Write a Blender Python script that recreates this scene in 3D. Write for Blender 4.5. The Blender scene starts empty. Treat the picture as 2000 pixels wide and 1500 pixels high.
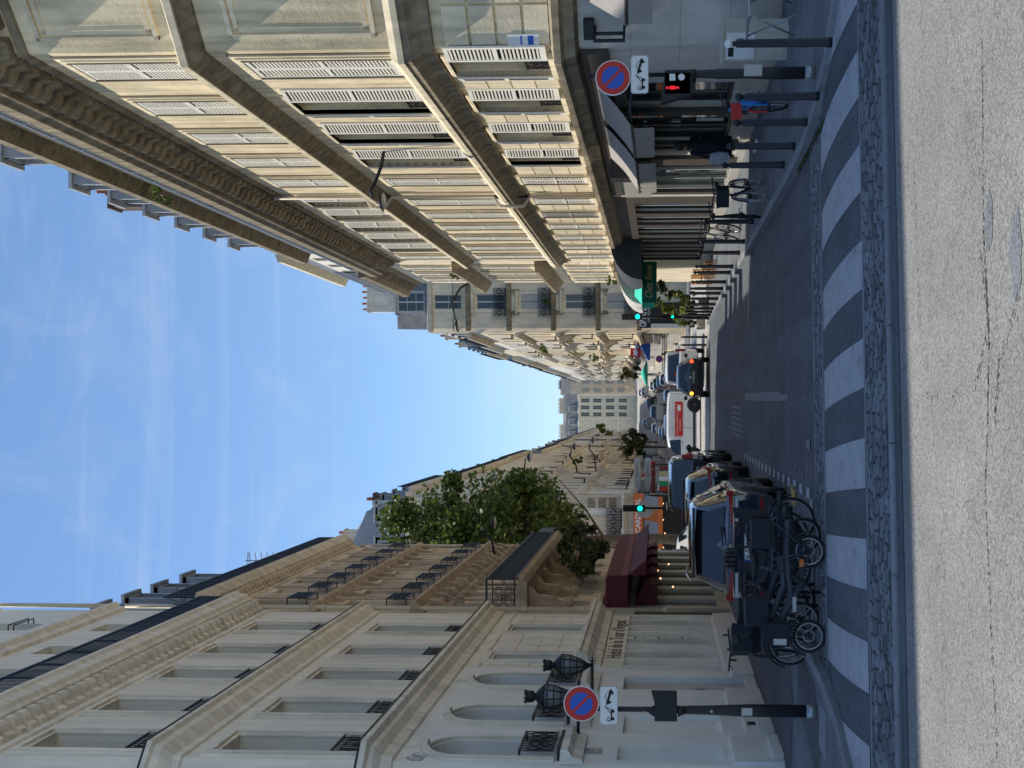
import bpy, math, random
from mathutils import Vector, Matrix, Euler
random.seed(7)
R_ = math.radians
scene = bpy.context.scene
COL = scene.collection

# ------------------------------------------------------------------ materials
def M(name, col, rough=0.8, var=0.12, scale=1.2, bump=0.0, bscale=25.0, metal=0.0, emit=None, streak=0.0, island=0.0, spec=0.4, coat=0.0, alpha=1.0, dirt=0.0):
    m = bpy.data.materials.new(name); m.use_nodes = True
    nt = m.node_tree; N = nt.nodes; L = nt.links
    b = N['Principled BSDF']
    b.inputs['Roughness'].default_value = rough
    b.inputs['Metallic'].default_value = metal
    b.inputs['Specular IOR Level'].default_value = spec
    b.inputs['Coat Weight'].default_value = coat
    c4 = (col[0], col[1], col[2], 1)
    geo = N.new('ShaderNodeNewGeometry')
    src = None
    if var > 0:
        nz = N.new('ShaderNodeTexNoise'); nz.inputs['Scale'].default_value = scale; nz.inputs['Detail'].default_value = 6; nz.inputs['Roughness'].default_value = 0.65
        L.new(geo.outputs['Position'], nz.inputs['Vector'])
        mr = N.new('ShaderNodeMapRange'); mr.inputs['From Min'].default_value = 0.3; mr.inputs['From Max'].default_value = 0.7
        mr.inputs['To Min'].default_value = 1 - var; mr.inputs['To Max'].default_value = 1 + var
        L.new(nz.outputs['Fac'], mr.inputs['Value'])
        src = mr.outputs['Result']
    if streak > 0:
        mp = N.new('ShaderNodeMapping'); mp.inputs['Scale'].default_value = (3.0, 3.0, 0.25)
        L.new(geo.outputs['Position'], mp.inputs['Vector'])
        nz2 = N.new('ShaderNodeTexNoise'); nz2.inputs['Scale'].default_value = 1.6; nz2.inputs['Detail'].default_value = 5
        L.new(mp.outputs['Vector'], nz2.inputs['Vector'])
        mr2 = N.new('ShaderNodeMapRange'); mr2.inputs['From Min'].default_value = 0.35; mr2.inputs['From Max'].default_value = 0.7
        mr2.inputs['To Min'].default_value = 1 + streak*0.3; mr2.inputs['To Max'].default_value = 1 - streak
        L.new(nz2.outputs['Fac'], mr2.inputs['Value'])
        if src:
            mu = N.new('ShaderNodeMath'); mu.operation = 'MULTIPLY'; L.new(src, mu.inputs[0]); L.new(mr2.outputs['Result'], mu.inputs[1]); src = mu.outputs[0]
        else: src = mr2.outputs['Result']
    if island > 0:
        mr3 = N.new('ShaderNodeMapRange'); mr3.inputs['To Min'].default_value = 1 - island; mr3.inputs['To Max'].default_value = 1 + island
        L.new(geo.outputs['Random Per Island'], mr3.inputs['Value'])
        if src:
            mu = N.new('ShaderNodeMath'); mu.operation = 'MULTIPLY'; L.new(src, mu.inputs[0]); L.new(mr3.outputs['Result'], mu.inputs[1]); src = mu.outputs[0]
        else: src = mr3.outputs['Result']
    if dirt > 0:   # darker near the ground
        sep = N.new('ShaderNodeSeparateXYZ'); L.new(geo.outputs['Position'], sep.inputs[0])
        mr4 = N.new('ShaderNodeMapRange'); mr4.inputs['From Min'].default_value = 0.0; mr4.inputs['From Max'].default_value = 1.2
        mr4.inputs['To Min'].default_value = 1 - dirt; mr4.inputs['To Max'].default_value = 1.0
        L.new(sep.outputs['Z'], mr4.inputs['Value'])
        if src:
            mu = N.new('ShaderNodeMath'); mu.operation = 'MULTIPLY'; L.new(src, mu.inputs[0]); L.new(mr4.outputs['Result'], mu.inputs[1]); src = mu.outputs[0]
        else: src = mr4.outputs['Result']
    if src:
        vm = N.new('ShaderNodeVectorMath'); vm.operation = 'SCALE'; vm.inputs[0].default_value = col[:3]
        L.new(src, vm.inputs['Scale']); L.new(vm.outputs['Vector'], b.inputs['Base Color'])
    else:
        b.inputs['Base Color'].default_value = c4
    if bump > 0:
        nb = N.new('ShaderNodeTexNoise'); nb.inputs['Scale'].default_value = bscale; nb.inputs['Detail'].default_value = 4
        L.new(geo.outputs['Position'], nb.inputs['Vector'])
        bp = N.new('ShaderNodeBump'); bp.inputs['Strength'].default_value = bump; bp.inputs['Distance'].default_value = 0.02
        L.new(nb.outputs['Fac'], bp.inputs['Height']); L.new(bp.outputs['Normal'], b.inputs['Normal'])
    if emit:
        b.inputs['Emission Color'].default_value = (emit[0], emit[1], emit[2], 1); b.inputs['Emission Strength'].default_value = emit[3]
    return m

def asphalt(name, col, chip, scale, stain=0.25, amount=0.5, wear=0.0):
    m = bpy.data.materials.new(name); m.use_nodes = True
    nt = m.node_tree; N = nt.nodes; L = nt.links; b = N['Principled BSDF']
    b.inputs['Roughness'].default_value = 0.85; b.inputs['Specular IOR Level'].default_value = 0.3
    geo = N.new('ShaderNodeNewGeometry')
    vo = N.new('ShaderNodeTexVoronoi'); vo.inputs['Scale'].default_value = scale; L.new(geo.outputs['Position'], vo.inputs['Vector'])
    sc = N.new('ShaderNodeSeparateColor'); L.new(vo.outputs['Color'], sc.inputs[0])
    nz = N.new('ShaderNodeTexNoise'); nz.inputs['Scale'].default_value = 0.7; nz.inputs['Detail'].default_value = 8; nz.inputs['Roughness'].default_value = 0.6
    L.new(geo.outputs['Position'], nz.inputs['Vector'])
    nf = N.new('ShaderNodeTexNoise'); nf.inputs['Scale'].default_value = scale*0.35; nf.inputs['Detail'].default_value = 5
    L.new(geo.outputs['Position'], nf.inputs['Vector'])
    ad = N.new('ShaderNodeMath'); ad.operation = 'ADD'; L.new(sc.outputs[0], ad.inputs[0]); L.new(nf.outputs['Fac'], ad.inputs[1])
    mrc = N.new('ShaderNodeMapRange'); mrc.inputs['From Min'].default_value = 0.45; mrc.inputs['From Max'].default_value = 1.3; L.new(ad.outputs[0], mrc.inputs['Value'])
    mx = N.new('ShaderNodeMix'); mx.data_type = 'RGBA'; L.new(mrc.outputs['Result'], mx.inputs['Factor'])
    mx.inputs[6].default_value = (*[c*(1-amount) for c in col], 1); mx.inputs[7].default_value = (*[c*(1-amount)+k*amount for c, k in zip(col, chip)], 1)
    mr = N.new('ShaderNodeMapRange'); mr.inputs['From Min'].default_value = 0.3; mr.inputs['From Max'].default_value = 0.7
    mr.inputs['To Min'].default_value = 1-stain; mr.inputs['To Max'].default_value = 1+stain; L.new(nz.outputs['Fac'], mr.inputs['Value'])
    # long tyre-worn bands along the street
    mp = N.new('ShaderNodeMapping'); mp.inputs['Scale'].default_value = (1.6, 0.06, 1); L.new(geo.outputs['Position'], mp.inputs['Vector'])
    n3 = N.new('ShaderNodeTexNoise'); n3.inputs['Scale'].default_value = 1.2; n3.inputs['Detail'].default_value = 4; L.new(mp.outputs['Vector'], n3.inputs['Vector'])
    mr3 = N.new('ShaderNodeMapRange'); mr3.inputs['From Min'].default_value = 0.3; mr3.inputs['From Max'].default_value = 0.7
    mr3.inputs['To Min'].default_value = 1-wear; mr3.inputs['To Max'].default_value = 1+wear; L.new(n3.outputs['Fac'], mr3.inputs['Value'])
    mu = N.new('ShaderNodeMath'); mu.operation = 'MULTIPLY'; L.new(mr.outputs['Result'], mu.inputs[0]); L.new(mr3.outputs['Result'], mu.inputs[1])
    dn = N.new('ShaderNodeTexNoise'); dn.inputs['Scale'].default_value = 2.5; dn.inputs['Detail'].default_value = 5; L.new(geo.outputs['Position'], dn.inputs['Vector'])
    dv = N.new('ShaderNodeVectorMath'); dv.operation = 'MULTIPLY_ADD'; L.new(dn.outputs['Color'], dv.inputs[0]); dv.inputs[1].default_value = (.6,.6,.6); L.new(geo.outputs['Position'], dv.inputs[2])
    ce = N.new('ShaderNodeTexVoronoi'); ce.feature = 'DISTANCE_TO_EDGE'; ce.inputs['Scale'].default_value = 0.45; L.new(dv.outputs[0], ce.inputs['Vector'])
    cm = N.new('ShaderNodeMapRange'); cm.inputs['From Max'].default_value = 0.008; cm.inputs['To Min'].default_value = 0.72; cm.inputs['To Max'].default_value = 1.0; L.new(ce.outputs['Distance'], cm.inputs['Value'])
    mu2 = N.new('ShaderNodeMath'); mu2.operation = 'MULTIPLY'; L.new(mu.outputs[0], mu2.inputs[0]); L.new(cm.outputs['Result'], mu2.inputs[1]); mu = mu2
    vm = N.new('ShaderNodeVectorMath'); vm.operation = 'SCALE'; L.new(mx.outputs[2], vm.inputs[0]); L.new(mu.outputs[0], vm.inputs['Scale'])
    L.new(vm.outputs['Vector'], b.inputs['Base Color'])
    bp = N.new('ShaderNodeBump'); bp.inputs['Strength'].default_value = 0.5; bp.inputs['Distance'].default_value = 0.008
    L.new(ad.outputs[0], bp.inputs['Height']); L.new(bp.outputs['Normal'], b.inputs['Normal'])
    return m

mt = {}
mt['stone_r'] = M('weathered_limestone', (0.80, 0.68, 0.46), 0.9, 0.20, 1.3, 0.35, 14, streak=0.36)
mt['stone_r2'] = M('limestone_block', (0.82, 0.71, 0.51), 0.9, 0.14, 1.8, 0.3, 20, streak=0.25, island=0.14)
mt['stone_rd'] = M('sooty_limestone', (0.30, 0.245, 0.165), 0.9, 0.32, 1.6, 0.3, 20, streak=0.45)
mt['stone_l'] = M('cream_render', (0.86, 0.80, 0.70), 0.88, 0.08, 0.7, 0.1, 40, streak=0.14)
mt['stone_lt'] = M('cream_render_trim', (0.84, 0.775, 0.665), 0.85, 0.12, 1.5, 0.1, 40, streak=0.2)
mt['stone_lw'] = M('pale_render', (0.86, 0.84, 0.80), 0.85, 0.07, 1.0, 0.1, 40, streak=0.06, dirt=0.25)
mt['stone_b'] = M('ochre_limestone', (0.72, 0.59, 0.44), 0.9, 0.18, 1.5, 0.3, 20, streak=0.25)
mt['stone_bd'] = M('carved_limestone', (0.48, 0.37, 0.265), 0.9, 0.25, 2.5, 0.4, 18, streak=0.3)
mt['stone_c'] = M('grey_limestone', (0.66, 0.60, 0.51), 0.9, 0.15, 1.0, 0.2, 20, streak=0.2)
mt['stone_o'] = M('warm_limestone', (0.78, 0.67, 0.49), 0.9, 0.15, 1.0, 0.2, 20, streak=0.2)
mt['stone_w'] = M('white_limestone', (0.82, 0.77, 0.66), 0.9, 0.1, 1.0, 0.2, 20, streak=0.12)
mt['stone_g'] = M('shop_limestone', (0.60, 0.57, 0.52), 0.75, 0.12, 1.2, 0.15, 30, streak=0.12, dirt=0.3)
mt['shutter'] = M('white_shutter_paint', (0.86, 0.83, 0.74), 0.6, 0.08, 3, island=0.06)
mt['shutter_g'] = M('grey_shutter_paint', (0.42, 0.41, 0.37), 0.6, 0.08, 3)
mt['frame_w'] = M('white_window_paint', (0.62, 0.60, 0.55), 0.6, 0.05, 3)
mt['frame_g'] = M('grey_window_paint', (0.36, 0.36, 0.33), 0.6, 0.08, 3)
mt['reveal'] = M('dark_interior', (0.05, 0.045, 0.04), 0.9, 0.1, 3)
mt['louvre_dark'] = M('louvre_gap', (0.035, 0.03, 0.028), 0.9, 0.0)
mt['curtain'] = M('net_curtain', (0.48, 0.47, 0.43), 0.9, 0.15, 4)
mt['glass'] = M('window_glass', (0.03, 0.04, 0.045), 0.08, 0.2, 0.6, spec=0.7)
mt['glass_b'] = M('bright_window_glass', (0.16, 0.18, 0.19), 0.12, 0.4, 0.5, spec=0.8)
mt['shopglass'] = M('shop_glass', (0.035, 0.05, 0.05), 0.04, 0.5, 1.5, spec=0.8)
mt['iron'] = M('black_iron', (0.018, 0.019, 0.024), 0.5, 0.2, 8)
mt['iron_b'] = M('blue_black_iron', (0.02, 0.028, 0.045), 0.5, 0.2, 8)
mt['steel'] = M('grey_steel', (0.35, 0.37, 0.39), 0.4, 0.1, 3, metal=0.6)
mt['rglass'] = M('railing_glass', (0.22, 0.27, 0.27), 0.15, 0.35, 0.8, spec=0.6)
mt['zinc'] = M('zinc_roof', (0.28, 0.31, 0.35), 0.45, 0.15, 1.5, metal=0.3, streak=0.2)
mt['slate'] = M('slate_roof', (0.075, 0.085, 0.10), 0.6, 0.25, 5, bump=0.3, bscale=12)
mt['brick'] = M('sooty_brick', (0.12, 0.075, 0.06), 0.9, 0.3, 8, 0.4, 12)
mt['mansard_grey'] = M('grey_mansard', (0.20, 0.20, 0.20), 0.6, 0.25, 3, 0.3, 12, streak=0.25)
mt['steelpaint'] = M('grey_dormer_paint', (0.42, 0.44, 0.46), 0.6, 0.15, 2, streak=0.2)
mt['terracotta'] = M('terracotta', (0.42, 0.13, 0.07), 0.8, 0.15, 6)
mt['pipe'] = M('cast_iron_pipe_paint', (0.62, 0.55, 0.43), 0.6, 0.08, 4)
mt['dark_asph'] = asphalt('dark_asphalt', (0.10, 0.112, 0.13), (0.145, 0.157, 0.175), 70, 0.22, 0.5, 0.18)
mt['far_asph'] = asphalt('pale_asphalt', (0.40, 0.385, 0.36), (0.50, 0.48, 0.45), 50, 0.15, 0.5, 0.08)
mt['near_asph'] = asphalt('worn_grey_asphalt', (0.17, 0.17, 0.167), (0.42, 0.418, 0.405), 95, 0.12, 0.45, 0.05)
mt['pave'] = asphalt('pavement_asphalt', (0.15, 0.165, 0.185), (0.21, 0.225, 0.24), 60, 0.25, 0.4, 0.10)
mt['pave_d'] = asphalt('pavement_patch', (0.10, 0.105, 0.118), (0.12, 0.13, 0.14), 60, 0.2, 0.4, 0.12)
mt['granite'] = M('granite', (0.21, 0.225, 0.25), 0.75, 0.18, 6, 0.3, 60, island=0.12)
mt['cobble'] = M('granite_sett', (0.145, 0.155, 0.172), 0.7, 0.15, 10, 0.4, 50, island=0.5)
mt['mortar'] = M('sett_joint', (0.05, 0.05, 0.055), 0.95, 0.2, 10)
mt['paint'] = M('road_paint', (0.36, 0.375, 0.40), 0.75, 0.14, 3.0, 0.3, 80, streak=0.0)
def worn(name, col, under, sc=5.0, lo=0.60, hi=0.72):
    m = M(name, col, 0.75, 0.14, 3.0, 0.3, 80); nt = m.node_tree; N = nt.nodes; L = nt.links; b = N['Principled BSDF']; old = b.inputs['Base Color'].links[0].from_socket
    geo = N.new('ShaderNodeNewGeometry'); mp = N.new('ShaderNodeMapping'); mp.inputs['Scale'].default_value = (1, .45, 1); L.new(geo.outputs['Position'], mp.inputs['Vector'])
    nz = N.new('ShaderNodeTexNoise'); nz.inputs['Scale'].default_value = sc; nz.inputs['Detail'].default_value = 10; nz.inputs['Roughness'].default_value = 0.75; L.new(mp.outputs['Vector'], nz.inputs['Vector'])
    mr = N.new('ShaderNodeMapRange'); mr.inputs['From Min'].default_value = lo; mr.inputs['From Max'].default_value = hi; mr.inputs['To Max'].default_value = 0.75; L.new(nz.outputs['Fac'], mr.inputs['Value'])
    mx = N.new('ShaderNodeMix'); mx.data_type = 'RGBA'; L.new(mr.outputs['Result'], mx.inputs['Factor']); L.new(old, mx.inputs[6]); mx.inputs[7].default_value = (*under, 1); L.new(mx.outputs[2], b.inputs['Base Color']); return m
mt['paint'] = worn('road_paint_worn', (0.36, 0.378, 0.405), (0.13, 0.14, 0.16), 5.0, 0.54, 0.70)
mt['paint_y'] = M('yellow_road_paint', (0.42, 0.27, 0.07), 0.8, 0.2, 6)
mt['paint_f'] = M('faded_road_paint', (0.17, 0.18, 0.20), 0.8, 0.45, 9)
mt['awn_g'] = M('grey_awning_cloth', (0.34, 0.315, 0.295), 0.85, 0.06, 3)
mt['awn_dark'] = M('charcoal_awning_cloth', (0.045, 0.05, 0.06), 0.85, 0.1, 3)
mt['awn_pale'] = M('pale_awning_cloth', (0.52, 0.50, 0.47), 0.85, 0.1, 3)
mt['awn_green'] = M('green_awning_cloth', (0.0, 0.12, 0.085), 0.8, 0.1, 3)
mt['awn_teal'] = M('teal_awning_cloth', (0.05, 0.62, 0.48), 0.8, 0.08, 3)
mt['awn_red'] = M('burgundy_awning_cloth', (0.115, 0.018, 0.03), 0.75, 0.15, 4)
mt['awn_red2'] = M('burgundy_awning_edge', (0.20, 0.045, 0.055), 0.75, 0.12, 4)
mt['orange'] = M('orange_sign_paint', (0.62, 0.15, 0.03), 0.5, 0.08, 3)
mt['gold'] = M('gold_lettering', (0.55, 0.48, 0.25), 0.5, 0)
mt['white'] = M('white_enamel', (0.78, 0.78, 0.76), 0.4, 0.04, 5)
mt['redp'] = M('red_enamel', (0.52, 0.025, 0.02), 0.4, 0.04, 5)
mt['bluep'] = M('blue_enamel', (0.02, 0.10, 0.52), 0.4, 0.04, 5)
mt['blackp'] = M('black_enamel', (0.012, 0.012, 0.015), 0.4, 0)
mt['greenp'] = M('green_sign_enamel', (0.02, 0.33, 0.10), 0.5, 0.05, 5)
mt['beige'] = M('beige_cabinet', (0.52, 0.49, 0.42), 0.6, 0.08, 5)
mt['lettering'] = M('brown_lettering', (0.13, 0.08, 0.07), 0.7, 0)
mt['rubber'] = M('tyre_rubber', (0.018, 0.018, 0.02), 0.8, 0.2, 20)
mt['alloy'] = M('alloy_rim', (0.45, 0.46, 0.48), 0.35, 0.05, 10, metal=0.8)
mt['chrome'] = M('chrome', (0.7, 0.72, 0.75), 0.15, 0, metal=1.0)
mt['car_navy'] = M('navy_car_paint', (0.012, 0.018, 0.035), 0.12, 0.0, spec=0.7, coat=1.0)
mt['car_black'] = M('black_car_paint', (0.008, 0.009, 0.013), 0.12, 0.0, spec=0.7, coat=1.0)
mt['car_white'] = M('white_car_paint', (0.72, 0.74, 0.76), 0.25, 0.03, 3, coat=0.6)
mt['car_silver'] = M('silver_car_paint', (0.36, 0.38, 0.42), 0.2, 0.05, 3, metal=0.4, coat=0.8)
mt['car_glass'] = M('car_glass', (0.01, 0.013, 0.018), 0.03, 0.0, spec=0.9)
mt['plastic'] = M('dark_plastic', (0.02, 0.021, 0.024), 0.6, 0.1, 8)
mt['tail'] = M('red_lamp_lens', (0.22, 0.006, 0.008), 0.2, 0.1, 20, emit=(0.6, 0.01, 0.01, 0.02))
mt['tail_on'] = M('lit_red_lamp', (0.8, 0.05, 0.02), 0.3, 0, emit=(1.0, 0.06, 0.02, 3.0))
mt['amber_on'] = M('lit_amber_lamp', (0.8, 0.3, 0.02), 0.3, 0, emit=(1.0, 0.33, 0.03, 4.0))
mt['clearlens'] = M('clear_lamp_lens', (0.5, 0.5, 0.5), 0.2, 0.1, 20)
mt['green_on'] = M('lit_green_lamp', (0.02, 0.8, 0.5), 0.3, 0, emit=(0.0, 0.9, 0.55, 3.0))
mt['red_on'] = M('lit_red_man', (0.8, 0.02, 0.05), 0.3, 0, emit=(1.0, 0.03, 0.06, 0.35))
mt['bulb_on'] = M('lit_bulb', (1, 0.6, 0.3), 0.3, 0, emit=(1.0, 0.5, 0.25, 2.0))
mt['lantern_glass'] = M('lantern_glass', (0.20, 0.22, 0.23), 0.3, 0.2, 5)
mt['skin'] = M('skin', (0.32, 0.17, 0.11), 0.6, 0.05, 10)
mt['cloth_blk'] = M('black_wool', (0.012, 0.012, 0.016), 0.9, 0.2, 12)
mt['cloth_gry'] = M('grey_cloth', (0.38, 0.38, 0.42), 0.9, 0.15, 14)
mt['cloth_wht'] = M('white_leather', (0.62, 0.64, 0.68), 0.6, 0.05, 10)
mt['hair'] = M('dark_hair', (0.02, 0.013, 0.01), 0.6, 0.3, 30)
mt['bark'] = M('plane_bark', (0.14, 0.115, 0.085), 0.9, 0.3, 6, 0.5, 10)
mt['wood'] = M('orange_wood', (0.50, 0.22, 0.07), 0.5, 0.2, 6)
mt['bike_blue'] = M('blue_bike_paint', (0.03, 0.22, 0.62), 0.35, 0.05, 5)
mt['bike_red'] = M('red_bike_plastic', (0.5, 0.02, 0.02), 0.4, 0.05, 5)
mt['bike_dark'] = M('charcoal_bike_paint', (0.022, 0.027, 0.038), 0.45, 0.1, 8)
mt['bike_grey'] = M('grey_bike_paint', (0.045, 0.055, 0.07), 0.45, 0.1, 8)
mt['bag'] = M('pannier_cloth', (0.018, 0.022, 0.03), 0.85, 0.2, 8)
mt['beam'] = M('brown_shop_paint', (0.07, 0.055, 0.045), 0.6, 0.15, 4)
mt['tile_y'] = M('yellowed_tile', (0.30, 0.24, 0.10), 0.8, 0.3, 5)
mt['interior_glow'] = M('painted_interior_glow', (0.28, 0.27, 0.23), 0.9, 0.6, 2.2)  # glow of a lit shop inside, put into the colour, no emission
mt['dresswht'] = M('white_display_cloth', (0.75, 0.78, 0.75), 0.8, 0.05, 5)

def leafmat(name, a, b, tr=0.35):
    m = bpy.data.materials.new(name); m.use_nodes = True
    nt = m.node_tree; N = nt.nodes; L = nt.links; p = N['Principled BSDF']
    p.inputs['Roughness'].default_value = 0.5; p.inputs['Specular IOR Level'].default_value = 0.35
    geo = N.new('ShaderNodeNewGeometry')
    mx = N.new('ShaderNodeMix'); mx.data_type = 'RGBA'; L.new(geo.outputs['Random Per Island'], mx.inputs['Factor'])
    mx.inputs[6].default_value = (*a, 1); mx.inputs[7].default_value = (*b, 1)
    L.new(mx.outputs[2], p.inputs['Base Color'])
    t = N.new('ShaderNodeBsdfTranslucent'); L.new(mx.outputs[2], t.inputs['Color'])
    ms = N.new('ShaderNodeMixShader'); ms.inputs[0].default_value = tr
    L.new(p.outputs[0], ms.inputs[1]); L.new(t.outputs[0], ms.inputs[2]); L.new(ms.outputs[0], N['Material Output'].inputs['Surface'])
    return m
mt['leaf'] = leafmat('plane_leaves', (0.035, 0.06, 0.015), (0.19, 0.25, 0.055), 0.4)
mt['leaf_d'] = leafmat('dark_leaves', (0.03, 0.045, 0.015), (0.13, 0.14, 0.045), 0.2)
mt['leaf_y'] = leafmat('bright_leaves', (0.10, 0.16, 0.03), (0.42, 0.42, 0.10), 0.3)

# ------------------------------------------------------------------ mesh builder
class MB:
    def __init__(s): s.v = []; s.f = []; s.mi = []; s.mats = []; s.cur = 0; s.sm = []; s.smooth = False; s.xf = None
    def mat(s, k):
        m = mt[k]
        if m not in s.mats: s.mats.append(m)
        s.cur = s.mats.index(m); return s
    def P(s, p):
        if s.xf is not None: p = s.xf @ Vector(p)
        s.v.append(tuple(p)); return len(s.v)-1
    def F(s, ids):
        s.f.append(tuple(ids)); s.mi.append(s.cur); s.sm.append(s.smooth)
    def poly(s, pts): s.F([s.P(p) for p in pts])
    def box(s, x0, x1, y0, y1, z0, z1):
        i = [s.P(p) for p in ((x0,y0,z0),(x1,y0,z0),(x1,y1,z0),(x0,y1,z0),(x0,y0,z1),(x1,y0,z1),(x1,y1,z1),(x0,y1,z1))]
        for q in ((3,2,1,0),(4,5,6,7),(0,1,5,4),(1,2,6,5),(2,3,7,6),(3,0,4,7)): s.F([i[k] for k in q])
    def extr(s, prof, x0, x1, cap=True):   # profile in (y,z), counterclockwise seen from +x
        a = [s.P((x0, y, z)) for y, z in prof]; b = [s.P((x1, y, z)) for y, z in prof]
        n = len(prof)
        for k in range(n): j = (k+1) % n; s.F((a[k], a[j], b[j], b[k]))
        if cap: s.F(a[::-1]); s.F(b)
    def prism(s, pts, d):                  # polygon pts (3d), extruded along vector d
        d = Vector(d); a = [s.P(p) for p in pts]; b = [s.P(Vector(p)+d) for p in pts]; n = len(pts)
        for k in range(n): j = (k+1) % n; s.F((a[k], a[j], b[j], b[k]))
        s.F(a[::-1]); s.F(b)
    def tube(s, path, r, n=8, cap=True):
        path = [Vector(p) for p in path]; m = len(path)
        rr = r if isinstance(r, (list, tuple)) else [r]*m
        rings = []; up = None
        for k in range(m):
            t = (path[min(k+1, m-1)] - path[max(k-1, 0)])
            if t.length < 1e-9: t = Vector((0,0,1))
            t.normalize()
            if up is None or abs(up.dot(t)) > 0.95:
                up = Vector((0,0,1)) if abs(t.z) < 0.9 else Vector((0,1,0))
            a = t.cross(up).normalized(); b = a.cross(t).normalized(); up = b
            rings.append([s.P(path[k] + (a*math.cos(2*math.pi*q/n) + b*math.sin(2*math.pi*q/n))*rr[k]) for q in range(n)])
        o = s.smooth; s.smooth = n > 5
        for k in range(m-1):
            for q in range(n): j = (q+1) % n; s.F((rings[k][q], rings[k][j], rings[k+1][j], rings[k+1][q]))
        s.smooth = o
        if cap: s.F(rings[0][::-1]); s.F(rings[-1])
    def lathe(s, prof, c=(0,0,0), n=12, ax='z'):   # prof: (r, h)
        c = Vector(c); rings = []
        for r, h in prof:
            ring = []
            for q in range(n):
                a = 2*math.pi*q/n; u, w = r*math.cos(a), r*math.sin(a)
                ring.append(s.P(c + Vector({'z': (u, w, h), 'y': (u, h, w), 'x': (h, u, w)}[ax])))
            rings.append(ring)
        o = s.smooth; s.smooth = True
        for k in range(len(rings)-1):
            for q in range(n):
                j = (q+1) % n; s.F((rings[k][q], rings[k][j], rings[k+1][j], rings[k+1][q]))
        s.smooth = o
        s.F(rings[0][::-1]); s.F(rings[-1])
    def torus(s, c, R, r, n=24, m=6, ax='x', a0=0, a1=2*math.pi):
        c = Vector(c); full = abs(a1-a0-2*math.pi) < 1e-6; rings = []
        cnt = n if full else n+1
        for k in range(cnt):
            a = a0 + (a1-a0)*k/n; ring = []
            for q in range(m):
                b = 2*math.pi*q/m; rad = R + r*math.cos(b); off = r*math.sin(b)
                u, w = rad*math.cos(a), rad*math.sin(a)
                ring.append(s.P(c + Vector({'x': (off, u, w), 'y': (u, off, w), 'z': (u, w, off)}[ax])))
            rings.append(ring)
        o = s.smooth; s.smooth = True
        for k in range(cnt if full else cnt-1):
            k2 = (k+1) % cnt
            for q in range(m): j = (q+1) % m; s.F((rings[k][q], rings[k][j], rings[k2][j], rings[k2][q]))
        s.smooth = o
    def ball(s, c, r, n=10, m=7, sc=(1,1,1)):
        prof = [(max(0.001, r*math.sin(math.pi*k/m)), -r*math.cos(math.pi*k/m)) for k in range(m+1)]
        c = Vector(c); rings = []
        for rr, h in prof:
            rings.append([s.P(c + Vector((rr*math.cos(2*math.pi*q/n)*sc[0], rr*math.sin(2*math.pi*q/n)*sc[1], h*sc[2]))) for q in range(n)])
        o = s.smooth; s.smooth = True
        for k in range(m):
            for q in range(n): j = (q+1) % n; s.F((rings[k][q], rings[k][j], rings[k+1][j], rings[k+1][q]))
        s.smooth = o
    def mesh(s, name):
        me = bpy.data.meshes.new(name); me.from_pydata(s.v, [], s.f)
        for m in s.mats: me.materials.append(m)
        me.polygons.foreach_set('material_index', s.mi); me.polygons.foreach_set('use_smooth', s.sm)
        me.update(); return me
    def build(s, name, parent=None, loc=None, rot=None):
        if not s.f: return None
        o = bpy.data.objects.new(name, s.mesh(name)); COL.objects.link(o)
        if parent is not None: o.parent = parent
        if loc is not None: o.location = loc
        if rot is not None: o.rotation_euler = rot
        return o

def mb(k): return MB().mat(k)
def tag(o, label=None, cat=None, group=None, kind=None):
    if label: o['label'] = label
    if cat: o['category'] = cat
    if group: o['group'] = group
    if kind: o['kind'] = kind
    return o
def thing(name, label, cat, loc=(0,0,0), rz=0.0, group=None):
    o = bpy.data.objects.new(name, None); COL.objects.link(o); o.empty_display_size = 0.2
    o.location = loc; o.rotation_euler = (0, 0, rz); return tag(o, label, cat, group)

def kids(o): return list(o.children)
def copy_tree(o, parent=None, loc=None, rot=None, children=None):
    c = o.copy(); COL.objects.link(c); c.parent = parent
    if loc is not None: c.location = loc
    if rot is not None: c.rotation_euler = rot
    for ch in (children or kids)(o): copy_tree(ch, c)
    return c
def text(s, size, mat, name, parent, loc, rot=(R_(90),0,0), ext=0.004, align='CENTER', shear=0.0, sx=1.0, bold=0.0):
    cu = bpy.data.curves.new(name, 'FONT'); cu.body = s; cu.size = size; cu.extrude = ext; cu.align_x = align; cu.align_y = 'CENTER'; cu.shear = shear; cu.resolution_u = 3; cu.offset = bold
    t = bpy.data.objects.new(name, cu); COL.objects.link(t)
    bpy.context.view_layer.update()
    me = bpy.data.meshes.new_from_object(t.evaluated_get(bpy.context.evaluated_depsgraph_get()))
    bpy.data.objects.remove(t); me.materials.clear(); me.materials.append(mt[mat])
    o = bpy.data.objects.new(name, me); COL.objects.link(o); o.parent = parent; o.location = loc; o.rotation_euler = rot; o.scale = (sx, 1, 1)
    return o

# ------------------------------------------------------------------ camera, sun, sky
cam_d = bpy.data.cameras.new('camera'); cam = bpy.data.objects.new('camera', cam_d); COL.objects.link(cam); scene.camera = cam
cam_d.sensor_width = 36; cam_d.lens = 45.0; cam_d.clip_end = 3000; cam_d.clip_start = 0.1
cam_d.shift_x = -(1165-1000)/2000; cam_d.shift_y = (795-750)/2000
pt = math.atan(0.05)
fwd = Vector((0, math.cos(pt), math.sin(pt))); rgt = Vector((0, math.sin(pt), -math.cos(pt))); upv = Vector((1, 0, 0))
cam.matrix_world = Matrix.Translation((0, 0, 2.2)) @ Matrix((rgt, upv, -fwd)).transposed().to_4x4()

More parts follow.
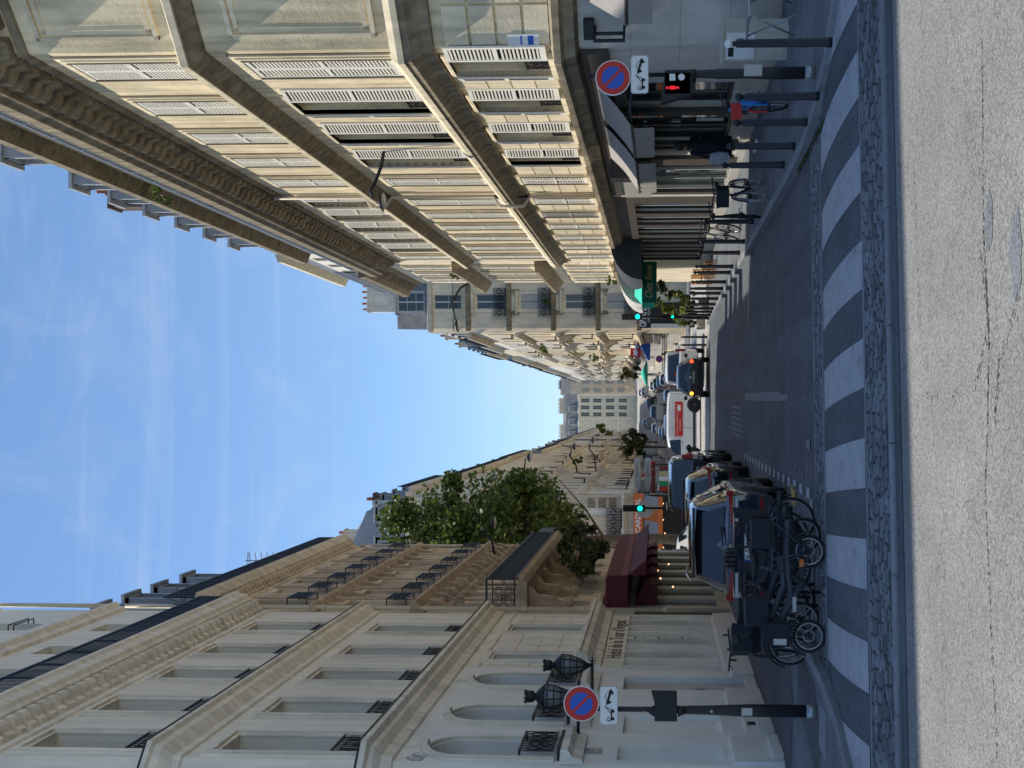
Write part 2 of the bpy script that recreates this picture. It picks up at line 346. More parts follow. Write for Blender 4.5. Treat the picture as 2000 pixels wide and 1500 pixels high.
SUN_X, SUN_Y = -0.505, 0.28          # horizontal run per metre of height towards the sun
sdir = Vector((SUN_X, SUN_Y, 1)).normalized()
sd = bpy.data.lights.new('sun', 'SUN'); sun = bpy.data.objects.new('sun', sd); COL.objects.link(sun)
sd.energy = 5.0; sd.angle = R_(0.5); sd.color = (1.0, 0.93, 0.80)
sun.rotation_euler = sdir.to_track_quat('Z', 'Y').to_euler()
w = bpy.data.worlds.new('World'); scene.world = w; w.use_nodes = True
N = w.node_tree.nodes; L = w.node_tree.links
bg = N['Background']; bg.inputs['Strength'].default_value = 0.15
sky = N.new('ShaderNodeTexSky'); sky.sky_type = 'NISHITA'; sky.sun_disc = False
sky.sun_elevation = math.asin(sdir.z); sky.sun_rotation = math.atan2(sdir.x, sdir.y)
sky.air_density = 1.0; sky.dust_density = 0.25; sky.ozone_density = 2.5
# thin streaky cirrus
tc = N.new('ShaderNodeTexCoord')
def wisps(rot, sc, scale, lo, hi, seed):
    mp = N.new('ShaderNodeMapping'); mp.inputs['Rotation'].default_value = rot; mp.inputs['Scale'].default_value = sc; mp.inputs['Location'].default_value = (seed, seed*0.7, seed*0.3)
    L.new(tc.outputs['Generated'], mp.inputs['Vector'])
    nz = N.new('ShaderNodeTexNoise'); nz.inputs['Scale'].default_value = scale; nz.inputs['Detail'].default_value = 9; nz.inputs['Roughness'].default_value = 0.6; nz.inputs['Distortion'].default_value = 0.8
    L.new(mp.outputs['Vector'], nz.inputs['Vector'])
    mr = N.new('ShaderNodeMapRange'); mr.inputs['From Min'].default_value = lo; mr.inputs['From Max'].default_value = hi; L.new(nz.outputs['Fac'], mr.inputs['Value'])
    return mr.outputs['Result']
w1 = wisps((0.0, R_(22), 0.3), (2.0, 3.0, 9), 1.6, 0.52, 0.9, 3.1)
w2 = wisps((0.0, R_(-32), 0.35), (0.9, 4, 30), 1.0, 0.57, 0.9, 4.4)
w3 = wisps((0.0, R_(35), 0.0), (5, 5, 5), 2.2, 0.50, 0.9, 1.2)
a1 = N.new('ShaderNodeMath'); a1.operation = 'ADD'; L.new(w1, a1.inputs[0]); L.new(w2, a1.inputs[1])
a2 = N.new('ShaderNodeMath'); a2.operation = 'MULTIPLY_ADD'; L.new(w3, a2.inputs[0]); a2.inputs[1].default_value = 0.8; L.new(a1.outputs[0], a2.inputs[2]); a2.use_clamp = True
a3 = N.new('ShaderNodeMath'); a3.operation = 'MULTIPLY'; L.new(a2.outputs[0], a3.inputs[0]); a3.inputs[1].default_value = 0.34
mxs = N.new('ShaderNodeMix'); mxs.data_type = 'RGBA'; L.new(a3.outputs[0], mxs.inputs['Factor']); tint = N.new('ShaderNodeMix'); tint.data_type = 'RGBA'; tint.blend_type = 'MULTIPLY'; tint.inputs['Factor'].default_value = 1.0; L.new(sky.outputs[0], tint.inputs[6]); tint.inputs[7].default_value = (0.86, 0.98, 1.07, 1); L.new(tint.outputs[2], mxs.inputs[6]); mxs.inputs[7].default_value = (5.0, 5.4, 5.8, 1)
L.new(mxs.outputs[2], bg.inputs['Color'])
scene.view_settings.view_transform = 'Standard'; scene.view_settings.look = 'None'; scene.view_settings.exposure = 0
scene.cycles.max_bounces = 6; scene.cycles.diffuse_bounces = 5; scene.cycles.glossy_bounces = 3; scene.cycles.transmission_bounces = 2
try: scene.cycles.use_denoising = True
except Exception: pass
# ------------------------------------------------------------------ ground
def gz(y):     # far street climbs a hill
    return 0.0 if y < 112 else (y-112)*0.038 if y < 420 else 308*0.038
def hump(x, y):
    yy = y - 0.12*x
    return 0.055*math.sin(math.pi*(yy-13.8)/3.6) if 13.8 < yy < 17.4 else 0.0
def sheet(name, mat, xs, ys, zf, skew=0.0, zo=0.0, kind='structure'):
    b = mb(mat); ids = [[b.P((x, y + skew*x, zf(x, y + skew*x)+zo)) for x in xs] for y in ys]
    b.smooth = False
    for i in range(len(ys)-1):
        for j in range(len(xs)-1): b.F((ids[i][j], ids[i][j+1], ids[i+1][j+1], ids[i+1][j]))
    o = b.build(name); tag(o, kind=kind); return o
ys = [-60, -20, 40, 112, 160, 220, 300, 420, 700, 2000]
sheet('ground', 'far_asph', [-1500, -300, -60, 0, 60, 300, 1500], ys, lambda x, y: gz(y)-0.06)
sheet('cross_street', 'near_asph', [-40, -12, -4, 0, 4, 12, 40], [-12, 0, 6, 11.93], lambda x, y: -0.015, skew=0.12)
sheet('shaded_edge_asphalt', 'dark_asph', [-40, -12, -4, 0, 4, 12, 40], [11.93, 12.25], lambda x, y: -0.01, skew=0.12)  # kerbside shade put into the colour: cross street asphalt made darker here
SK = [i*0.5 for i in range(-24, 25)]
# the raised crossing: asphalt between two bands of setts
yy = [13.8+0.12*k for k in range(0, 31)]
sheet('crossing_asphalt', 'dark_asph', [-7, -3.6, 0, 3.9, 8], yy, lambda x, y: hump(x, y), skew=0.12)
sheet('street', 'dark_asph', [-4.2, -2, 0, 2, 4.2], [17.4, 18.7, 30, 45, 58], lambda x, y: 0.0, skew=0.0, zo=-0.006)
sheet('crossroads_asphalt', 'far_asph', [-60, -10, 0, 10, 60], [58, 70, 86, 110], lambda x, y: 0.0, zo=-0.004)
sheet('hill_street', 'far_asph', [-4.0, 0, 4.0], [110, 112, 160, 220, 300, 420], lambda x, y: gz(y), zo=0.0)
def setts(name, y0, y1, dx, dy, zf=lambda x, y: 0.0, x0=-9.0, x1=9.0):
    base = mb('mortar'); xs = [x0+(x1-x0)*k/12 for k in range(13)]
    ids = [[base.P((x, y+0.12*x, zf(x, y+0.12*x)+0.002)) for x in xs] for y in (y0, (y0+y1)/2, y1)]
    for i in range(2):
        for j in range(12): base.F((ids[i][j], ids[i][j+1], ids[i+1][j+1], ids[i+1][j]))
    b = base.mat('cobble'); r = 0; y = y0+0.01
    while y + dy < y1:
        x = x0 + random.random()*dx
        while x < x1:
            w_ = dx*random.uniform(0.7, 1.15); g = 0.009; t = random.uniform(-0.006, 0.006); hh = random.uniform(0.004, 0.018)
            cx = x+w_/2; cy = y+dy/2+0.12*cx; z = zf(cx, cy)
            o = len(b.v)
            for (px, py) in ((x+g, y+g), (x+w_-g, y+g+random.uniform(-.004,.004)), (x+w_-g, y+dy-g), (x+g, y+dy-g)): b.P((px, py+0.12*px, z-0.005))
            for (px, py) in ((x+g+.01, y+g+.008), (x+w_-g-.01, y+g+.008), (x+w_-g-.01, y+dy-g-.008), (x+g+.01, y+dy-g-.008)): b.P((px, py+0.12*px, z+0.006+hh+t*(1 if px > cx else -1)))
            for q in ((4,5,6,7),(0,1,5,4),(1,2,6,5),(2,3,7,6),(3,0,4,7)): b.F([o+k for k in q])
            x += w_
        y += dy
    return tag(b.build(name), kind='structure')
setts('near_sett_band', 12.47, 13.82, 0.19, 0.105)
setts('far_sett_band', 17.42, 18.35, 0.15, 0.10, x0=-4, x1=4)
def slabs(name, y0, y1, ln, x0=-9, x1=9, z=0.0, h=0.03, mat='granite'):
    b = mb(mat); x = x0
    while x < x1:
        l = ln*random.uniform(0.9, 1.1); a = [(x+.004, y0+.12*x), (x+l-.004, y0+.12*(x+l)), (x+l-.004, y1+.12*(x+l)), (x+.004, y1+.12*x)]
        b.prism([(p[0], p[1], z-0.03) for p in a], (0, 0, h+0.03)); x += l
    return tag(b.build(name), kind='structure')
slabs('flush_kerb', 12.25, 12.47, 1.25, h=0.012)
slabs('thin_kerb', 13.80, 13.87, 1.6, h=0.012)
slabs('thin_kerb', 17.35, 17.43, 1.6, h=0.010, x0=-4, x1=4)
slabs('thin_kerb', 18.35, 18.42, 1.6, h=0.010, x0=-4, x1=4)
# zebra stripes (paint follows the hump)
def stripe(x0, x1, xf0, xf1, ya=13.9, yb=17.18):
    b = mb('paint'); n = 14; pr = None
    for k in range(n+1):
        t = k/n; xa = x0+(xf0-x0)*t; xb = x1+(xf1-x1)*t; y = ya+(yb-ya)*t
        ra, rb = y+0.12*xa*0.9, y+0.12*xb*0.9
        c = (b.P((xa, ra, hump(xa, ra)+0.006)), b.P((xb, rb, hump(xb, rb)+0.006)))
        if pr: b.F((pr[0], pr[1], c[1], c[0]))
        pr = c
    return tag(b.build('zebra_stripe'), kind='structure')
for k in range(-5, 7):
    xa = -0.33 + 1.075*k; 
    stripe(xa-0.535, xa, xa-0.535-0.27, xa-0.27)
# pavements with kerbs. right: X>3.75, left: X<-3.45, kerbs curve away at the crossing corners
def pavement(name, outline, kerb_n, z=0.12, mat='pave'):
    b = mb(mat); b.F([b.P((x, y, z)) for x, y in outline]); o = tag(b.build(name), kind='structure')
    k = mb('granite'); kd = outline[:kerb_n+1]
    # each kerbstone is a block following the outline
    pts = []
    for i in range(len(kd)-1):
        a, c = Vector(kd[i]), Vector(kd[i+1]); n = max(1, round((c-a).length/1.0))
        for j in range(n): pts.append(a.lerp(c, j/n))
    pts.append(Vector(kd[-1]))
    for i in range(len(pts)-1):
        a, c = pts[i], pts[i+1]; d = (c-a).normalized(); nrm = Vector((-d.y, d.x)); g = 0.004
        a2, c2 = a+d*g, c-d*g
        q = [a2-nrm*0.015, c2-nrm*0.015, c2+nrm*0.16, a2+nrm*0.16]
        k.prism([(p.x, p.y, -0.05) for p in q], (0, 0, 0.05+z+0.004))
    tag(k.build('kerb'), kind='structure'); return o
# right pavement: kerb runs along X=3.75 then sweeps right at Y~16
rc = [(3.75, 58.0), (3.75, 21.0), (3.82, 19.0), (4.0, 17.6), (4.35, 16.4), (4.9, 15.5), (5.7, 14.9), (7.5, 14.6), (20, 15.8)]
pavement('right_pavement', rc + [(20, 20), (20, 58), (12, 62)], len(rc)-1)
lc = [(-20, 11.0), (-7.0, 12.4), (-5.2, 12.9), (-4.2, 14.0), (-3.7, 15.3), (-3.5, 16.8), (-3.42, 19.0), (-3.42, 54.0), (-5.0, 56.0), (-20, 57)]
pavement('left_pavement', lc + [(-20, 20)], len(lc)-1)
pavement('far_left_pavement', [(-40, 84.5), (-5.6, 84.5), (-4.0, 87), (-4.0, 111), (-40, 111)], 3)
pavement('far_right_pavement', [(4.0, 111), (4.0, 97), (5.5, 94.5), (40, 93), (40, 111)], 3)
for sx, nm in ((-1, 'far_left_pavement'), (1, 'far_right_pavement')):
    xs = sorted([sx*4.0, sx*14.0]); sheet(nm, 'far_asph', xs, [111, 112, 160, 220, 300, 420], lambda x, y: gz(y), zo=0.12)
def flat(name, mat, pts, z=0.006): b = mb(mat); b.F([b.P((x, y, z)) for x, y in pts]); return tag(b.build(name), kind='structure')
# darker patches on the left pavement
flat('pavement_patch', 'pave_d', [(-6.0, 20.6), (-4.6, 20.2), (-3.9, 21.0), (-3.75, 25.0), (-4.5, 32.0), (-6.0, 33)], 0.1245)
flat('pavement_patch', 'pave_d', [(-4.9, 17.2), (-4.4, 16.6), (-3.75, 17.5), (-3.7, 19.6), (-4.5, 19.6)], 0.1245)
flat('utility_cover', 'granite', [(-4.45, 16.2), (-3.85, 16.2), (-3.85, 16.9), (-4.45, 16.9)], 0.1255)
# bicycle-parking line markings: small white squares, stop line, yellow block, faint arrow
for k in range(16):
    y = 19.0+k*0.95+0.0; flat('parking_dash', 'paint', [(-1.36, y), (-1.20, y), (-1.20, y+0.42), (-1.36, y+0.42)])
flat('parking_bay_line', 'paint', [(-3.2, 18.5), (-1.7, 18.62), (-1.7, 18.86), (-3.2, 18.74)])
flat('parking_bay_line', 'paint', [(-1.62, 18.62), (-1.35, 18.66), (-1.35, 18.95), (-1.62, 18.9)])
flat('yellow_mark', 'paint_y', [(-1.62, 21.0), (-1.30, 21.0), (-1.30, 21.7), (-1.62, 21.7)])
flat('faded_mark', 'paint_f', [(-0.65, 18.95), (-0.45, 18.95), (-0.5, 19.5), (-0.6, 19.5)])
flat('faded_mark', 'paint_f', [(0.10, 23.4), (0.28, 23.4), (0.36, 33.5), (0.18, 33.5)])
flat('faded_mark', 'paint_f', [(0.10, 22.2), (0.22, 22.2), (0.22, 23.4), (0.12, 23.4)])
for k in range(6):
    flat('faded_mark', 'paint_f', [(-0.95+0.16*k+0.1, 34+k*0.2), (-0.9+0.16*k+0.1, 34+k*0.2), (-0.86+0.16*k+0.1, 40), (-0.93+0.16*k+0.1, 40)])
tt = text('PAYANT', 0.42, 'paint_f', 'painted_word', None, (-0.95, 29.0, 0.007), (0, 0, R_(90)), 0.0005, sx=1.0); tt.scale = (3.0, 1.1, 1); tag(tt, kind='structure')
tt = text('PAYANT', 0.36, 'paint_f', 'painted_word', None, (-1.0, 20.9, 0.007), (0, 0, R_(90)), 0.0005, sx=1.0); tt.scale = (1.6, 1.0, 1); tag(tt, kind='structure')
# puddle stains on the foreground asphalt
for cx, cy, rx, ry, z in ((1.25, 8.75, 0.22, 0.10, 0.0), (0.95, 8.1, 0.30, 0.13, 0.0), (-0.9, 8.9, .12, .06, 0)):
    b = mb('pave'); pts = []
    for k in range(18):
        a = 2*math.pi*k/18; q = random.uniform(0.75, 1.1); pts.append(b.P((cx+rx*q*math.cos(a), cy+ry*q*math.sin(a), -0.0115)))
    b.F(pts)
    if cx > -0.5: tag(b.build('oil_stain'), kind='structure')
# moss and litter line at the right kerb
b = mb('leaf_d')
for k in range(500):
    y = random.uniform(17.0, 20.5); x = 3.78 - random.random()**2*0.09 + (0.25*(19-y)/3 if y < 19 else 0)*0.4; s_ = random.uniform(0.008, 0.02)
    a = random.random()*6.3; b.poly([(x+s_*math.cos(a), y+s_*math.sin(a), 0.01+random.random()*0.03), (x+s_*math.cos(a+2), y+s_*math.sin(a+2), 0.03+random.random()*.02), (x+s_*math.cos(a+4), y+s_*math.sin(a+4), 0.01)])
tag(b.build('kerb_moss'), 'green moss and weeds growing along the right kerb', 'moss', kind='stuff')

def crack(pts, w=.02, n=90, spread=.03, mat='mortar'):
    b = mb(mat)
    for i in range(len(pts)-1):
        A, C = Vector(pts[i]), Vector(pts[i+1])
        for k in range(n):
            t = random.random(); p = A.lerp(C, t) + Vector((random.gauss(0,spread), random.gauss(0,spread*.5))); r = w*random.uniform(.25,1.0); a0 = random.random()*6.28
            b.F([b.P((p.x+r*math.cos(a0+q*1.57)*(1.6 if q%2 else .7), p.y+r*.6*math.sin(a0+q*1.57), -0.0125)) for q in range(4)])
    return tag(b.build('road_crack'), kind='structure')
crack([(2.6,8.95),(1.2,8.9),(.4,8.75),(-.6,8.85),(-2.6,8.5)], .016, 110, .02)
crack([(1.1,9.0),(.55,8.75),(.1,9.2),(.05,11.2)], .015, 60, .03); crack([(3.2,10.9),(2.0,11.3),(.9,11.1)], .014, 50, .03); crack([(0.7,8.0),(.3,8.5),(-.1,8.6)], .016, 60, .04, 'pave_d')
# ------------------------------------------------------------------ facade kit
# local frame of a facade: x along the wall, -y out of the wall, z up
def wall(b, x0, x1, z0, z1, ops, d=0.28):
    xs = sorted({x0, x1} | {v for o in ops for v in o[:2]}); zs = sorted({z0, z1} | {v for o in ops for v in o[2:4]})
    xs = [v for v in xs if x0 <= v <= x1]; zs = [v for v in zs if z0 <= v <= z1]
    for i in range(len(xs)-1):
        for j in range(len(zs)-1):
            cx, cz = (xs[i]+xs[i+1])/2, (zs[j]+zs[j+1])/2
            if any(o[0] < cx < o[1] and o[2] < cz < o[3] for o in ops): continue
            b.poly([(xs[i],0,zs[j]),(xs[i+1],0,zs[j]),(xs[i+1],0,zs[j+1]),(xs[i],0,zs[j+1])])
    for o in ops:
        a, c, p, q = o[:4]
        if len(o) > 4 and o[4]:      # round-arched head
            r = (c-a)/2; cx = (a+c)/2; sp = q - r*o[4]; n = 12; arc = [(cx-r*math.cos(math.pi*k/n), sp+(q-sp)*math.sin(math.pi*k/n)) for k in range(n+1)]
            h = n//2
            for k in range(h): b.poly([(a,0,q),(arc[k][0],0,arc[k][1]),(arc[k+1][0],0,arc[k+1][1])])
            for k in range(h, n): b.poly([(c,0,q),(arc[k][0],0,arc[k][1]),(arc[k+1][0],0,arc[k+1][1])])
            for k in range(n): b.poly([(arc[k][0],0,arc[k][1]),(arc[k+1][0],0,arc[k+1][1]),(arc[k+1][0],d,arc[k+1][1]),(arc[k][0],d,arc[k][1])])
            b.poly([(a,0,p),(a,0,sp),(a,d,sp),(a,d,p)]); b.poly([(c,0,p),(c,0,sp),(c,d,sp),(c,d,p)])
        else:
            b.poly([(a,0,p),(a,0,q),(a,d,q),(a,d,p)]); b.poly([(c,0,p),(c,0,q),(c,d,q),(c,d,p)]); b.poly([(a,0,q),(c,0,q),(c,d,q),(a,d,q)])
        b.poly([(a,0,p),(c,0,p),(c,d,p),(a,d,p)])
def sweep(b, prof, path, close=False):        # prof: (out, z); path in plan, outside on the right of travel
    n = len(path); P = [Vector(p) for p in path]; rings = []
    for i in range(n):
        d0 = (P[i]-P[i-1]).normalized() if i > 0 else None; d1 = (P[i+1]-P[i]).normalized() if i < n-1 else None
        n0 = Vector((d0.y, -d0.x)) if d0 else None; n1 = Vector((d1.y, -d1.x)) if d1 else None
        if n0 is None: m = n1
        elif n1 is None: m = n0
        else: m = (n0+n1); m = m/ max(0.2, m.dot(n0))
        rings.append([b.P((P[i].x+m.x*o, P[i].y+m.y*o, z)) for o, z in prof])
    k = len(prof)
    for i in range(n-1):
        for q in range(k): j = (q+1) % k; b.F((rings[i][q], rings[i][j], rings[i+1][j], rings[i+1][q]))
    b.F(rings[0][::-1]); b.F(rings[-1])
def blocks(b, x0, x1, z0, z1, ops, row=0.42, gap=0.025, out=0.03, ln=None):   # rusticated courses
    z = z0; r = 0
    while z < z1-0.1:
        zt = min(z+row, z1); iv = [(x0, x1)]
        for o in ops:
            if o[2] < zt and o[3] > z:
                nv = []
                for a, c in iv:
                    if o[1] <= a or o[0] >= c: nv.append((a, c)); continue
                    if o[0] > a: nv.append((a, o[0]))
                    if o[1] < c: nv.append((o[1], c))
                iv = nv
        for a, c in iv:
            if c-a < 0.05: continue
            k = max(1, round((c-a)/ln)) if ln else 1
            for m in range(k):
                u, v = a+(c-a)*m/k, a+(c-a)*(m+1)/k
                b.box(u+gap/2, v-gap/2, -out, 0.02, z+gap/2, zt-gap/2)
        z = zt; r += 1
def leaf_shutter(w, h, mat='shutter', pitch=0.07):
    b = mb('louvre_dark'); b.poly([(0.03,0.012,0.03),(w-0.03,0.012,0.03),(w-0.03,0.012,h-0.03),(0.03,0.012,h-0.03)])
    b.mat(mat); st = 0.06
    b.box(0, st, -.02, .02, 0, h); b.box(w-st, w, -.02, .02, 0, h)
    for a, c in ((0, .11), (h*.5-.04, h*.5+.04), (h-.08, h)): b.box(st, w-st, -.019, .019, a, c)
    z = .13
    while z < h-.12:
        if not (h*.5-.09 < z < h*.5+.04): b.box(st, w-st, -.012, .006, z, z+pitch*.5)
        z += pitch
    return b
def surround(w, h, t=0.17, out=0.06, sill=True, mat='stone_r2', two=True):
    b = mb(mat)
    for s_, o_ in ((t, out), (t*0.55, out+0.03)) if two else ((t, out),):
        x = w/2
        b.box(-x-s_, -x, -o_, .0, 0, h); b.box(x, x+s_, -o_, .0, 0, h); b.box(-x-s_, x+s_, -o_, .0, h, h+s_)
    if sill: b.box(-w/2-t-.03, w/2+t+.03, -out-.08, .0, -.12, -.001)
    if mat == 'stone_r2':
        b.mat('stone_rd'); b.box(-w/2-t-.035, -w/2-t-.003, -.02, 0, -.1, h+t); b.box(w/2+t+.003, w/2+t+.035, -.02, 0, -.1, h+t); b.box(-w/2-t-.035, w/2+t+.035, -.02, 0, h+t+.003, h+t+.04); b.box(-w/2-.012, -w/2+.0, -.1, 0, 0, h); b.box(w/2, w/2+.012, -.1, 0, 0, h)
    return b
def casement(w, h, mat='frame_w', y=0.2, rows=3, tr=0.0):
    f = mb(mat); t = .055
    f.box(-w/2, -w/2+t, y, y+.05, 0, h); f.box(w/2-t, w/2, y, y+.05, 0, h); f.box(-w/2+t, w/2-t, y, y+.05, h-t, h); f.box(-w/2+t, w/2-t, y, y+.05, 0, .1)
    f.box(-.05, .05, y-.01, y+.045, .1, h-t)
    for k in range(1, rows): z = h*k/rows; f.box(-w/2+t, -.05, y+.01, y+.04, z-.015, z+.015); f.box(.05, w/2-t, y+.01, y+.04, z-.015, z+.015)
    return f
def pane(w, h, y=0.235, mat='glass', curtain=0.0):
    p = mb(mat); p.poly([(-w/2,y,0),(w/2,y,0),(w/2,y,h),(-w/2,y,h)])
    return p
CACHE = {}
def place(key, fn, parent, loc, rot=None):
    if key not in CACHE:
        o = fn(); CACHE[key] = o
        o.parent = parent; o.location = loc
        if rot: o.rotation_euler = rot
        return o
    return copy_tree(CACHE[key], parent, loc, rot)
def iron_panel(b, w, h, y, style='scroll'):    # wrought-iron guard, width w centred on 0
    b.box(-w/2, w/2, y-.02, y+.02, h-.035, h); b.box(-w/2, w/2, y-.012, y+.012, .04, .065); b.box(-w/2, w/2, y-.012, y+.012, h-.16, h-.14)
    n = max(2, round(w/.12))
    for k in range(n+1): x = -w/2 + w*k/n; b.box(x-.008, x+.008, y-.008, y+.008, 0, h)
    if style == 'scroll':
        m = max(1, round(w/.36))
        for k in range(m):
            x = -w/2+w*(k+.5)/m
            for zz in (h*.28, h*.60): b.torus((x, y, zz), min(.12, w/m*.42), .011, 12, 4, 'y')
            b.torus((x, y, h*.44), .05, .014, 8, 4, 'y')
def win_closed(w, h, smat='shutter', stmat='stone_r2', pitch=.07):
    o = casement(w, h, 'frame_w').build('window'); pane(w, h).build('pane', o); surround(w, h, out=.045, mat=stmat).build('surround', o)
    l = leaf_shutter(w/2-.008, h-.02, smat, pitch).build('shutter', o, (-w/2, -.045, .01)); copy_tree(l, o, (.008, -.045, .01)); return o
def win_open(w, h, smat='shutter', stmat='stone_r2', ang=10, rail=.55, rail_y=.03, pitch=.07, pn='glass'):
    o = casement(w, h, 'frame_w').build('window'); pane(w, h, mat=pn).build('pane', o); surround(w, h, t=.10, mat=stmat).build('surround', o)
    lw = w/2-.01
    l = leaf_shutter(lw, h-.02, smat, pitch).build('shutter', o, (-w/2-.02, -.12, .01), (0, 0, R_(180-ang)))
    copy_tree(l, o, (w/2+.02, -.12, .01), (0, 0, R_(ang)))
    if rail: r = mb('iron'); iron_panel(r, w-.02, rail, rail_y); r.build('railing', o)
    return o
def tree_copy_children(o): return list(o.children)

def dentils(b, path_len, z0, z1, out, step=.42, w=.2, x0=0.0, scroll=True):
    x = x0 + step/2
    while x < path_len:
        if scroll:
            pr = [(0, z0), (-out*.35, z0+.02), (-out*.45, z0+(z1-z0)*.35), (-out*.8, z0+(z1-z0)*.45), (-out, z0+(z1-z0)*.62), (-out, z1), (0, z1)]
            b.extr(pr, x-w/2, x+w/2)
        else: b.box(x-w/2, x+w/2, -out, 0, z0, z1)
        x += step
def dormer(w, h, d, roof='zinc', front='frame_g', arch=True, pn='glass_b'):
    b = mb(roof); b.box(-w/2, -w/2+.16, 0, d, 0, h); b.box(w/2-.16, w/2, 0, d, 0, h); b.box(-w/2, w/2, 0, d, h-.12, h)
    b.prism([(-w/2-.12, -.14, h+.001), (w/2+.12, -.14, h+.001), (w/2+.08, -.14, h+.12), (-w/2-.08, -.14, h+.12)], (0, d+.14, 0))
    o = b.build('dormer'); iw = w-.34
    f = casement(iw, h-.13, front, y=.1); g = f.build('frame', o); pane(iw, h-.13, y=.14, mat=pn).build('pane', o)
    return o
def railing(b, L, z0, h, y, step=.13, posts=1.5):
    b.box(0, L, y-.025, y+.025, z0+h-.05, z0+h); b.box(0, L, y-.015, y+.015, z0+.06, z0+.10)
    n = int(L/step)
    for k in range(n+1): x = L*k/n; b.box(x-.009, x+.009, y-.009, y+.009, z0+.1, z0+h-.05)
    n = int(L/posts)
    for k in range(n+1): x = L*k/n; b.box(x-.025, x+.025, y-.025, y+.025, z0, z0+h-.05)
def chimney(parent, loc, w=1.2, d=.6, h=2.0, mat='brick', pots=4, pot='terracotta', name='chimney'):
    b = mb(mat); b.box(-w/2, w/2, -d/2, d/2, 0, h); b.box(-w/2-.06, w/2+.06, -d/2-.06, d/2+.06, h, h+.12); b.mat(pot)
    for k in range(pots): b.lathe([(.10, h+.12), (.09, h+.5+.1*(k % 2)), (.12, h+.52+.1*(k % 2))], (-w/2+w*(k+.5)/pots, 0, 0), 8)
    return b.build(name, parent, loc)

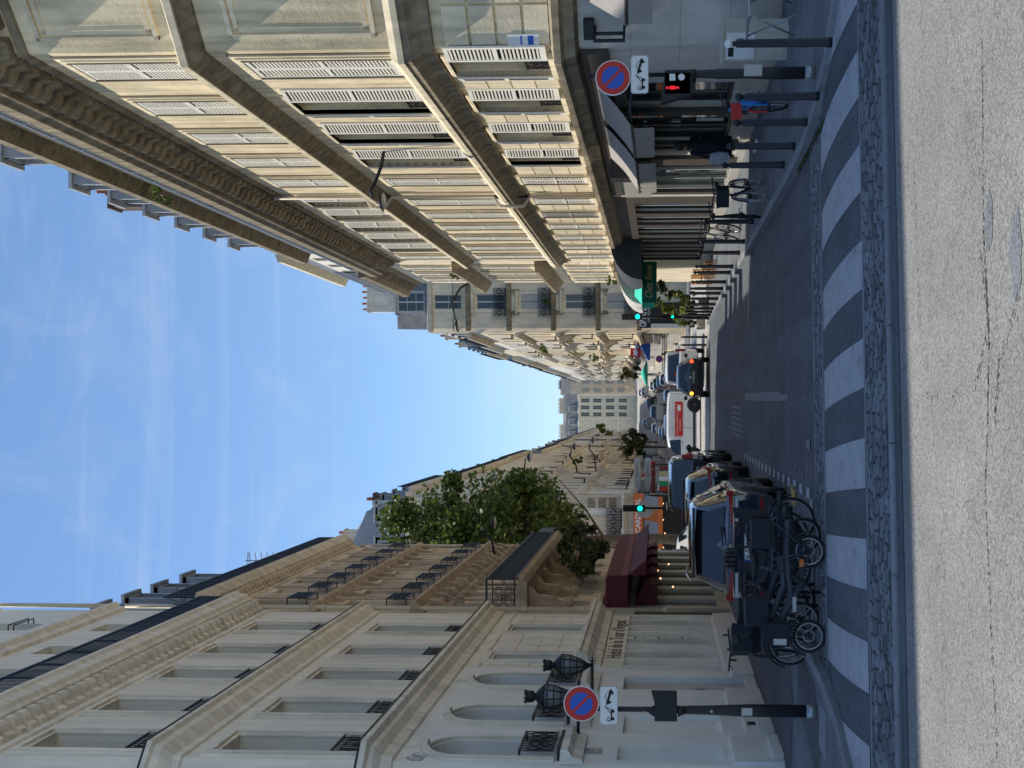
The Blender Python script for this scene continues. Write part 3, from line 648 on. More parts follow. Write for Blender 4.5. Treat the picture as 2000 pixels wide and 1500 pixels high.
# =================================================================== right corner building (sunlit, louvred shutters)
RX = 6.3
def right_block(name, label, Yn, Yf, cols, kinds2, kinds3, kinds4, corner, dz=0.0, attic=True):
    L_ = Yf-Yn; root = thing(name, label, 'building', (RX, Yf, 0), R_(-90))
    S = lambda Y: Yf-Y
    path = [(0,0),(L_,0)] + ([(L_+2.3, 2.3), (L_+0.6, 14)] if corner else [])
    w2, w3 = 1.12, 1.2
    ops = []
    for Y in cols:
        s_ = S(Y); ops += [(s_-w2/2, s_+w2/2, 4.2, 6.02), (s_-w3/2, s_+w3/2, 6.98, 9.75), (s_-w3/2, s_+w3/2, 10.85, 12.95)]
    b = mb('stone_r'); wall(b, 0, L_, 3.9, 13.9, ops, .3)
    if corner:
        for i in range(1, len(path)-1):
            a, c = path[i], path[i+1]; b.poly([(a[0],a[1],3.9),(c[0],c[1],3.9),(c[0],c[1],13.9),(a[0],a[1],13.9)])
    b.mat('stone_r2'); o2 = [(o[0]-.0, o[1]+.0, o[2]-.2, o[3]+.1) for o in ops if o[2] < 5]
    blocks(b, 0.0, L_, 4.15, 6.05, o2, .47, .03, .03)
    if corner:
        m0 = b.xf; b.xf = Matrix.Translation((L_, 0, 0)) @ Matrix.Rotation(R_(45), 4, 'Z'); blocks(b, 0.05, 3.2, 4.1, 6.05, [], .47, .05, .05, ln=.85); b.xf = m0
    b.build('wall', root)
    # string courses
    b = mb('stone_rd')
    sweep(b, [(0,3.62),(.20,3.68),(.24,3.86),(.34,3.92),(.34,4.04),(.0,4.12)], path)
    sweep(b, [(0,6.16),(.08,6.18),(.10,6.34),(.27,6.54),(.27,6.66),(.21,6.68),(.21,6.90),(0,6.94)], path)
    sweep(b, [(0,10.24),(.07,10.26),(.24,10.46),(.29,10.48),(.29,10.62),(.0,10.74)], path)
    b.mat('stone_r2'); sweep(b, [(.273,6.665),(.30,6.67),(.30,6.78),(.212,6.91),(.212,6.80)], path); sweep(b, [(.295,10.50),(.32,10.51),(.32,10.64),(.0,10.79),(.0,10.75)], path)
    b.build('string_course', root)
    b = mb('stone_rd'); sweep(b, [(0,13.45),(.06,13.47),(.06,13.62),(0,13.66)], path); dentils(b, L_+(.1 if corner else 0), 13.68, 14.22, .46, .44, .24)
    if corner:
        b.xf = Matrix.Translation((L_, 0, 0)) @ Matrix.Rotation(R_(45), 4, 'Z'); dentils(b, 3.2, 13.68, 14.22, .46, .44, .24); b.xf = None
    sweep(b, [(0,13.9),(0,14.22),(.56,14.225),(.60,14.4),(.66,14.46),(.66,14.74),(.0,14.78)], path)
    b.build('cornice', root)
    for i, Y in enumerate(cols):
        s_ = S(Y)
        for (k, w_, h_, z_) in ((kinds2[i], w2, 1.82, 4.2), (kinds3[i], w3, 2.77, 6.98), (kinds4[i], w3, 2.10, 10.85)):
            key = (k, w_, h_)
            if k == 'o': place(key, lambda: win_open(w_, h_, rail=.5), root, (s_, 0, z_))
            elif k == 'g': place(key, lambda: win_closed(w_, h_, 'shutter_g'), root, (s_, 0, z_))
            else: place(key, lambda: win_closed(w_, h_), root, (s_, 0, z_))
    # rail, attic storey, roof
    b = mb('steel'); railing(b, L_+(0.3 if corner else 0), 14.78, .86, -.34, .16, 1.4)
    b.build('roof_railing', root)
    b = mb('rglass'); b.box(.05, L_-.05, -.29, -.27, 14.86, 15.52); b.build('railing_screen', root)
    b = mb('stone_r2'); aops = [(S(Y)-.5, S(Y)+.5, 15.1, 16.9) for Y in cols]
    b.xf = Matrix.Translation((0, .35, 0)); wall(b, 0, L_+.4, 14.76, 17.5, aops, .2)
    b.xf = Matrix.Translation((0, .35, 0)); b.mat('stone_rd'); b.extr([(0,17.4),(-.42,17.55),(-.42,17.8),(0,17.95)], 0, L_+.4); b.xf = None
    b.build('attic', root)
    for Y in cols: place(('attic', 1), lambda: (lambda o: (pane(1.0, 1.8, .18, 'glass_b').build('pane', o), o)[1])(casement(1.0, 1.8, 'frame_w', .15).build('window')), root, (S(Y), .35, 15.1))
    b = mb('zinc'); b.extr([(.36,17.8),(1.15,20.4),(5.0,22.2),(12,17.6),(12,17.5),(.36,17.5)], 0, L_+(.4 if corner else 0)); r = b.build('roof', root)
    for i, Y in enumerate(cols):
        place('dormer_r', lambda: dormer(1.05, 1.55, 1.5, 'steelpaint', 'frame_w'), root, (S(Y)+.9*(1 if corner else .3), .42, 18.35))
    b = mb('stone_rd'); b.box(0.02, L_-.0, .42, 12, 3.9, 17.5)   # the mass behind the facade
    if corner: b.prism([(L_,.42,3.9),(L_+2.0,2.5,3.9),(L_+.3,13,3.9),(L_,13,3.9)], (0,0,10.0))
    b.build('party_wall', root)
    return root, S
RA, SA = right_block('corner_building', 'sunlit limestone corner building nearest on the right, white louvred shutters above grey shop awnings', 22.3, 37.4,
    [23.3, 26.2, 29.2, 32.1, 35.1], 'ooooc', 'coooc', 'ccccc', True)
RB, SB = right_block('apartment_building', 'sunlit shuttered apartment building with a brick chimney, between corner building and restaurant', 37.4, 55.0,
    [38.6, 41.3, 44.1, 47.0, 49.9, 52.8], 'cgcccc', 'cccccc', 'oooooc', False)
# bevelled-corner panels
b = mb('stone_r2'); b.xf = Matrix.Translation((15.1, 0, 0)) @ Matrix.Rotation(R_(45), 4, 'Z')
for z0, z1 in ((7.15, 9.75), (11.0, 13.2)):
    for t, o_ in ((.0, .05), (.12, .02)):
        x0, x1 = .25+t, 2.9-t; a, c = z0+t, z1-t
        b.box(x0, x0+.08, -o_, 0.01, a, c); b.box(x1-.08, x1, -o_, 0.01, a, c); b.box(x0, x1, -o_, 0.01, c-.08, c); b.box(x0, x1, -o_, 0.01, a, a+.08)
b.build('corner_panel', RA)
b = mb('pipe'); b.tube([(0.05,-.12,4.1),(0.05,-.12,6.0),(0.05,-.42,6.2),(0.05,-.42,6.9),(0.05,-.12,7.1),(0.05,-.12,10.1),(0.05,-.42,10.3),(0.05,-.42,10.7),(0.05,-.12,10.9),(0.05,-.12,13.6)], .055, 8); b.build('downpipe', RA)
b = mb('iron'); b.tube([(0.0,-.1,4.1),(0.0,-.1,13.6)], .05, 8); b.build('downpipe', RB, (17.5, 0, 0))
chimney(RB, (7.2, 1.9, 20.4), 1.0, 1.3, 2.5, 'brick', 2); chimney(RB, (1.2, 2.6, 20.2), 1.8, .6, 2.0, 'stone_w', 4); chimney(RB, (12.6, 1.6, 20.0), .8, .5, 1.0, 'steelpaint', 3)
b = mb('zinc'); b.box(-.9, .9, 0, 1.2, 0, 1.5); b.build('roof_hatch', RB, (5.4, 1.6, 19.9))

# ---------------- shops under the right corner building
def shops():
    root = RA; S = SA
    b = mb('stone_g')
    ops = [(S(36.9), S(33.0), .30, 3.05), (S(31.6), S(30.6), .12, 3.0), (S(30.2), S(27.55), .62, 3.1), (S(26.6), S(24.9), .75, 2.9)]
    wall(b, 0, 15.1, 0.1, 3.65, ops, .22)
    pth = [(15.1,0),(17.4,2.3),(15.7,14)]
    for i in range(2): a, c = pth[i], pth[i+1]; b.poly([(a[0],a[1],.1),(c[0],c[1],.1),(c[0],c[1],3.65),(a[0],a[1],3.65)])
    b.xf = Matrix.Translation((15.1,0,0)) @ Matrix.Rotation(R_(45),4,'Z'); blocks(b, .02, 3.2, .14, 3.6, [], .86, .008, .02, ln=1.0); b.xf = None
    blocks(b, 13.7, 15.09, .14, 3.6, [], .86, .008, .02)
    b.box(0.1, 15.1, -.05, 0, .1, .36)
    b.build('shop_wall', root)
    b = mb('beam'); b.box(0, 15.0, -.12, -.001, 3.12, 3.6)
    for Y, w_ in ((37.2, .4), (32.5, .8), (30.4, .3), (27.1, .35)): b.box(S(Y)-w_/2, S(Y)+w_/2, -.10, -.001, .36, 3.12)
    b.build('shop_trim', root)
    for k, (a, c, p, q) in enumerate(ops):
        w_ = c-a
        f = mb('blackp' if k else 'frame_g'); f.box(a, a+.06, .06, .12, p, q); f.box(c-.06, c, .06, .12, p, q); f.box(a+.06, c-.06, .06, .12, q-.06, q); f.box(a+.06, c-.06, .06, .12, p, p+.08)
        n = max(1, round(w_/1.35))
        for m in range(1, n): x = a+w_*m/n; f.box(x-.05, x+.05, .05, .12, p+.08, q-.06)
        fo = f.build('shopfront', root)
        g = mb('shopglass'); g.poly([(a,.13,p),(c,.13,p),(c,.13,q),(a,.13,q)]); g.build('pane', fo)
    # shop windows show a few pale garments and posters
    for (Y, z, kind) in ((28.9, 1.1, 'poster'), (29.0, 2.2, 'dress'), (27.9, 2.1, 'dress')):
        d = mb('dresswht'); s_ = S(Y)
        if kind == 'poster': d.box(s_-.35, s_+.35, .122, .127, z-.3, z+.3)
        else: d.prism([(s_-.22, .1, z-.45), (s_+.22, .1, z-.45), (s_+.1, .1, z+.1), (s_+.2, .1, z+.38), (s_-.2, .1, z+.38), (s_-.1, .1, z+.1)], (0, .02, 0))
        tag(d.build('poster' if kind == 'poster' else 'hanging_dress', None), {('poster',28.9): 'pale poster in the lower part of the shop window', ('dress',29.0): 'white dress hanging in the shop window above the pale poster', ('dress',27.9): 'white dress hanging in the shop window nearest the blue bicycle'}[(kind, Y)], kind)
        o = bpy.data.objects[-1]
    b = mb('awn_g'); 
shops()
for o in list(bpy.data.objects):
    if o.name.startswith(('hanging_dress', 'poster')) and o.parent is None:
        o.location = (RX, 37.4, 0); o.rotation_euler = (0, 0, R_(-90))
# things on the right shopfronts: each is a thing of its own, standing in the facade frame
def on_right(o): o.location = (RX, 37.4, 0); o.rotation_euler = (0, 0, R_(-90)); return o
def awning(name, label, s0, s1, z_top, z_bot, out, val, mat, root_fn=None, frame='beam'):
    t = thing(name, label, 'awning', (RX, 37.4, 0), R_(-90))
    b = mb(mat); n = 8; pts = []
    for k in range(n+1):
        q = k/n; pts.append((-out*q, z_top+(z_bot-z_top)*q - .05*math.sin(math.pi*q)))
    for k in range(n):
        (a, za), (c, zc) = pts[k], pts[k+1]; b.poly([(s0,a,za),(s1,a,za),(s1,c,zc),(s0,c,zc)])
    b.build('canopy', t)
    b = mb(mat); m = 20
    for k in range(m):
        x0, x1 = s0+(s1-s0)*k/m, s0+(s1-s0)*(k+1)/m; j0, j1 = .012*math.sin(k*1.9), .012*math.sin((k+1)*1.9)
        b.poly([(x0,-out-.02+j0,z_bot-.03),(x1,-out-.02+j1,z_bot-.03),(x1,-out-.01+j1*2,z_bot-val),(x0,-out-.01+j0*2,z_bot-val)])
    b.build('valance', t)
    b = mb(frame); b.tube([(s0,-out,z_bot),(s1,-out,z_bot)], .035, 8); b.tube([(s0+.1,0,z_top-.5),(s0+.1,-out*.5,z_top-.75),(s0+.1,-out,z_bot)], .02, 6); b.tube([(s1-.1,0,z_top-.5),(s1-.1,-out*.5,z_top-.75),(s1-.1,-out,z_bot)], .02, 6)
    b.tube([(s0,-.06,z_top),(s1,-.06,z_top)], .06, 8); b.build('frame', t)
    return t
awning('shop_awning', 'larger grey cloth awning lowered over the shop door the walker passes', SA(31.9), SA(28.1), 3.55, 2.72, .95, .42, 'awn_g')
awning('shop_awning', 'smaller grey cloth awning right behind the round no parking sign on the post', SA(27.4), SA(24.5), 3.55, 2.74, .95, .42, 'awn_g')
t = thing('shop_awning', 'sunlit sand coloured awning above the green sign on the near corner', 'awning', (RX, 22.3, 0), R_(-45))
b = mb('awn_g'); b.poly([(.95,0,3.6),(3.2,0,3.6),(3.2,-1.0,2.75),(.95,-1.0,2.75)]); b.build('canopy', t); b = mb('awn_g'); b.poly([(.95,-1.02,2.74),(3.2,-1.02,2.74),(3.2,-1.0,2.33),(.95,-1.0,2.33)]); b.build('valance', t)
b = mb('beam'); b.tube([(.95,-1.0,2.75),(3.2,-1.0,2.75)], .035, 8); b.build('frame', t)
# flat signboards of the glazed shop
t = thing('shop_sign', 'long pale grey blank fascia board above the glazed corner shop', 'shop sign', (RX, 37.4, 0), R_(-90)); b = mb('awn_g'); b.box(SA(36.9), SA(32.2), -.26, -.121, 2.45, 3.2); b.build('board', t)
b = mb('shopglass'); b.box(SA(36.9), SA(32.2), -.16, -.13, 3.2, 3.36); b.build('trim', t)
tag(on_right((lambda b: (b.box(SA(32.35), SA(31.75), -.62, -.13, 2.75, 3.45), b.build('hanging_sign'))[1])(mb('iron'))), 'blue black box sign projecting from the wall past the larger grey awning', 'shop sign')
for y_, z_ in ((23.05, 2.95),):
    t = thing('wall_lamp', 'black framed box lamp bracket on the pale corner stones above the green sign', 'wall lamp', (RX, 22.3, 0), R_(-45))
    b = mb('iron'); 
    for z in (2.8, 3.3): b.box(.35, .40, -.5, 0, z, z+.04)
    b.box(.35,.40,-.52,-.48,2.8,3.34); b.box(.35,.40,-.28,-.24,2.8,3.34); b.box(.2,.55,-.16,0,3.34,3.52); b.build('bracket', t)
t = thing('pharmacy_sign', 'green square sign with white letters AB on the corner stones', 'sign', (RX, 22.3, 0), R_(-45)); b = mb('greenp'); b.box(1.02, 1.5, -.05, -.022, 1.55, 1.86); b.build('panel', t)
text('AB', .2, 'white', 'letters', t, (1.26, -.052, 1.74)); text('bio', .1, 'white', 'letters', t, (1.26, -.052, 1.61))
t = thing('advert_poster', 'white and blue poster stuck on the ribbed corner stones between the storeys', 'poster', (RX, 22.3, 0), R_(-45)); b = mb('white'); b.box(.05, .28, -.07, -.056, 4.3, 4.85); b.build('sheet', t); b = mb('bluep'); b.box(.08, .25, -.072, -.0705, 4.4, 4.5); b.box(.08, .25, -.072, -.0705, 4.6, 4.63); b.build('print', t)
# electricity cabinet on the corner, table, chairs
t = thing('cabinet', 'cream electricity cabinet standing against the corner wall by the table', 'cabinet', (6.05, 21.2, .12), R_(-52))
b = mb('beige'); b.box(-.30,.30,-.15,.15,0,1.05); b.box(-.33,.33,-.18,.18,1.05,1.10); b.build('body', t)
b = mb('beige'); b.box(-.26,.26,-.165,-.151,.06,.5); b.build('door', t); b = mb('white'); b.box(-.26,.26,-.165,-.151,.54,1.0); b.build('door', t)
b = mb('iron'); b.box(-.2,-.02,-.17,-.166,.88,.97); b.build('vent', t); b = mb('steel'); b.box(.02,.16,-.17,-.166,.72,.84); b.lathe([(.04,-.172),(.04,-.165)], (.07,0,.62), 10, 'y'); b.build('dial', t)
t = thing('cafe_table', 'small folding metal table with crossed legs beside the cream cabinet', 'table', (6.15, 19.9, .12), R_(20))
b = mb('steel'); b.box(-.35,.35,-.3,.3,.72,.75); b.build('tabletop', t)
for s_ in (-1, 1):
    for q in (-1, 1): b = mb('steel'); b.tube([(s_*.3,q*.25,.02),(s_*.3,-q*.25,.72)], .014, 6); b.build('leg', t)
# person walking past the door, long black coat, grey bag
def skin_body(name, verts, edges, radii, mat, loc, rz=0, parent=None, sub=2):
    me = bpy.data.meshes.new(name); me.from_pydata(verts, edges, []); o = bpy.data.objects.new(name, me); COL.objects.link(o); me.materials.append(mt[mat])
    md = o.modifiers.new('skin', 'SKIN'); md.use_smooth_shade = True
    sv = me.skin_vertices[0].data
    for i, r in enumerate(radii): sv[i].radius = (r if isinstance(r, tuple) else (r, r))
    sv[0].use_root = True
    s_ = o.modifiers.new('sub', 'SUBSURF'); s_.levels = sub; s_.render_levels = sub
    bpy.context.view_layer.update(); dg = bpy.context.evaluated_depsgraph_get()
    m2 = bpy.data.meshes.new_from_object(o.evaluated_get(dg)); bpy.data.objects.remove(o)
    for p in m2.polygons: p.use_smooth = True
    m2.materials.clear(); m2.materials.append(mt[mat])
    o = bpy.data.objects.new(name, m2); COL.objects.link(o); o.location = loc; o.rotation_euler = (0, 0, rz)
    if parent: o.parent = parent
    return o
def person(label, loc, rz, h=1.68, coat='cloth_blk', stride=.2, group=None, coatlen=.55, bag=False):
    k = h/1.7; root = thing('person', label, 'person', loc, rz, group)
    V = [(0,0,.93),(0,0,1.15),(0,0,1.36),(0,.02,1.47),(0,.03,1.58),          # pelvis, belly, chest, neck, head
         (.09,.0,.88),(.10,stride*.55,.48),(.10,stride*.75,.08),(.10,stride*.75+.15,.03),
         (-.09,.0,.88),(-.10,-stride*.2,.48),(-.10,-stride*1.0,.10),(-.10,-stride*1.0+.13,.03),
         (.18,0,1.38),(.23,-.05,1.12),(.22,.05,.88),(.22,.08,.80),
         (-.18,0,1.38),(-.23,.06,1.12),(-.22,.14,.9),(-.22,.18,.82),(0,.035,1.66)]
    E_ = [(0,1),(1,2),(2,3),(3,4),(4,21),(0,5),(5,6),(6,7),(7,8),(0,9),(9,10),(10,11),(11,12),(2,13),(13,14),(14,15),(15,16),(2,17),(17,18),(18,19),(19,20)]
    Rr = [(.14,.11),(.13,.10),(.15,.11),(.05,.05),(.085,.095),(.085,.085),(.055,.055),(.04,.04),(.035,.03),(.085,.085),(.055,.055),(.04,.04),(.035,.03),
          (.05,.05),(.042,.042),(.03,.03),(.028,.018),(.05,.05),(.042,.042),(.03,.03),(.028,.018),(.06,.07)]
    body = skin_body('body', [tuple(c*k for c in v) for v in V], E_, [(a*k, c*k) for a, c in Rr], 'skin', (0,0,0), 0, root)
    b = mb(coat); b.smooth = True; rings = []; n = 18
    for z, rx, ry, oy in ((coatlen,.24,.19,.02),(.8,.22,.17,.01),(1.0,.20,.155,0),(1.2,.215,.155,0),(1.35,.225,.15,0),(1.43,.15,.11,.01),(1.48,.07,.075,.02)):
        rings.append([b.P((rx*k*math.cos(6.2832*q/n)*(1+.03*math.sin(q*5+z*9)), (ry*math.sin(6.2832*q/n)*(1+.05*math.sin(q*3+z*4))+oy)*k, z*k)) for q in range(n)])
    for i in range(len(rings)-1):
        for q in range(n): j = (q+1) % n; b.F((rings[i][q], rings[i][j], rings[i+1][j], rings[i+1][q]))
    b.build('coat', root)
    b = mb(coat); 
    for s_, pth in ((1, ((.17,0,1.40),(.235,-.05,1.12),(.225,.05,.90))), (-1, ((-.17,0,1.40),(-.235,.06,1.12),(-.225,.14,.92)))): b.tube([tuple(c*k for c in p) for p in pth], [.065*k,.055*k,.05*k], 10)
    b.build('sleeve', root)
    b = mb('hair'); b.smooth = True; b.ball((0,.0*k,1.635*k), .105*k, 14, 9, (.95, 1.05, 1.15)); b.ball((0,-.05*k,1.53*k), .085*k, 12, 8, (1, .75, 1.3)); b.build('hair', root)
    for px, py in ((.10, stride*.75+.06), (-.10, -stride*1.0+.05)):
        b = mb('cloth_wht'); b.ball((px*k, py*k, .045*k), .06*k, 12, 8, (.75, 2.0, .8)); b.build('shoe', root)
    if bag:
        b = mb('cloth_gry'); b.smooth = True; pr = []
        for z, rx in ((.62,.10),(.66,.19),(.85,.20),(1.0,.15),(1.04,.06)): pr.append([b.P((-.30+.06*math.cos(6.28*q/12)+.02*math.sin(q*2+z*9), .10+rx*math.sin(6.28*q/12), z)) for q in range(12)])
        for i in range(4):
            for q in range(12): j = (q+1)%12; b.F((pr[i][q],pr[i][j],pr[i+1][j],pr[i+1][q]))
        b.F(pr[0]); b.F(pr[-1]); bg_ = b.build('shoulder_bag'); bg_.location = loc; bg_.rotation_euler = (0,0,rz); tag(bg_, 'grey cloth bag on the shoulder of the walking person in black', 'bag')
        b = mb('steel'); b.tube([(-.27,.04,1.0),(-.2,-.03,1.40),(-.06,-.10,1.43),(.12,-.16,1.20)], .012, 6); s2 = b.build('strap', bg_)
    return root
person('person in a long black coat and white shoes walking with a grey bag', (5.58, 27.4, .12), R_(35), 1.74, bag=True)
# bollards along the right kerb
def bollard(ball='iron', h=1.0, r=.055):
    o = thing('bollard', None, 'bollard'); b = mb('iron'); b.lathe([(r*1.15,0),(r*1.15,.06),(r,.08),(r*.92,h-.1),(r*.6,h-.08),(r*.55,h-.05)], n=14); b.build('post', o)
    b = mb(ball); b.ball((0,0,h), r*.95, 12, 8); b.build('knob', o); return o
bp = [((4.43,15.67),'white', 1.25, 'black bollard with a white ball on top, first at the crossing corner'), ((4.08,16.92),'iron',1.05,'black bollard beside the parked blue bicycle'),
      ((4.04,18.27),'iron',1.0,'black bollard in front of the shop window with the white dresses'), ((4.04,19.93),'iron',1.0,'black bollard directly in front of the walking person'),
      ((4.07,21.65),'iron',1.0,'black bollard just past the walking person with the grey bag'), ((4.15,28.75),'iron',1.05,'black bollard behind the black parked bicycle with a pale tyre'),
      ((4.08,31.7),'iron',1.05,'black bollard before the slim grey bicycle, first in full sun')]
fb = None
for (p, bm_, h, lab) in bp:
    key = ('bol', bm_, h)
    o = place(key, lambda: bollard(bm_, h), None, (p[0], p[1], .12)); o['label'] = lab; o['group'] = 'bollards along the right kerb'
rowY = [33.74, 36.8, 38.2, 40.8, 42.8, 44.3, 46.2, 48.4, 50.2, 51.6, 53.0, 54.6]
for i, Y in enumerate(rowY):
    o = place(('bol', 'iron', 1.05), lambda: bollard('iron', 1.05), None, (4.05-.025*i, Y, .12)); o['label'] = 'thin black bollard in the sunlit row before the green restaurant awning'; o['group'] = 'bollards in the sunlit row'
for i, (x, y, s_) in enumerate(((3.3, 60.5, 1), (3.0, 62.0, 1), (4.6, 64.0, 1))):
    o = place(('bol', 'white', 1.25), lambda: bollard('white', 1.25), None, (x, y, .0)); o['label'] = 'slim white topped bollard at the sunny crossroads corner'; o['group'] = 'white topped bollards at the crossroads'
# =================================================================== left corner building (cream render)
LX = -6.0
def win_deep(w, h, fmat='frame_g', d=.34, rail=.62, sur=True, curtain=True, rows=2, arch=0, style='scroll', smat='stone_lt'):
    o = mb('reveal'); 
    f = casement(w, h if not arch else h-.02, fmat, d-.09, rows).build('window')
    if curtain:
        p = mb('glass_b'); p.poly([(-w/2,d-.03,0),(w/2,d-.03,0),(w/2,d-.03,h),(-w/2,d-.03,h)]); po = p.build('pane', f)
        c = mb('curtain'); c.poly([(-w/2+.06,d-.035,.1),(-.06,d-.035,.1),(-.06,d-.035,h*.93),(-w/2+.06,d-.035,h*.93)]); c.build('curtain', f)
    else: pane(w, h, d-.03).build('pane', f)
    if sur:
        b = mb(smat)
        for t, o_ in ((.20,.05),(.12,.09),(.05,.03)):
            b.box(-w/2-t, -w/2-t+.07, -o_, 0, 0, h+t-.07); b.box(w/2+t-.07, w/2+t, -o_, 0, 0, h+t-.07); b.box(-w/2-t, w/2+t, -o_, 0, h+t-.07, h+t)
        b.box(-w/2-.24, w/2+.24, -.14, 0, -.14, -.002); b.build('surround', f)
    if rail: r = mb('iron'); iron_panel(r, w+.04, rail, -.03, style); r.box(-w/2,w/2,-.12,-.0,-.0,.04); r.build('railing', f)
    return f
Yn, Yf = 21.5, 37.0
LA = thing('corner_building', 'cream corner building nearest on the left with arched windows and blue black roof railing', 'building', (LX, Yn, 0), R_(90))
SL = lambda Y: Y-Yn
Lw = Yf-Yn
path = [(-3.8, 14), (-2.2, 2.2), (0, 0), (Lw, 0)]
cols = [22.4, 25.1, 28.1, 30.9, 34.1]
ops = []
for Y in cols: s_ = SL(Y); ops += [(s_-.6, s_+.6, 7.32, 9.88), (s_-.6, s_+.6, 10.95, 13.3), (s_-.55, s_+.55, 15.4, 17.5), (s_-.5, s_+.5, 19.2, 21.2)]
g_ops = [(SL(22.3)-.6, SL(22.3)+.6, 4.0, 6.22, 1), (SL(24.7)-.6, SL(24.7)+.6, 4.0, 6.22, 1), (SL(27.75)-.6, SL(27.75)+.6, 4.0, 6.22, 1),
         (SL(30.4)-.45, SL(30.4)+.45, 4.25, 6.2), (SL(34.2)-.45, SL(34.2)+.45, 4.25, 6.2)]
b = mb('stone_l'); wall(b, 0, Lw, 7.0, 22.0, ops, .34)
for i in range(2): a, c = path[i], path[i+1]; b.poly([(a[0],a[1],0),(c[0],c[1],0),(c[0],c[1],22.05),(a[0],a[1],22.05)])
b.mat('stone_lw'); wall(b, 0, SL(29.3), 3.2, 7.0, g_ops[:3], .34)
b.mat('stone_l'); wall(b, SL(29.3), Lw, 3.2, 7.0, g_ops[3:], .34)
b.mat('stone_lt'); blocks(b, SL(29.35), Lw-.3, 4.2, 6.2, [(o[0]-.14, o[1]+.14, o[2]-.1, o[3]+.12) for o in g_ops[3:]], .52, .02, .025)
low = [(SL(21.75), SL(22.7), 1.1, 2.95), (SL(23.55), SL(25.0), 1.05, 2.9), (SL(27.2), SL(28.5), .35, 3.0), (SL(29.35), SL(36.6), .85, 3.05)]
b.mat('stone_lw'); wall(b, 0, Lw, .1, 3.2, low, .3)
b.build('wall', LA)
b = mb('stone_lw'); wall(b, 0, Lw, 0, .1, [])
# plinth with stepped top and cellar vents
for x0, x1, z1 in ((0, 1.9, .95), (1.9, 3.8, .62), (3.8, 5.6, .85), (7.1, 7.8, .6), (7.8, Lw, .72)): b.box(x0, x1, -.07, -.002, .1, z1)
b.box(1.9, 3.7, -.12, -.071, .1, .4); b.box(.2, 1.5, -.15, -.071, .1, .3)
b.build('plinth', LA)
for x in (2.6, 8.6, 9.9, 11.9): v = mb('iron'); v.box(x-.12, x+.12, -.078, -.0705, .42, .58); v.build('cellar_vent', LA)
b = mb('stone_lt')
sweep(b, [(0,6.72),(.06,6.74),(.10,6.92),(.24,7.02),(.26,7.10),(.38,7.14),(.38,7.24),(.0,7.32)], path)
sweep(b, [(0,10.35),(.05,10.37),(.05,10.5),(.22,10.68),(.24,10.80),(.32,10.84),(.32,10.92),(.0,10.98)], path)
sweep(b, [(0,13.62),(.05,13.64),(.05,13.78),(0,13.82)], path)
sweep(b, [(0,6.36),(.04,6.38),(.04,6.46),(0,6.48)], [(SL(29.3),0),(Lw,0)])
b.build('string_course', LA)
b = mb('iron_b'); sweep(b, [(.30,7.262),(.39,7.245),(.40,7.275),(.30,7.30)], path); sweep(b, [(.25,10.94),(.33,10.925),(.34,10.95),(.25,10.975)], path); b.build('lead_flashing', LA)
b = mb('stone_lt'); dentils(b, Lw, 13.84, 14.16, .34, .40, .25)
sweep(b, [(0,13.84),(0,14.16),(.38,14.165),(.42,14.24),(.50,14.30),(.54,14.50),(.60,14.56),(.60,14.66),(0,14.70)], path)
sweep(b, [(0,17.95),(.10,17.97),(.14,18.12),(.26,18.2),(.26,18.30),(0,18.34)], path); sweep(b, [(0,21.7),(.3,21.9),(.3,22.1),(0,22.2)], path)
b.build('cornice', LA)
b = mb('iron_b'); railing(b, Lw, 14.68, 1.05, -.42, .125, 1.3); b.build('roof_railing', LA)
for Y in cols:
    for (z, h) in ((7.32, 2.56), (10.95, 2.35)): place(('ld', h), lambda: win_deep(1.2, h), LA, (SL(Y), 0, z))
    place(('ld2',), lambda: win_deep(1.1, 2.1, sur=False, rail=0), LA, (SL(Y), 0, 15.4))
    def top():
        f = win_deep(1.0, 2.0, sur=False, rail=0); r = mb('iron'); 
        for z in (.35, .5): r.tube([(-.55,0,z),(-.55,-.14,z),(.55,-.14,z),(.55,0,z)], .018, 6)
        r.build('railing', f); return f
    place(('ltop',), top, LA, (SL(Y), 0, 19.2))
def arch_win():
    w_, h_ = 1.2, 2.22; f = win_deep(w_, h_, sur=False, rail=0, curtain=False)
    b = mb('stone_lt'); n = 16; r = .6; sp = h_-.6
    for rr, o_ in ((.78, .05), (.70, .08)):
        for k in range(n):
            a0, a1 = math.pi*k/n, math.pi*(k+1)/n; q = []
            for a_, R2 in ((a0, rr-.08), (a0, rr), (a1, rr), (a1, rr-.08)): q.append((-R2*math.cos(a_), 0, sp+R2*math.sin(a_)))
            b.prism(q, (0, -o_, 0))
        b.box(-rr, -rr+.08, -o_, 0, 0, sp); b.box(rr-.08, rr, -o_, 0, 0, sp)
    b.extr([(0,h_+.0),(-.16,h_+.05),(-.16,h_+.16),(0,h_+.2)], -.12, .12); b.box(-.03,.03,-.05,0,h_+.2,h_+.48)
    b.build('surround', f)
    b = mb('iron'); iron_panel(b, 1.28, .62, -.16); b.box(-.64,-.6,-.16,0,.58,.62); b.box(.6,.64,-.16,0,.58,.62)
    for a_ in range(8): b.tube([(0,-.17,.31),(.22*math.cos(a_*.785),-.17,.31+.22*math.sin(a_*.785))], .012, 4)
    b.box(-.66,.66,-.2,0,-.1,-.04); b.build('railing', f)
    b = mb('stone_lt'); b.extr([(0,-.5),(-.08,-.48),(-.12,-.32),(-.24,-.24),(-.24,-.12),(0,-.1)], -.85, .85); b.build('sill', f)
    return f
for o in g_ops[:3]: place('arch_win', arch_win, LA, ((o[0]+o[1])/2, 0, 4.0))
for o in g_ops[3:]: place('sm_win', lambda: win_deep(.9, 1.95, rail=.0), LA, ((o[0]+o[1])/2, 0, 4.25))
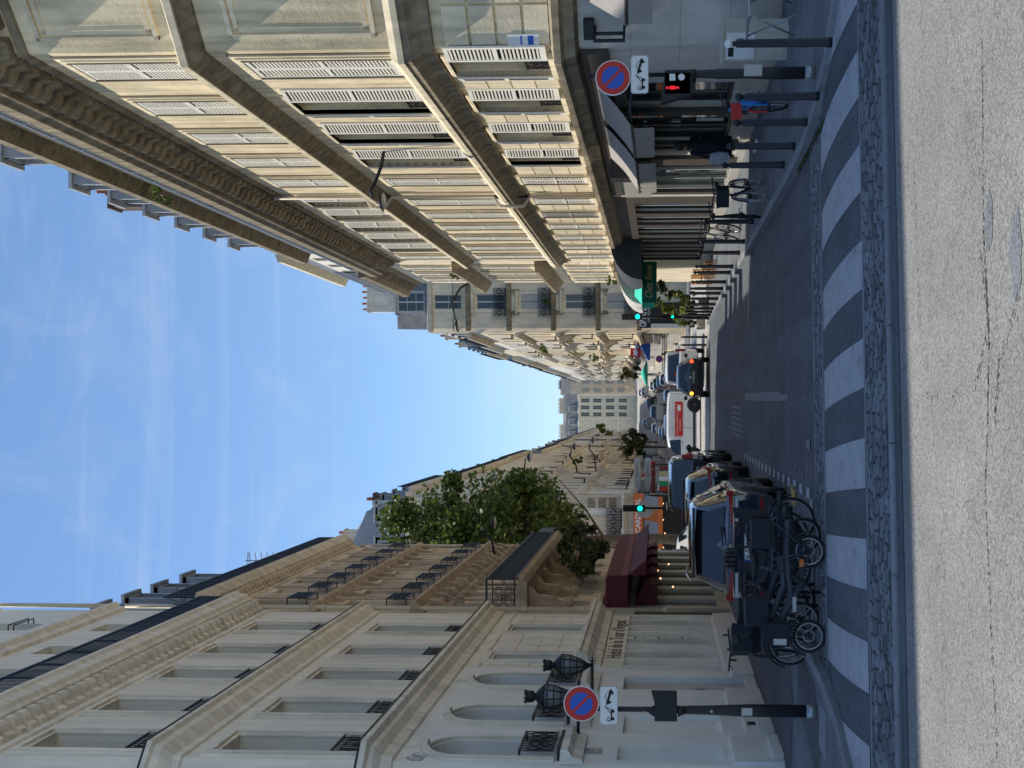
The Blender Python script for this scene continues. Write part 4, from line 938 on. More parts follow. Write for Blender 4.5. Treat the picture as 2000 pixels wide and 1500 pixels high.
# ground floor: hotel front with pilasters, painted door, blind windows
x0, x1 = SL(29.35), SL(36.6)
b = mb('stone_lt')
n = 8
for k in range(n+1):
    x = x0+(x1-x0)*k/n; b.box(x-.09, x+.09, -.06, .24, .85, 3.05)
for k in range(n): pass
b.build('pilaster', LA)
b = mb('stone_lw'); b.box(x0, x1, .20, .24, .85, 3.05); b.build('recessed_panel', LA)
for q_ in ((SL(21.75), SL(22.7), .24, .28, 1.1, 2.95), (SL(23.55), SL(25.0), .12, .28, 1.05, 2.9)): b = mb('stone_lw'); b.box(*q_); b.build('blind_panel', LA)
for k in (1, 3, 6):
    xa, xb = x0+(x1-x0)*k/n, x0+(x1-x0)*(k+1)/n; f = mb('frame_g'); f.box(xa+.12, xb-.12, .12, .17, 1.0, 2.6); fo = f.build('window', LA)
    g = mb('glass_b'); g.poly([(xa+.18,.115,1.06),(xb-.18,.115,1.06),(xb-.18,.115,2.54),(xa+.18,.115,2.54)]); g.build('pane', fo)
d = mb('stone_g'); d.box(SL(27.25), SL(28.45), .16, .22, .1, 3.0); d.box(SL(27.35), SL(28.35), .13, .159, .3, 1.2); d.box(SL(27.35), SL(28.35), .13, .159, 1.35, 2.85); do = d.build('door', LA)
h_ = mb('steel'); h_.tube([(SL(27.5),.12,1.25),(SL(27.5),.05,1.25),(SL(27.5),.05,1.45)], .015, 6); h_.build('handle', do)
b = mb('stone_lt'); b.extr([(0,3.55),(-.10,3.57),(-.14,3.75),(-.34,3.9),(-.36,4.02),(-.42,4.05),(-.42,4.13),(0,4.2)], SL(29.3), Lw+.1); b.box(x0-.1, x1+.1, -.05, 0, 3.06, 3.55); b.build('shop_cornice', LA)
text("Hotel de la Tour d'Argent", .50, 'lettering', 'letters', LA, ((x0+x1)/2, -.053, 3.3), sx=1.02, bold=.004)
for k in range(10): text(random.choice(['salon', 'chambre', '-', 'menu', 'cave', 'bain']), .075, 'lettering', 'letters', LA, (x0+(x1-x0)*4/n, -.063, 2.85-.2*k))
b = mb('pipe'); b.tube([(Lw+.10,-.12,.2),(Lw+.10,-.12,13.6),(Lw+.10,-.12,18.0)], .065, 10)
for z in (2.0, 4.4, 6.1, 9.0, 12.0): b.lathe([(.085,z),(.085,z+.12)], (Lw+.10,-.12,0), 10)
b.tube([(Lw+.10,-.12,18.3),(Lw+.10,-.12,21.9)], .065, 10); b.build('downpipe', LA)
b = mb('stone_l'); b.prism([(0,.5,.02),(Lw-.02,.5,.02),(Lw-.02,14,.02),(-3.2,14,.02),(-1.7,2.4,.02)], (0,0,21.9)); b.build('party_wall', LA)
b = mb('slate'); b.prism([(0,.0,22.1),(Lw,0,22.1),(Lw,14,22.1),(-3.8,14,22.1),(-2.2,2.2,22.1)], (0,0,.1)); b.prism([(.6,.3,22.2),(Lw,.3,22.2),(Lw,13,22.2),(-2.9,13.5,22.2),(-1.2,2.4,22.2)], (0,0,6.0)); b.build('roof', LA)
t = thing('wall_plaque', 'dark information plaque with a pointed top on the pale wall beside the arched window', 'plaque', (LX, 22.25, 3.45), R_(90))
b = mb('frame_g'); b.box(-.14,.14,-.03,-.001,-.22,.18); b.lathe([(.07,.18),(.09,.22),(.05,.36),(.01,.42)], (0,-.03,0), 8); b.build('board', t); b = mb('bluep'); b.box(-.03,.05,-.033,-.0305,-.02,.08); b.build('emblem', t); b = mb('beige'); b.box(-.1,.1,-.033,-.0305,-.19,-.09); b.build('print', t)
t = thing('wall_plaque', 'square pale stone plaque between the blind panel and the grey door', 'plaque', (LX, 25.6, 1.9), R_(90)); b = mb('stone_l'); b.box(-.28,.28,-.025,-.001,-.4,.4); b.build('slab', t)
gr = tag(mb('cloth_gry').build('x') if False else (lambda b: ([b.torus((.1*k, 0, .05*math.sin(k*2)), .10+.03*(k%2), .022, 10, 4, 'y') for k in range(4)], b.build('graffiti'))[1])(mb('steel')), 'silver grey sprayed graffiti loops high on the pale wall', 'graffiti'); gr.location = (LX+.002, 21.62, 6.35); gr.rotation_euler = (0,0,R_(90)); gr.scale = (1, .05, 1)

# =================================================================== ornate brown building with iron balconies, next on the left
Bn, Bf = 37.0, 54.2; Bw = Bf-Bn; SBk = lambda Y: Y-Bn
LB = thing('ornate_building', 'ornate ochre stone apartment building with small iron window guards, above the burgundy awning', 'building', (LX, Bn, 0), R_(90))
bc = [38.4, 40.75, 43.1, 45.5, 47.9, 50.4, 52.8]
ops = []
for Y in bc: s_ = SBk(Y); ops += [(s_-.5, s_+.5, 6.75, 8.55, 1), (s_-.5, s_+.5, 9.75, 11.7), (s_-.5, s_+.5, 12.75, 14.6)]
for Y in bc[:6]: s_ = SBk(Y)+.6; ops.append((s_-.55, s_+.55, 4.35, 5.6))
b = mb('stone_b'); wall(b, 0, Bw, 3.6, 15.1, ops, .25); b.poly([(Bw,0,0),(Bw+1.5,1.5,0),(Bw+1.5,1.5,15.1),(Bw,0,15.1)]); b.poly([(Bw+1.5,1.5,0),(Bw+1.5,12,0),(Bw+1.5,12,15.1),(Bw+1.5,1.5,15.1)])
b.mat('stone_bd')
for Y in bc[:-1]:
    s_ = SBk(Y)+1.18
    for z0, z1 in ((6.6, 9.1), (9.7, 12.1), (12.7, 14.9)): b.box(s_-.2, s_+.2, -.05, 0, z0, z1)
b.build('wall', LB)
pthB = [(0,0),(Bw,0),(Bw+1.5,1.5),(Bw+1.5,12)]
b = mb('stone_bd')
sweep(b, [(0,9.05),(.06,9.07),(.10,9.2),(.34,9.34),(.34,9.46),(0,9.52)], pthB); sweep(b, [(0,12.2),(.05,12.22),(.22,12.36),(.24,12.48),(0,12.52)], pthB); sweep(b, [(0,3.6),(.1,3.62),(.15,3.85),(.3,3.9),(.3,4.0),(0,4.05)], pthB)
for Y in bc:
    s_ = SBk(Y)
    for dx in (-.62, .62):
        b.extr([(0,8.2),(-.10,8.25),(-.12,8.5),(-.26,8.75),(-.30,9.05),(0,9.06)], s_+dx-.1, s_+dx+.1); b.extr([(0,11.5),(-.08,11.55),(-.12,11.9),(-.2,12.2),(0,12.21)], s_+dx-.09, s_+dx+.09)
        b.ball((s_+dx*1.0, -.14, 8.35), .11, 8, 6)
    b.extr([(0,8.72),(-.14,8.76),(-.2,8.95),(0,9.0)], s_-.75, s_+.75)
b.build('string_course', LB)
b = mb('stone_b'); dentils(b, Bw, 15.15, 15.45, .30, .35, .2); sweep(b, [(0,15.0),(.05,15.02),(.05,15.12),(0,15.14)], pthB); sweep(b, [(0,15.14),(0,15.45),(.35,15.455),(.5,15.7),(.54,15.85),(0,15.9)], pthB); b.build('cornice', LB)
def guard_win(w_=1.0, h_=1.95, arch=0, blind=True, gh=.62):
    f = casement(w_, h_, 'frame_w', .18, 2).build('window'); pane(w_, h_, .215).build('pane', f)
    if blind: c = mb('shutter'); c.box(-w_/2+.04, w_/2-.04, .12, .16, h_*.35, h_-.05); c.build('blind', f)
    r = mb('iron_b'); r.box(-w_/2-.12, w_/2+.12, -.30, -.27, 0, .03); iron_panel(r, w_+.24, gh, -.28)
    for s_ in (-1, 1): r.box(s_*(w_/2+.12)-.012, s_*(w_/2+.12)+.012, -.28, 0, gh-.03, gh); r.box(s_*(w_/2+.12)-.012, s_*(w_/2+.12)+.012, -.28, 0, 0, .03); [r.box(s_*(w_/2+.12)-.006, s_*(w_/2+.12)+.006, -.22+.07*q, -.21+.07*q, .03, gh-.03) for q in range(3)]
    r.build('railing', f)
    b = mb('stone_b'); b.box(-w_/2-.13, -w_/2, -.05, 0, 0, h_+.12); b.box(w_/2, w_/2+.13, -.05, 0, 0, h_+.12); b.box(-w_/2-.13, w_/2+.13, -.06, 0, h_, h_+.14); b.build('surround', f)
    return f
for i, Y in enumerate(bc):
    place(('gw', 1.95, i % 3 != 1), lambda: guard_win(1.0, 1.95, 0, i % 3 != 1), LB, (SBk(Y), 0, 9.75)); place(('gw', 1.85, i % 3 == 1), lambda: guard_win(1.0, 1.85, 0, i % 3 == 1), LB, (SBk(Y), 0, 12.75))
    place('bw', lambda: (lambda f: (pane(1.0,1.8,.215).build('pane', f), f)[1])(casement(1.0,1.8,'frame_w',.18,2).build('window')), LB, (SBk(Y), 0, 6.75))
for Y in bc[:6]: place('bm', lambda: (lambda f: (pane(1.1,1.25,.215).build('pane', f), f)[1])(casement(1.1,1.25,'frame_g',.18,1).build('window')), LB, (SBk(Y)+.6, 0, 4.35))
# the long first-floor balcony on stone consoles
b = mb('stone_bd'); b.extr([(0,6.12),(-.8,6.14),(-.95,6.25),(-1.0,6.4),(0,6.42)], .55, Bw-2.5)
for k in range(7):
    x = 1.0+k*2.35
    b.extr([(0,4.85),(-.12,4.9),(-.18,5.15),(-.38,5.4),(-.42,5.85),(-.6,6.0),(-.62,6.11),(0,6.11)], x-.11, x+.11); b.ball((x,-.2,4.9), .16, 8, 6)
b.build('balcony_slab', LB)
b = mb('iron_b'); X0, X1 = .6, Bw-2.6
b.box(X0,X1,-.95,-.90,7.30,7.36); b.box(X0,X1,-.94,-.91,6.48,6.52)
n = int((X1-X0)/.11)
for k in range(n+1): x = X0+(X1-X0)*k/n; b.box(x-.01,x+.01,-.935,-.915,6.42,7.30)
k = X0+.3
while k < X1: b.torus((k,-.925,6.9), .17, .014, 10, 4, 'y'); k += .5
for x in (X0, X1):
    b.box(x-.02,x+.02,-.95,0,7.30,7.36); b.box(x-.015,x+.015,-.95,0,6.48,6.52); b.box(x-.015,x+.015,-.95,0,7.14,7.17)
    for q in (-.92, -.75, -.04): b.box(x-.012,x+.012,q-.015,q+.015,6.42,7.30)
    for cy, cz in ((-.24,6.67),(-.55,6.67),(-.24,6.98),(-.55,6.98)):
        for R2 in (.135,.075): b.torus((x,cy,cz), R2, .013, 14, 4, 'x')
    b.torus((x,-.395,6.825), .05, .02, 8, 4, 'x'); b.torus((x,-.83,6.83), .05, .012, 8, 4, 'x')
b.build('balcony_railing', LB)
b = mb('iron_b'); b.box(Bw-2.2,Bw-.2,-.9,-.86,6.0,7.2); b.box(Bw-2.2,Bw-2.16,-.9,0,6.0,7.2); b.box(Bw-2.2,Bw-.2,-.9,0,5.9,6.0); b.build('balcony_box', LB)
b = mb('stone_b'); b.prism([(0,.45,0.1),(Bw,.45,0.1),(Bw+1.2,1.7,0.1),(Bw+1.2,12,.1),(0,12,.1)], (0,0,15.0)); b.build('party_wall', LB)
b = mb('slate'); b.extr([(.1,15.85),(1.3,18.6),(5,19.6),(12,15.85)], 0, Bw); rf = b.build('roof', LB)
b = mb('iron'); railing(b, Bw, 15.88, .95, -.40, .10, 1.6); b.box(0,Bw,-.40,-.39,15.95,16.7); b.build('roof_railing', LB)
for Y in (41.2, 43.6, 46.1, 48.9): place('dormer_l', lambda: dormer(1.25, 2.3, 2.4, 'zinc', 'frame_g'), LB, (SBk(Y), .55, 18.2))
chimney(LB, (16.2, 2.2, 18.0), 1.2, .6, 2.2, 'stone_b', 3)
b = mb('pipe'); b.tube([(Bw-.1,-.1,4.1),(Bw-.1,-.1,15.0)], .06, 8); b.build('downpipe', LB)
t = thing('roof_aerial', 'comb shaped television aerial on a mast above the brown building roof', 'aerial', (-6.25, 50.5, 15.9), R_(0))
b = mb('iron'); b.tube([(-.25,0,0),(-.25,0,2.9)], .022, 6); b.tube([(.1,0,1.2),(.1,0,2.9)], .018, 5); b.tube([(-.3,0,2.8),(.4,0,2.8)], .018, 5)
for k in range(7): b.tube([(.0,0,1.25+.24*k),(.45,.0,1.32+.24*k)], .014, 4)
b.tube([(-.25,0,2.5),(.1,0,2.5)], .016, 4); b.build('mast', t)
t = thing('roof_aerial', 'spiky black aerial leaning over the blue black roof railing', 'aerial', (-5.9, 36.4, 14.7), R_(20))
b = mb('iron'); b.tube([(0,0,0),(0.2,0,1.6)], .018, 6)
for k in range(6): a = k*.6-1.5; b.tube([(.2,0,1.3),(.2+.7*math.sin(a),.2,1.3+.6*math.cos(a))], .012, 4)
b.build('mast', t)
# shopfront below the brown building: tiled piers and dark openings
b = mb('beige')
for k in range(8):
    x = .3+k*2.1; b.box(x, x+.75, -.10, 0, .1, 3.0)
    for z in (.55, 1.1, 1.65, 2.2, 2.75): b.box(x-.001, x+.751, -.102, .0, z-.008, z+.008) if False else None
b.build('shop_pier', LB)
b = mb('shopglass'); b.poly([(0,.0,.1),(Bw,.0,.1),(Bw,.0,3.6),(0,.0,3.6)]); b.build('shop_window', LB)
b = mb('beige'); b.box(0,Bw,-.12,0.0,2.95,3.55); b.box(0,Bw,-.08,-.001,.1,.5); b.build('shop_fascia', LB)
for k, (x, z) in enumerate(((6.0,2.2),(8.1,2.3),(9.9,1.9),(4.0,1.8))): l = tag((lambda b: (b.ball((0,0,0), .035, 8, 6), b.build('shop_light'))[1])(mb('bulb_on')), ['warm shop light glowing inside the third dark bay under the burgundy awnings','warm shop light in the bay before the farthest tiled pier','warm low shop light deepest under the burgundy awnings','warm shop light behind the black car roof'][k], 'light'); l.location = (LX+.25, Bn+x, z)
# burgundy awnings of the brasserie
t = thing('brasserie_awning', 'large burgundy awning box hanging under the iron balcony', 'awning', (LX, Bn, 0), R_(90))
b = mb('awn_red'); b.box(-5.2+5.4, 12.0, -1.1, -.02, 3.15, 3.75); b.build('hood', t)
b = mb('awn_red2'); b.poly([(.15,-1.13,3.14),(12.05,-1.13,3.14),(12.05,-1.03,3.80),(.15,-1.03,3.80)]); b.box(.15,12.05,-1.03,0,3.752,3.80); b.build('edge', t)
b = mb('awn_red')
for k in range(6): x = .3+k*2; b.poly([(x,-1.1,3.14),(x+1.95,-1.1,3.14),(x+1.95,-1.55,2.62),(x,-1.55,2.62)]); b.poly([(x,-1.1,3.14),(x,-1.55,2.62),(x,-1.1,2.62)])
b.build('canopy', t)
for k in range(5):
    t2 = thing('window_awning', ['small burgundy window awning nearest the hotel wall','second small burgundy window awning','middle small burgundy window awning','fourth small burgundy window awning','farthest small burgundy window awning, by the orange sign'][k], 'awning', (LX, Bn+1.2+k*2.6, 0), R_(90), 'small burgundy awnings')
    b = mb('awn_red'); pr = [(0,2.95),(-.35,2.9),(-.62,2.72),(-.72,2.5),(-.72,2.3),(0,2.3)]; b.extr(pr, 0, 1.5); b.build('canopy', t2); b = mb('awn_red2'); b.extr([(-.63,2.74),(-.735,2.5),(-.735,2.42),(-.64,2.66)], -.01, 1.51); b.build('edge', t2)
# =================================================================== third right building with the projecting corner
C3n, C3f = 55.0, 64.5
RC = thing('apartment_building', 'sunlit building with grey metal roof rail and stepped ledges above the green restaurant awning', 'building', (RX, C3f, 0), R_(-90))
SC = lambda Y: C3f-Y; W3 = C3f-C3n; pth = [(-2.6,2.6),(0,0),(W3,0)]
cc = [57.0, 59.6, 62.2]; ops = []
for Y in cc: ops += [(SC(Y)-.55,SC(Y)+.55,4.5,6.4),(SC(Y)-.55,SC(Y)+.55,7.9,10.3),(SC(Y)-.55,SC(Y)+.55,11.5,13.6)]
b = mb('stone_o'); wall(b, 0, W3, 0.1, 15.2, ops, .25); b.poly([(-2.6,2.6,.1),(0,0,.1),(0,0,15.2),(-2.6,2.6,15.2)]); b.poly([(-2.6,2.6,.1),(-2.6,14,.1),(-2.6,14,15.2),(-2.6,2.6,15.2)])
b.mat('stone_r2'); blocks(b, 0, W3, 4.4, 7.0, [(o[0]-.1,o[1]+.1,o[2],o[3]) for o in ops[::3]], .45, .02, .025); b.build('wall', RC)
b = mb('stone_rd'); 
for z in (3.7, 7.1, 10.7): sweep(b, [(0,z),(.1,z+.05),(.5,z+.35),(.5,z+.5),(0,z+.55)], pth)
sweep(b, [(0,14.3),(.1,14.35),(.15,14.8),(.65,15.0),(.7,15.3),(0,15.4)], pth); dentils(b, W3, 14.5, 14.98, .4, .4, .2); b.build('string_course', RC)
for Y in cc:
    for z, h in ((4.5,1.9),(7.9,2.4),(11.5,2.1)): place(('w3',h), lambda: win_closed(1.1,h), RC, (SC(Y),0,z))
b = mb('steel'); railing(b, W3, 15.4, 1.0, -.45, .12, 1.0); railing(b, W3, 15.4, .55, -.46, .12, 1.0); b.build('roof_railing', RC)
b = mb('stone_w'); b.xf = Matrix.Translation((0, .35, 0)); wall(b, -1.6, W3, 15.35, 18.6, [(SC(Y)-.5,SC(Y)+.5,15.7,17.8) for Y in cc], .2); b.xf = None; b.box(-1.6, W3, .56, 12, 15.35, 18.5); b.build('attic', RC)
for Y in cc: place(('attic', 1), None, RC, (SC(Y), .35, 15.8))
b = mb('stone_r2'); b.extr([(.35,18.5),(.0,18.65),(.0,18.85),(.35,19.0)], -1.7, W3); b.build('attic_cornice', RC)
b = mb('zinc'); b.extr([(.36,18.6),(1.4,20.6),(5,21.6),(12,18.6)], -1.6, W3); b.build('roof', RC)
chimney(RC, (2.0, 2.2, 20.3), 1.4, .6, 1.6, 'stone_w', 4)
b = mb('stone_rd'); b.prism([(-2.4,2.9,.1),(0,.4,.1),(W3,.4,.1),(W3,13,.1),(-2.4,13,.1)], (0,0,15.1)); b.build('party_wall', RC)
# ground floors of the second and third right buildings
def right_ground(root, L_, mat='beam'):
    b = mb(mat); ops2 = [(x+.25, x+2.35, .5, 3.0) for x in [k*2.6 for k in range(int(L_/2.6))]]
    wall(b, 0, L_, .1, 3.62, ops2, .25); b.build('shopfront', root)
    b = mb('shopglass'); b.poly([(0,.25,.1),(L_,.25,.1),(L_,.25,3.6),(0,.25,3.6)]); b.build('shop_window', root)
    b = mb('frame_w')
    for o in ops2:
        for x in (o[0], (o[0]+o[1])/2-.03, o[1]-.06): b.box(x, x+.06, .1, .16, o[2], o[3])
    b.build('window_frame', root)
right_ground(RB, 17.6)
for k, (x, z0, z1, w_, m_) in enumerate(((16.2,.9,2.6,.5,'dresswht'),(15.3,1.0,2.4,.35,'cloth_gry'),(14.6,1.6,2.2,.25,'bluep'),(13.0,.8,2.5,.6,'interior_glow'),(10.6,1.0,2.2,.5,'interior_glow'),(8.0,.9,2.6,.4,'beige'))):  # window displays, plus panels with the shop's inside glow painted in
    p_ = mb(m_); p_.box(x-w_/2, x+w_/2, .236, .246, z0, z1); p_.build('display_glow_panel', RB)
b = mb('stone_g'); b.box(17.0, 17.5, -.06, 0, .1, 3.6); b.box(0,17.6,-.05,0,.1,.5); b.build('pier', RB)

# =================================================================== tall corner building across the crossroads (right)
def far_block(name, label, side, x, Yn, Yf, h, tone, seed, bays=None, oriel=True, mans=True, chamfer=False, st=3.4):
    rnd = random.Random(seed); Lb = Yf-Yn; z0 = gz((Yn+Yf)/2) if Yn > 112 else 0
    if side > 0: root = thing(name, label, 'building', (x, Yf, z0), R_(-90)); 
    else: root = thing(name, label, 'building', (x, Yn, z0), R_(90))
    nst = int((h-4)/st); n = bays or max(2, int(Lb/3.0)); ops = []
    for k in range(n):
        cx = Lb*(k+.5)/n
        for s_ in range(nst): ops.append((cx-.55, cx+.55, 4.6+s_*st, 4.6+s_*st+2.1))
    b = mb(tone); wall(b, 0, Lb, -1, h, ops, .2); b.box(0, Lb, .35, 12, -1, h-.1); b.build('wall', root)
    b = mb(tone)
    for z in [4.0]+[4.0+st*s_ for s_ in range(1, nst)]+[h]:
        o_ = .45 if z == h else .3; b.extr([(0,z-.25),(-o_*.5,z-.2),(-o_,z),(-o_,z+.14),(0,z+.18)], -.02, Lb+.02)
    if oriel:
        for s_ in range(1, nst-1):
            z = 4.0+st*s_; cx = Lb*rnd.choice([.2,.5,.8]); b.extr([(0,z-1.3),(-.25,z-1.1),(-.5,z-.6),(-.8,z-.2),(-.8,z),(0,z)], cx-.9, cx+.9)
    b.build('string_course', root)
    def w():
        f = casement(1.1, 2.1, 'frame_w', .12, 1).build('window'); pane(1.1, 2.1, .16).build('pane', f); return f
    def wb():
        f = w(); r = mb('iron'); iron_panel(r, 1.5, .8, -.35, 'x'); r.box(-.75,.75,-.37,0,-.06,0); r.build('railing', f); return f
    def ws():
        f = w(); s2 = mb('shutter'); s2.box(-.55,-.01,-.03,.02,0,2.1); s2.box(.01,.55,-.03,.02,0,2.1)
        z = .15
        s2.mat('louvre_dark')
        while z < 2.0: s2.box(-.5,.5,-.034,-.029,z,z+.03); z += .12
        s2.build('shutter', f); return f
    for i, o in enumerate(ops):
        k = rnd.random(); key = 'fw' if k < .35 else 'fb' if k < .7 else 'fs'
        place(key, {'fw': w, 'fb': wb, 'fs': ws}[key], root, ((o[0]+o[1])/2, 0, o[2]))
    b = mb('iron'); b.box(0, Lb, -.45, -.42, h+.9, h+.95); [b.box(Lb*k/40-.02, Lb*k/40+.02, -.45, -.42, h+.15, h+.9) for k in range(41)]; b.build('roof_railing', root)
    if mans:
        b = mb('zinc' if rnd.random() < .6 else 'slate'); b.extr([(.1,h+.15),(1.2,h+3.0),(4,h+4.2),(11,h+.15)], 0, Lb); r = b.build('roof', root)
        for k in range(n): place('fdormer', lambda: dormer(1.2,1.7,1.5), root, (Lb*(k+.5)/n, .2, h+.5))
    for k in range(max(1, int(Lb/9))): chimney(root, (Lb*(k+.6)/max(1, int(Lb/9)), 1.0, h+1.4), 1.1, .8, 2.6+.5*rnd.random(), rnd.choice(['brick','stone_b','stone_w']), 5)
    b = mb(rnd.choice(['beam','frame_g','iron_b','awn_red'])); b.box(0.2, Lb-.2, -.1, 0, 2.9, 3.7); 
    b.mat('shopglass'); b.box(.4, Lb-.4, -.03, -.001, .3, 2.9); b.build('shopfront', root)
    return root
# tall building: front faces us, bay fronts with iron balconies
TB = thing('corner_building', 'tall pale corner building beyond the crossroads, its shaded front stacked with iron balconies', 'building', (6.15, 106, 0), 0)
fr = Matrix.Rotation(R_(-6), 4, 'Z')
b = mb('stone_o'); b.xf = fr; zs = [4.1, 7.5, 11.2, 14.9]; ops = []
for z in zs:
    for cx in (2.6, 6.6): ops.append((cx-.6, cx+.6, z+.15, z+2.55))
ops += [(2.0,3.2,18.7,21.0),(6.0,7.2,18.7,21.0)]
wall(b, .4, 9.5, 0, 21.4, ops, .25); b.xf = None
b.poly([(0,.5,0),(.4,-.05,0),(.4,-.05,21.4),(0,.5,21.4)]); b.build('front_wall', TB)
b = mb('stone_rd')
for z in zs+[18.3]:
    b.xf = fr; b.extr([(0,z-.35),(-.15,z-.3),(-.35,z-.08),(-.35,z+.06),(0,z+.1)], .2, 9.5); b.xf = None
    if z < 18: b.xf = fr; [b.extr([(0,z-1.0),(-.15,z-.9),(-.3,z-.35),(0,z-.3)], cx+dx-.15, cx+dx+.15) for cx in (2.6,6.6) for dx in (-.9,.9)]; b.xf = None
b.build('string_course', TB)
b = mb('stone_o'); b.xf = fr
for z in zs:
    for cx in (.95, 4.6): b.box(cx-.3, cx+.3, -.05, 0, z+.4, z+2.7); b.box(cx-.2, cx+.2, -.08, -.05, z+.8, z+2.3)
    for cx in (2.6, 6.6): b.box(cx-.85, cx-.66, -.10, 0, z+.15, z+2.8); b.box(cx+.66, cx+.85, -.10, 0, z+.15, z+2.8); b.extr([(0,z+2.75),(-.22,z+2.8),(-.3,z+3.0),(0,z+3.1)], cx-.95, cx+.95)
b.build('wall_panel', TB)
def tw():
    f = casement(1.2, 2.4, 'frame_w', .15, 1).build('window'); pane(1.2, 2.4, .19).build('pane', f)
    r = mb('iron'); iron_panel(r, 2.3, .95, -.5); [r.box(-1.15+.19*k-.022,-1.15+.19*k+.022,-.53,-.49,0,.95) for k in range(13)]; [r.torus((-.9+.6*k,-.51,.5), .2, .03, 10, 4, 'y') for k in range(4)]; r.box(-1.15,-1.12,-.5,0,.9,.95); r.box(1.12,1.15,-.5,0,.9,.95); r.box(-1.15,1.15,-.52,0,-.08,0); r.build('railing', f)
    s_ = mb('shutter_g'); s_.box(-.6,-.03,-.02,.03,0,2.4); s_.box(.03,.6,-.02,.03,0,2.4); so = s_.build('shutter', f); return f
def tw2():
    f = casement(1.2, 2.4, 'frame_w', .15, 1).build('window'); pane(1.2, 2.4, .19).build('pane', f)
    r = mb('iron'); iron_panel(r, 2.3, .95, -.5); [r.box(-1.15+.19*k-.022,-1.15+.19*k+.022,-.53,-.49,0,.95) for k in range(13)]; [r.torus((-.9+.6*k,-.51,.5), .2, .03, 10, 4, 'y') for k in range(4)]; r.box(-1.15,-1.12,-.5,0,.9,.95); r.box(1.12,1.15,-.5,0,.9,.95); r.box(-1.15,1.15,-.52,0,-.08,0); r.build('railing', f); return f
for i, z in enumerate(zs):
    for cx in (2.6, 6.6): p_ = fr @ Vector((cx, 0, z+.15)); place(('tw', i % 2), tw if i % 2 == 0 else tw2, TB, tuple(p_), (0,0,R_(-6)))
for cx in (2.6, 6.6): p_ = fr @ Vector((cx, 0, 18.7)); place('tw3', lambda: (lambda f: (pane(1.2,2.3,.19).build('pane', f), f)[1])(casement(1.2,2.3,'frame_w',.15,2).build('window')), TB, tuple(p_), (0,0,R_(-6)))
b = mb('iron'); b.xf = fr; 
for z in (18.5,): b.box(.2,9.5,-.45,-.42,z+.85,z+.9); [b.box(.2+k*.15,.22+k*.15,-.45,-.43,z,z+.85) for k in range(62)]
b.build('balcony_railing', TB)
b = mb('stone_c'); b.xf = fr; b.extr([(0,21.1),(-.3,21.2),(-.45,21.5),(0,21.6)], .1, 9.5); b.xf = None; b.build('cornice', TB)
b = mb('mansard_grey'); b.xf = fr; b.extr([(0,21.55),(1.3,24.4),(6,25.3),(12,21.5)], .3, 9.5); b.xf = None; b.build('roof', TB)
p_ = fr @ Vector((2.6, .05, 21.8)); d_ = dormer(1.9, 2.4, 1.6, 'steelpaint', 'frame_w', pn='glass'); d_.parent = TB; d_.location = p_; d_.rotation_euler = (0,0,R_(-6)); copy_tree(d_, TB, tuple(fr @ Vector((6.4,.05,21.8))))
chimney(TB, (4.5, 3.0, 24.0), 5.0, .9, 3.2, 'stone_c', 10, name='chimney')
b = mb('stone_c'); b.prism([(.3,.8,0),(9.4,-.3,0),(11,16,0),(.3,16,0)], (0,0,21.3)); b.build('party_wall', TB)
b = mb('stone_w'); wall(b, 0, 1, 0, .1, []); 
b = mb('blackp'); b.xf = fr; b.box(.4, 9.0, -.25, 0, 3.0, 4.0); b.xf = None; o = b.build('shop_fascia', TB)
text('OPTIC 2CREE', .80, 'white', 'letters', TB, tuple(fr @ Vector((.5,-.27,3.62))), (R_(90),0,R_(-6)), bold=.02, align='LEFT', sx=.52)
text('OPTIQUE', .3, 'white', 'letters', TB, tuple(fr @ Vector((1.5,-.27,3.15))), (R_(90),0,R_(-6)))
b = mb('stone_w'); b.xf = fr; b.box(.4,.75,-.2,0,.0,3.0); b.xf = None; b.build('pier', TB); b = mb('blackp'); b.xf = fr; b.box(.75,2.5,-.2,0,.5,3.0); b.xf = None; b.build('shop_door', TB)
# street side of the tall building and the row climbing the hill
far_block('apartment_building', 'bright sunlit flank with blank white fascia directly behind the tall corner building', 1, 6.15, 106.5, 121, 18.2, 'stone_o', 3)
specs = [(121,137,18.5,'stone_w','sunlit cream building with stone oriels, second up the right side of the hill'), (137,154,19.5,'stone_o','sunlit ochre building halfway up the right side of the hill'),
         (154,172,18.0,'stone_w','pale sunlit building below the last bend, right side of the hill'), (172,196,17.0,'stone_o','narrow sunlit ochre building before the white rendered gable'),
         (196,225,16.5,'stone_w','white gabled building far up the right side'), (225,262,16.0,'stone_c','distant grey building near the top of the right side'), (262,305,15.0,'stone_w','farthest pale building on the right side of the hill')]
for i, (a, c, h, tn, lab) in enumerate(specs): far_block('apartment_building', lab, 1, 6.15+(0 if a < 200 else .3), a, c, h, tn, 20+i)
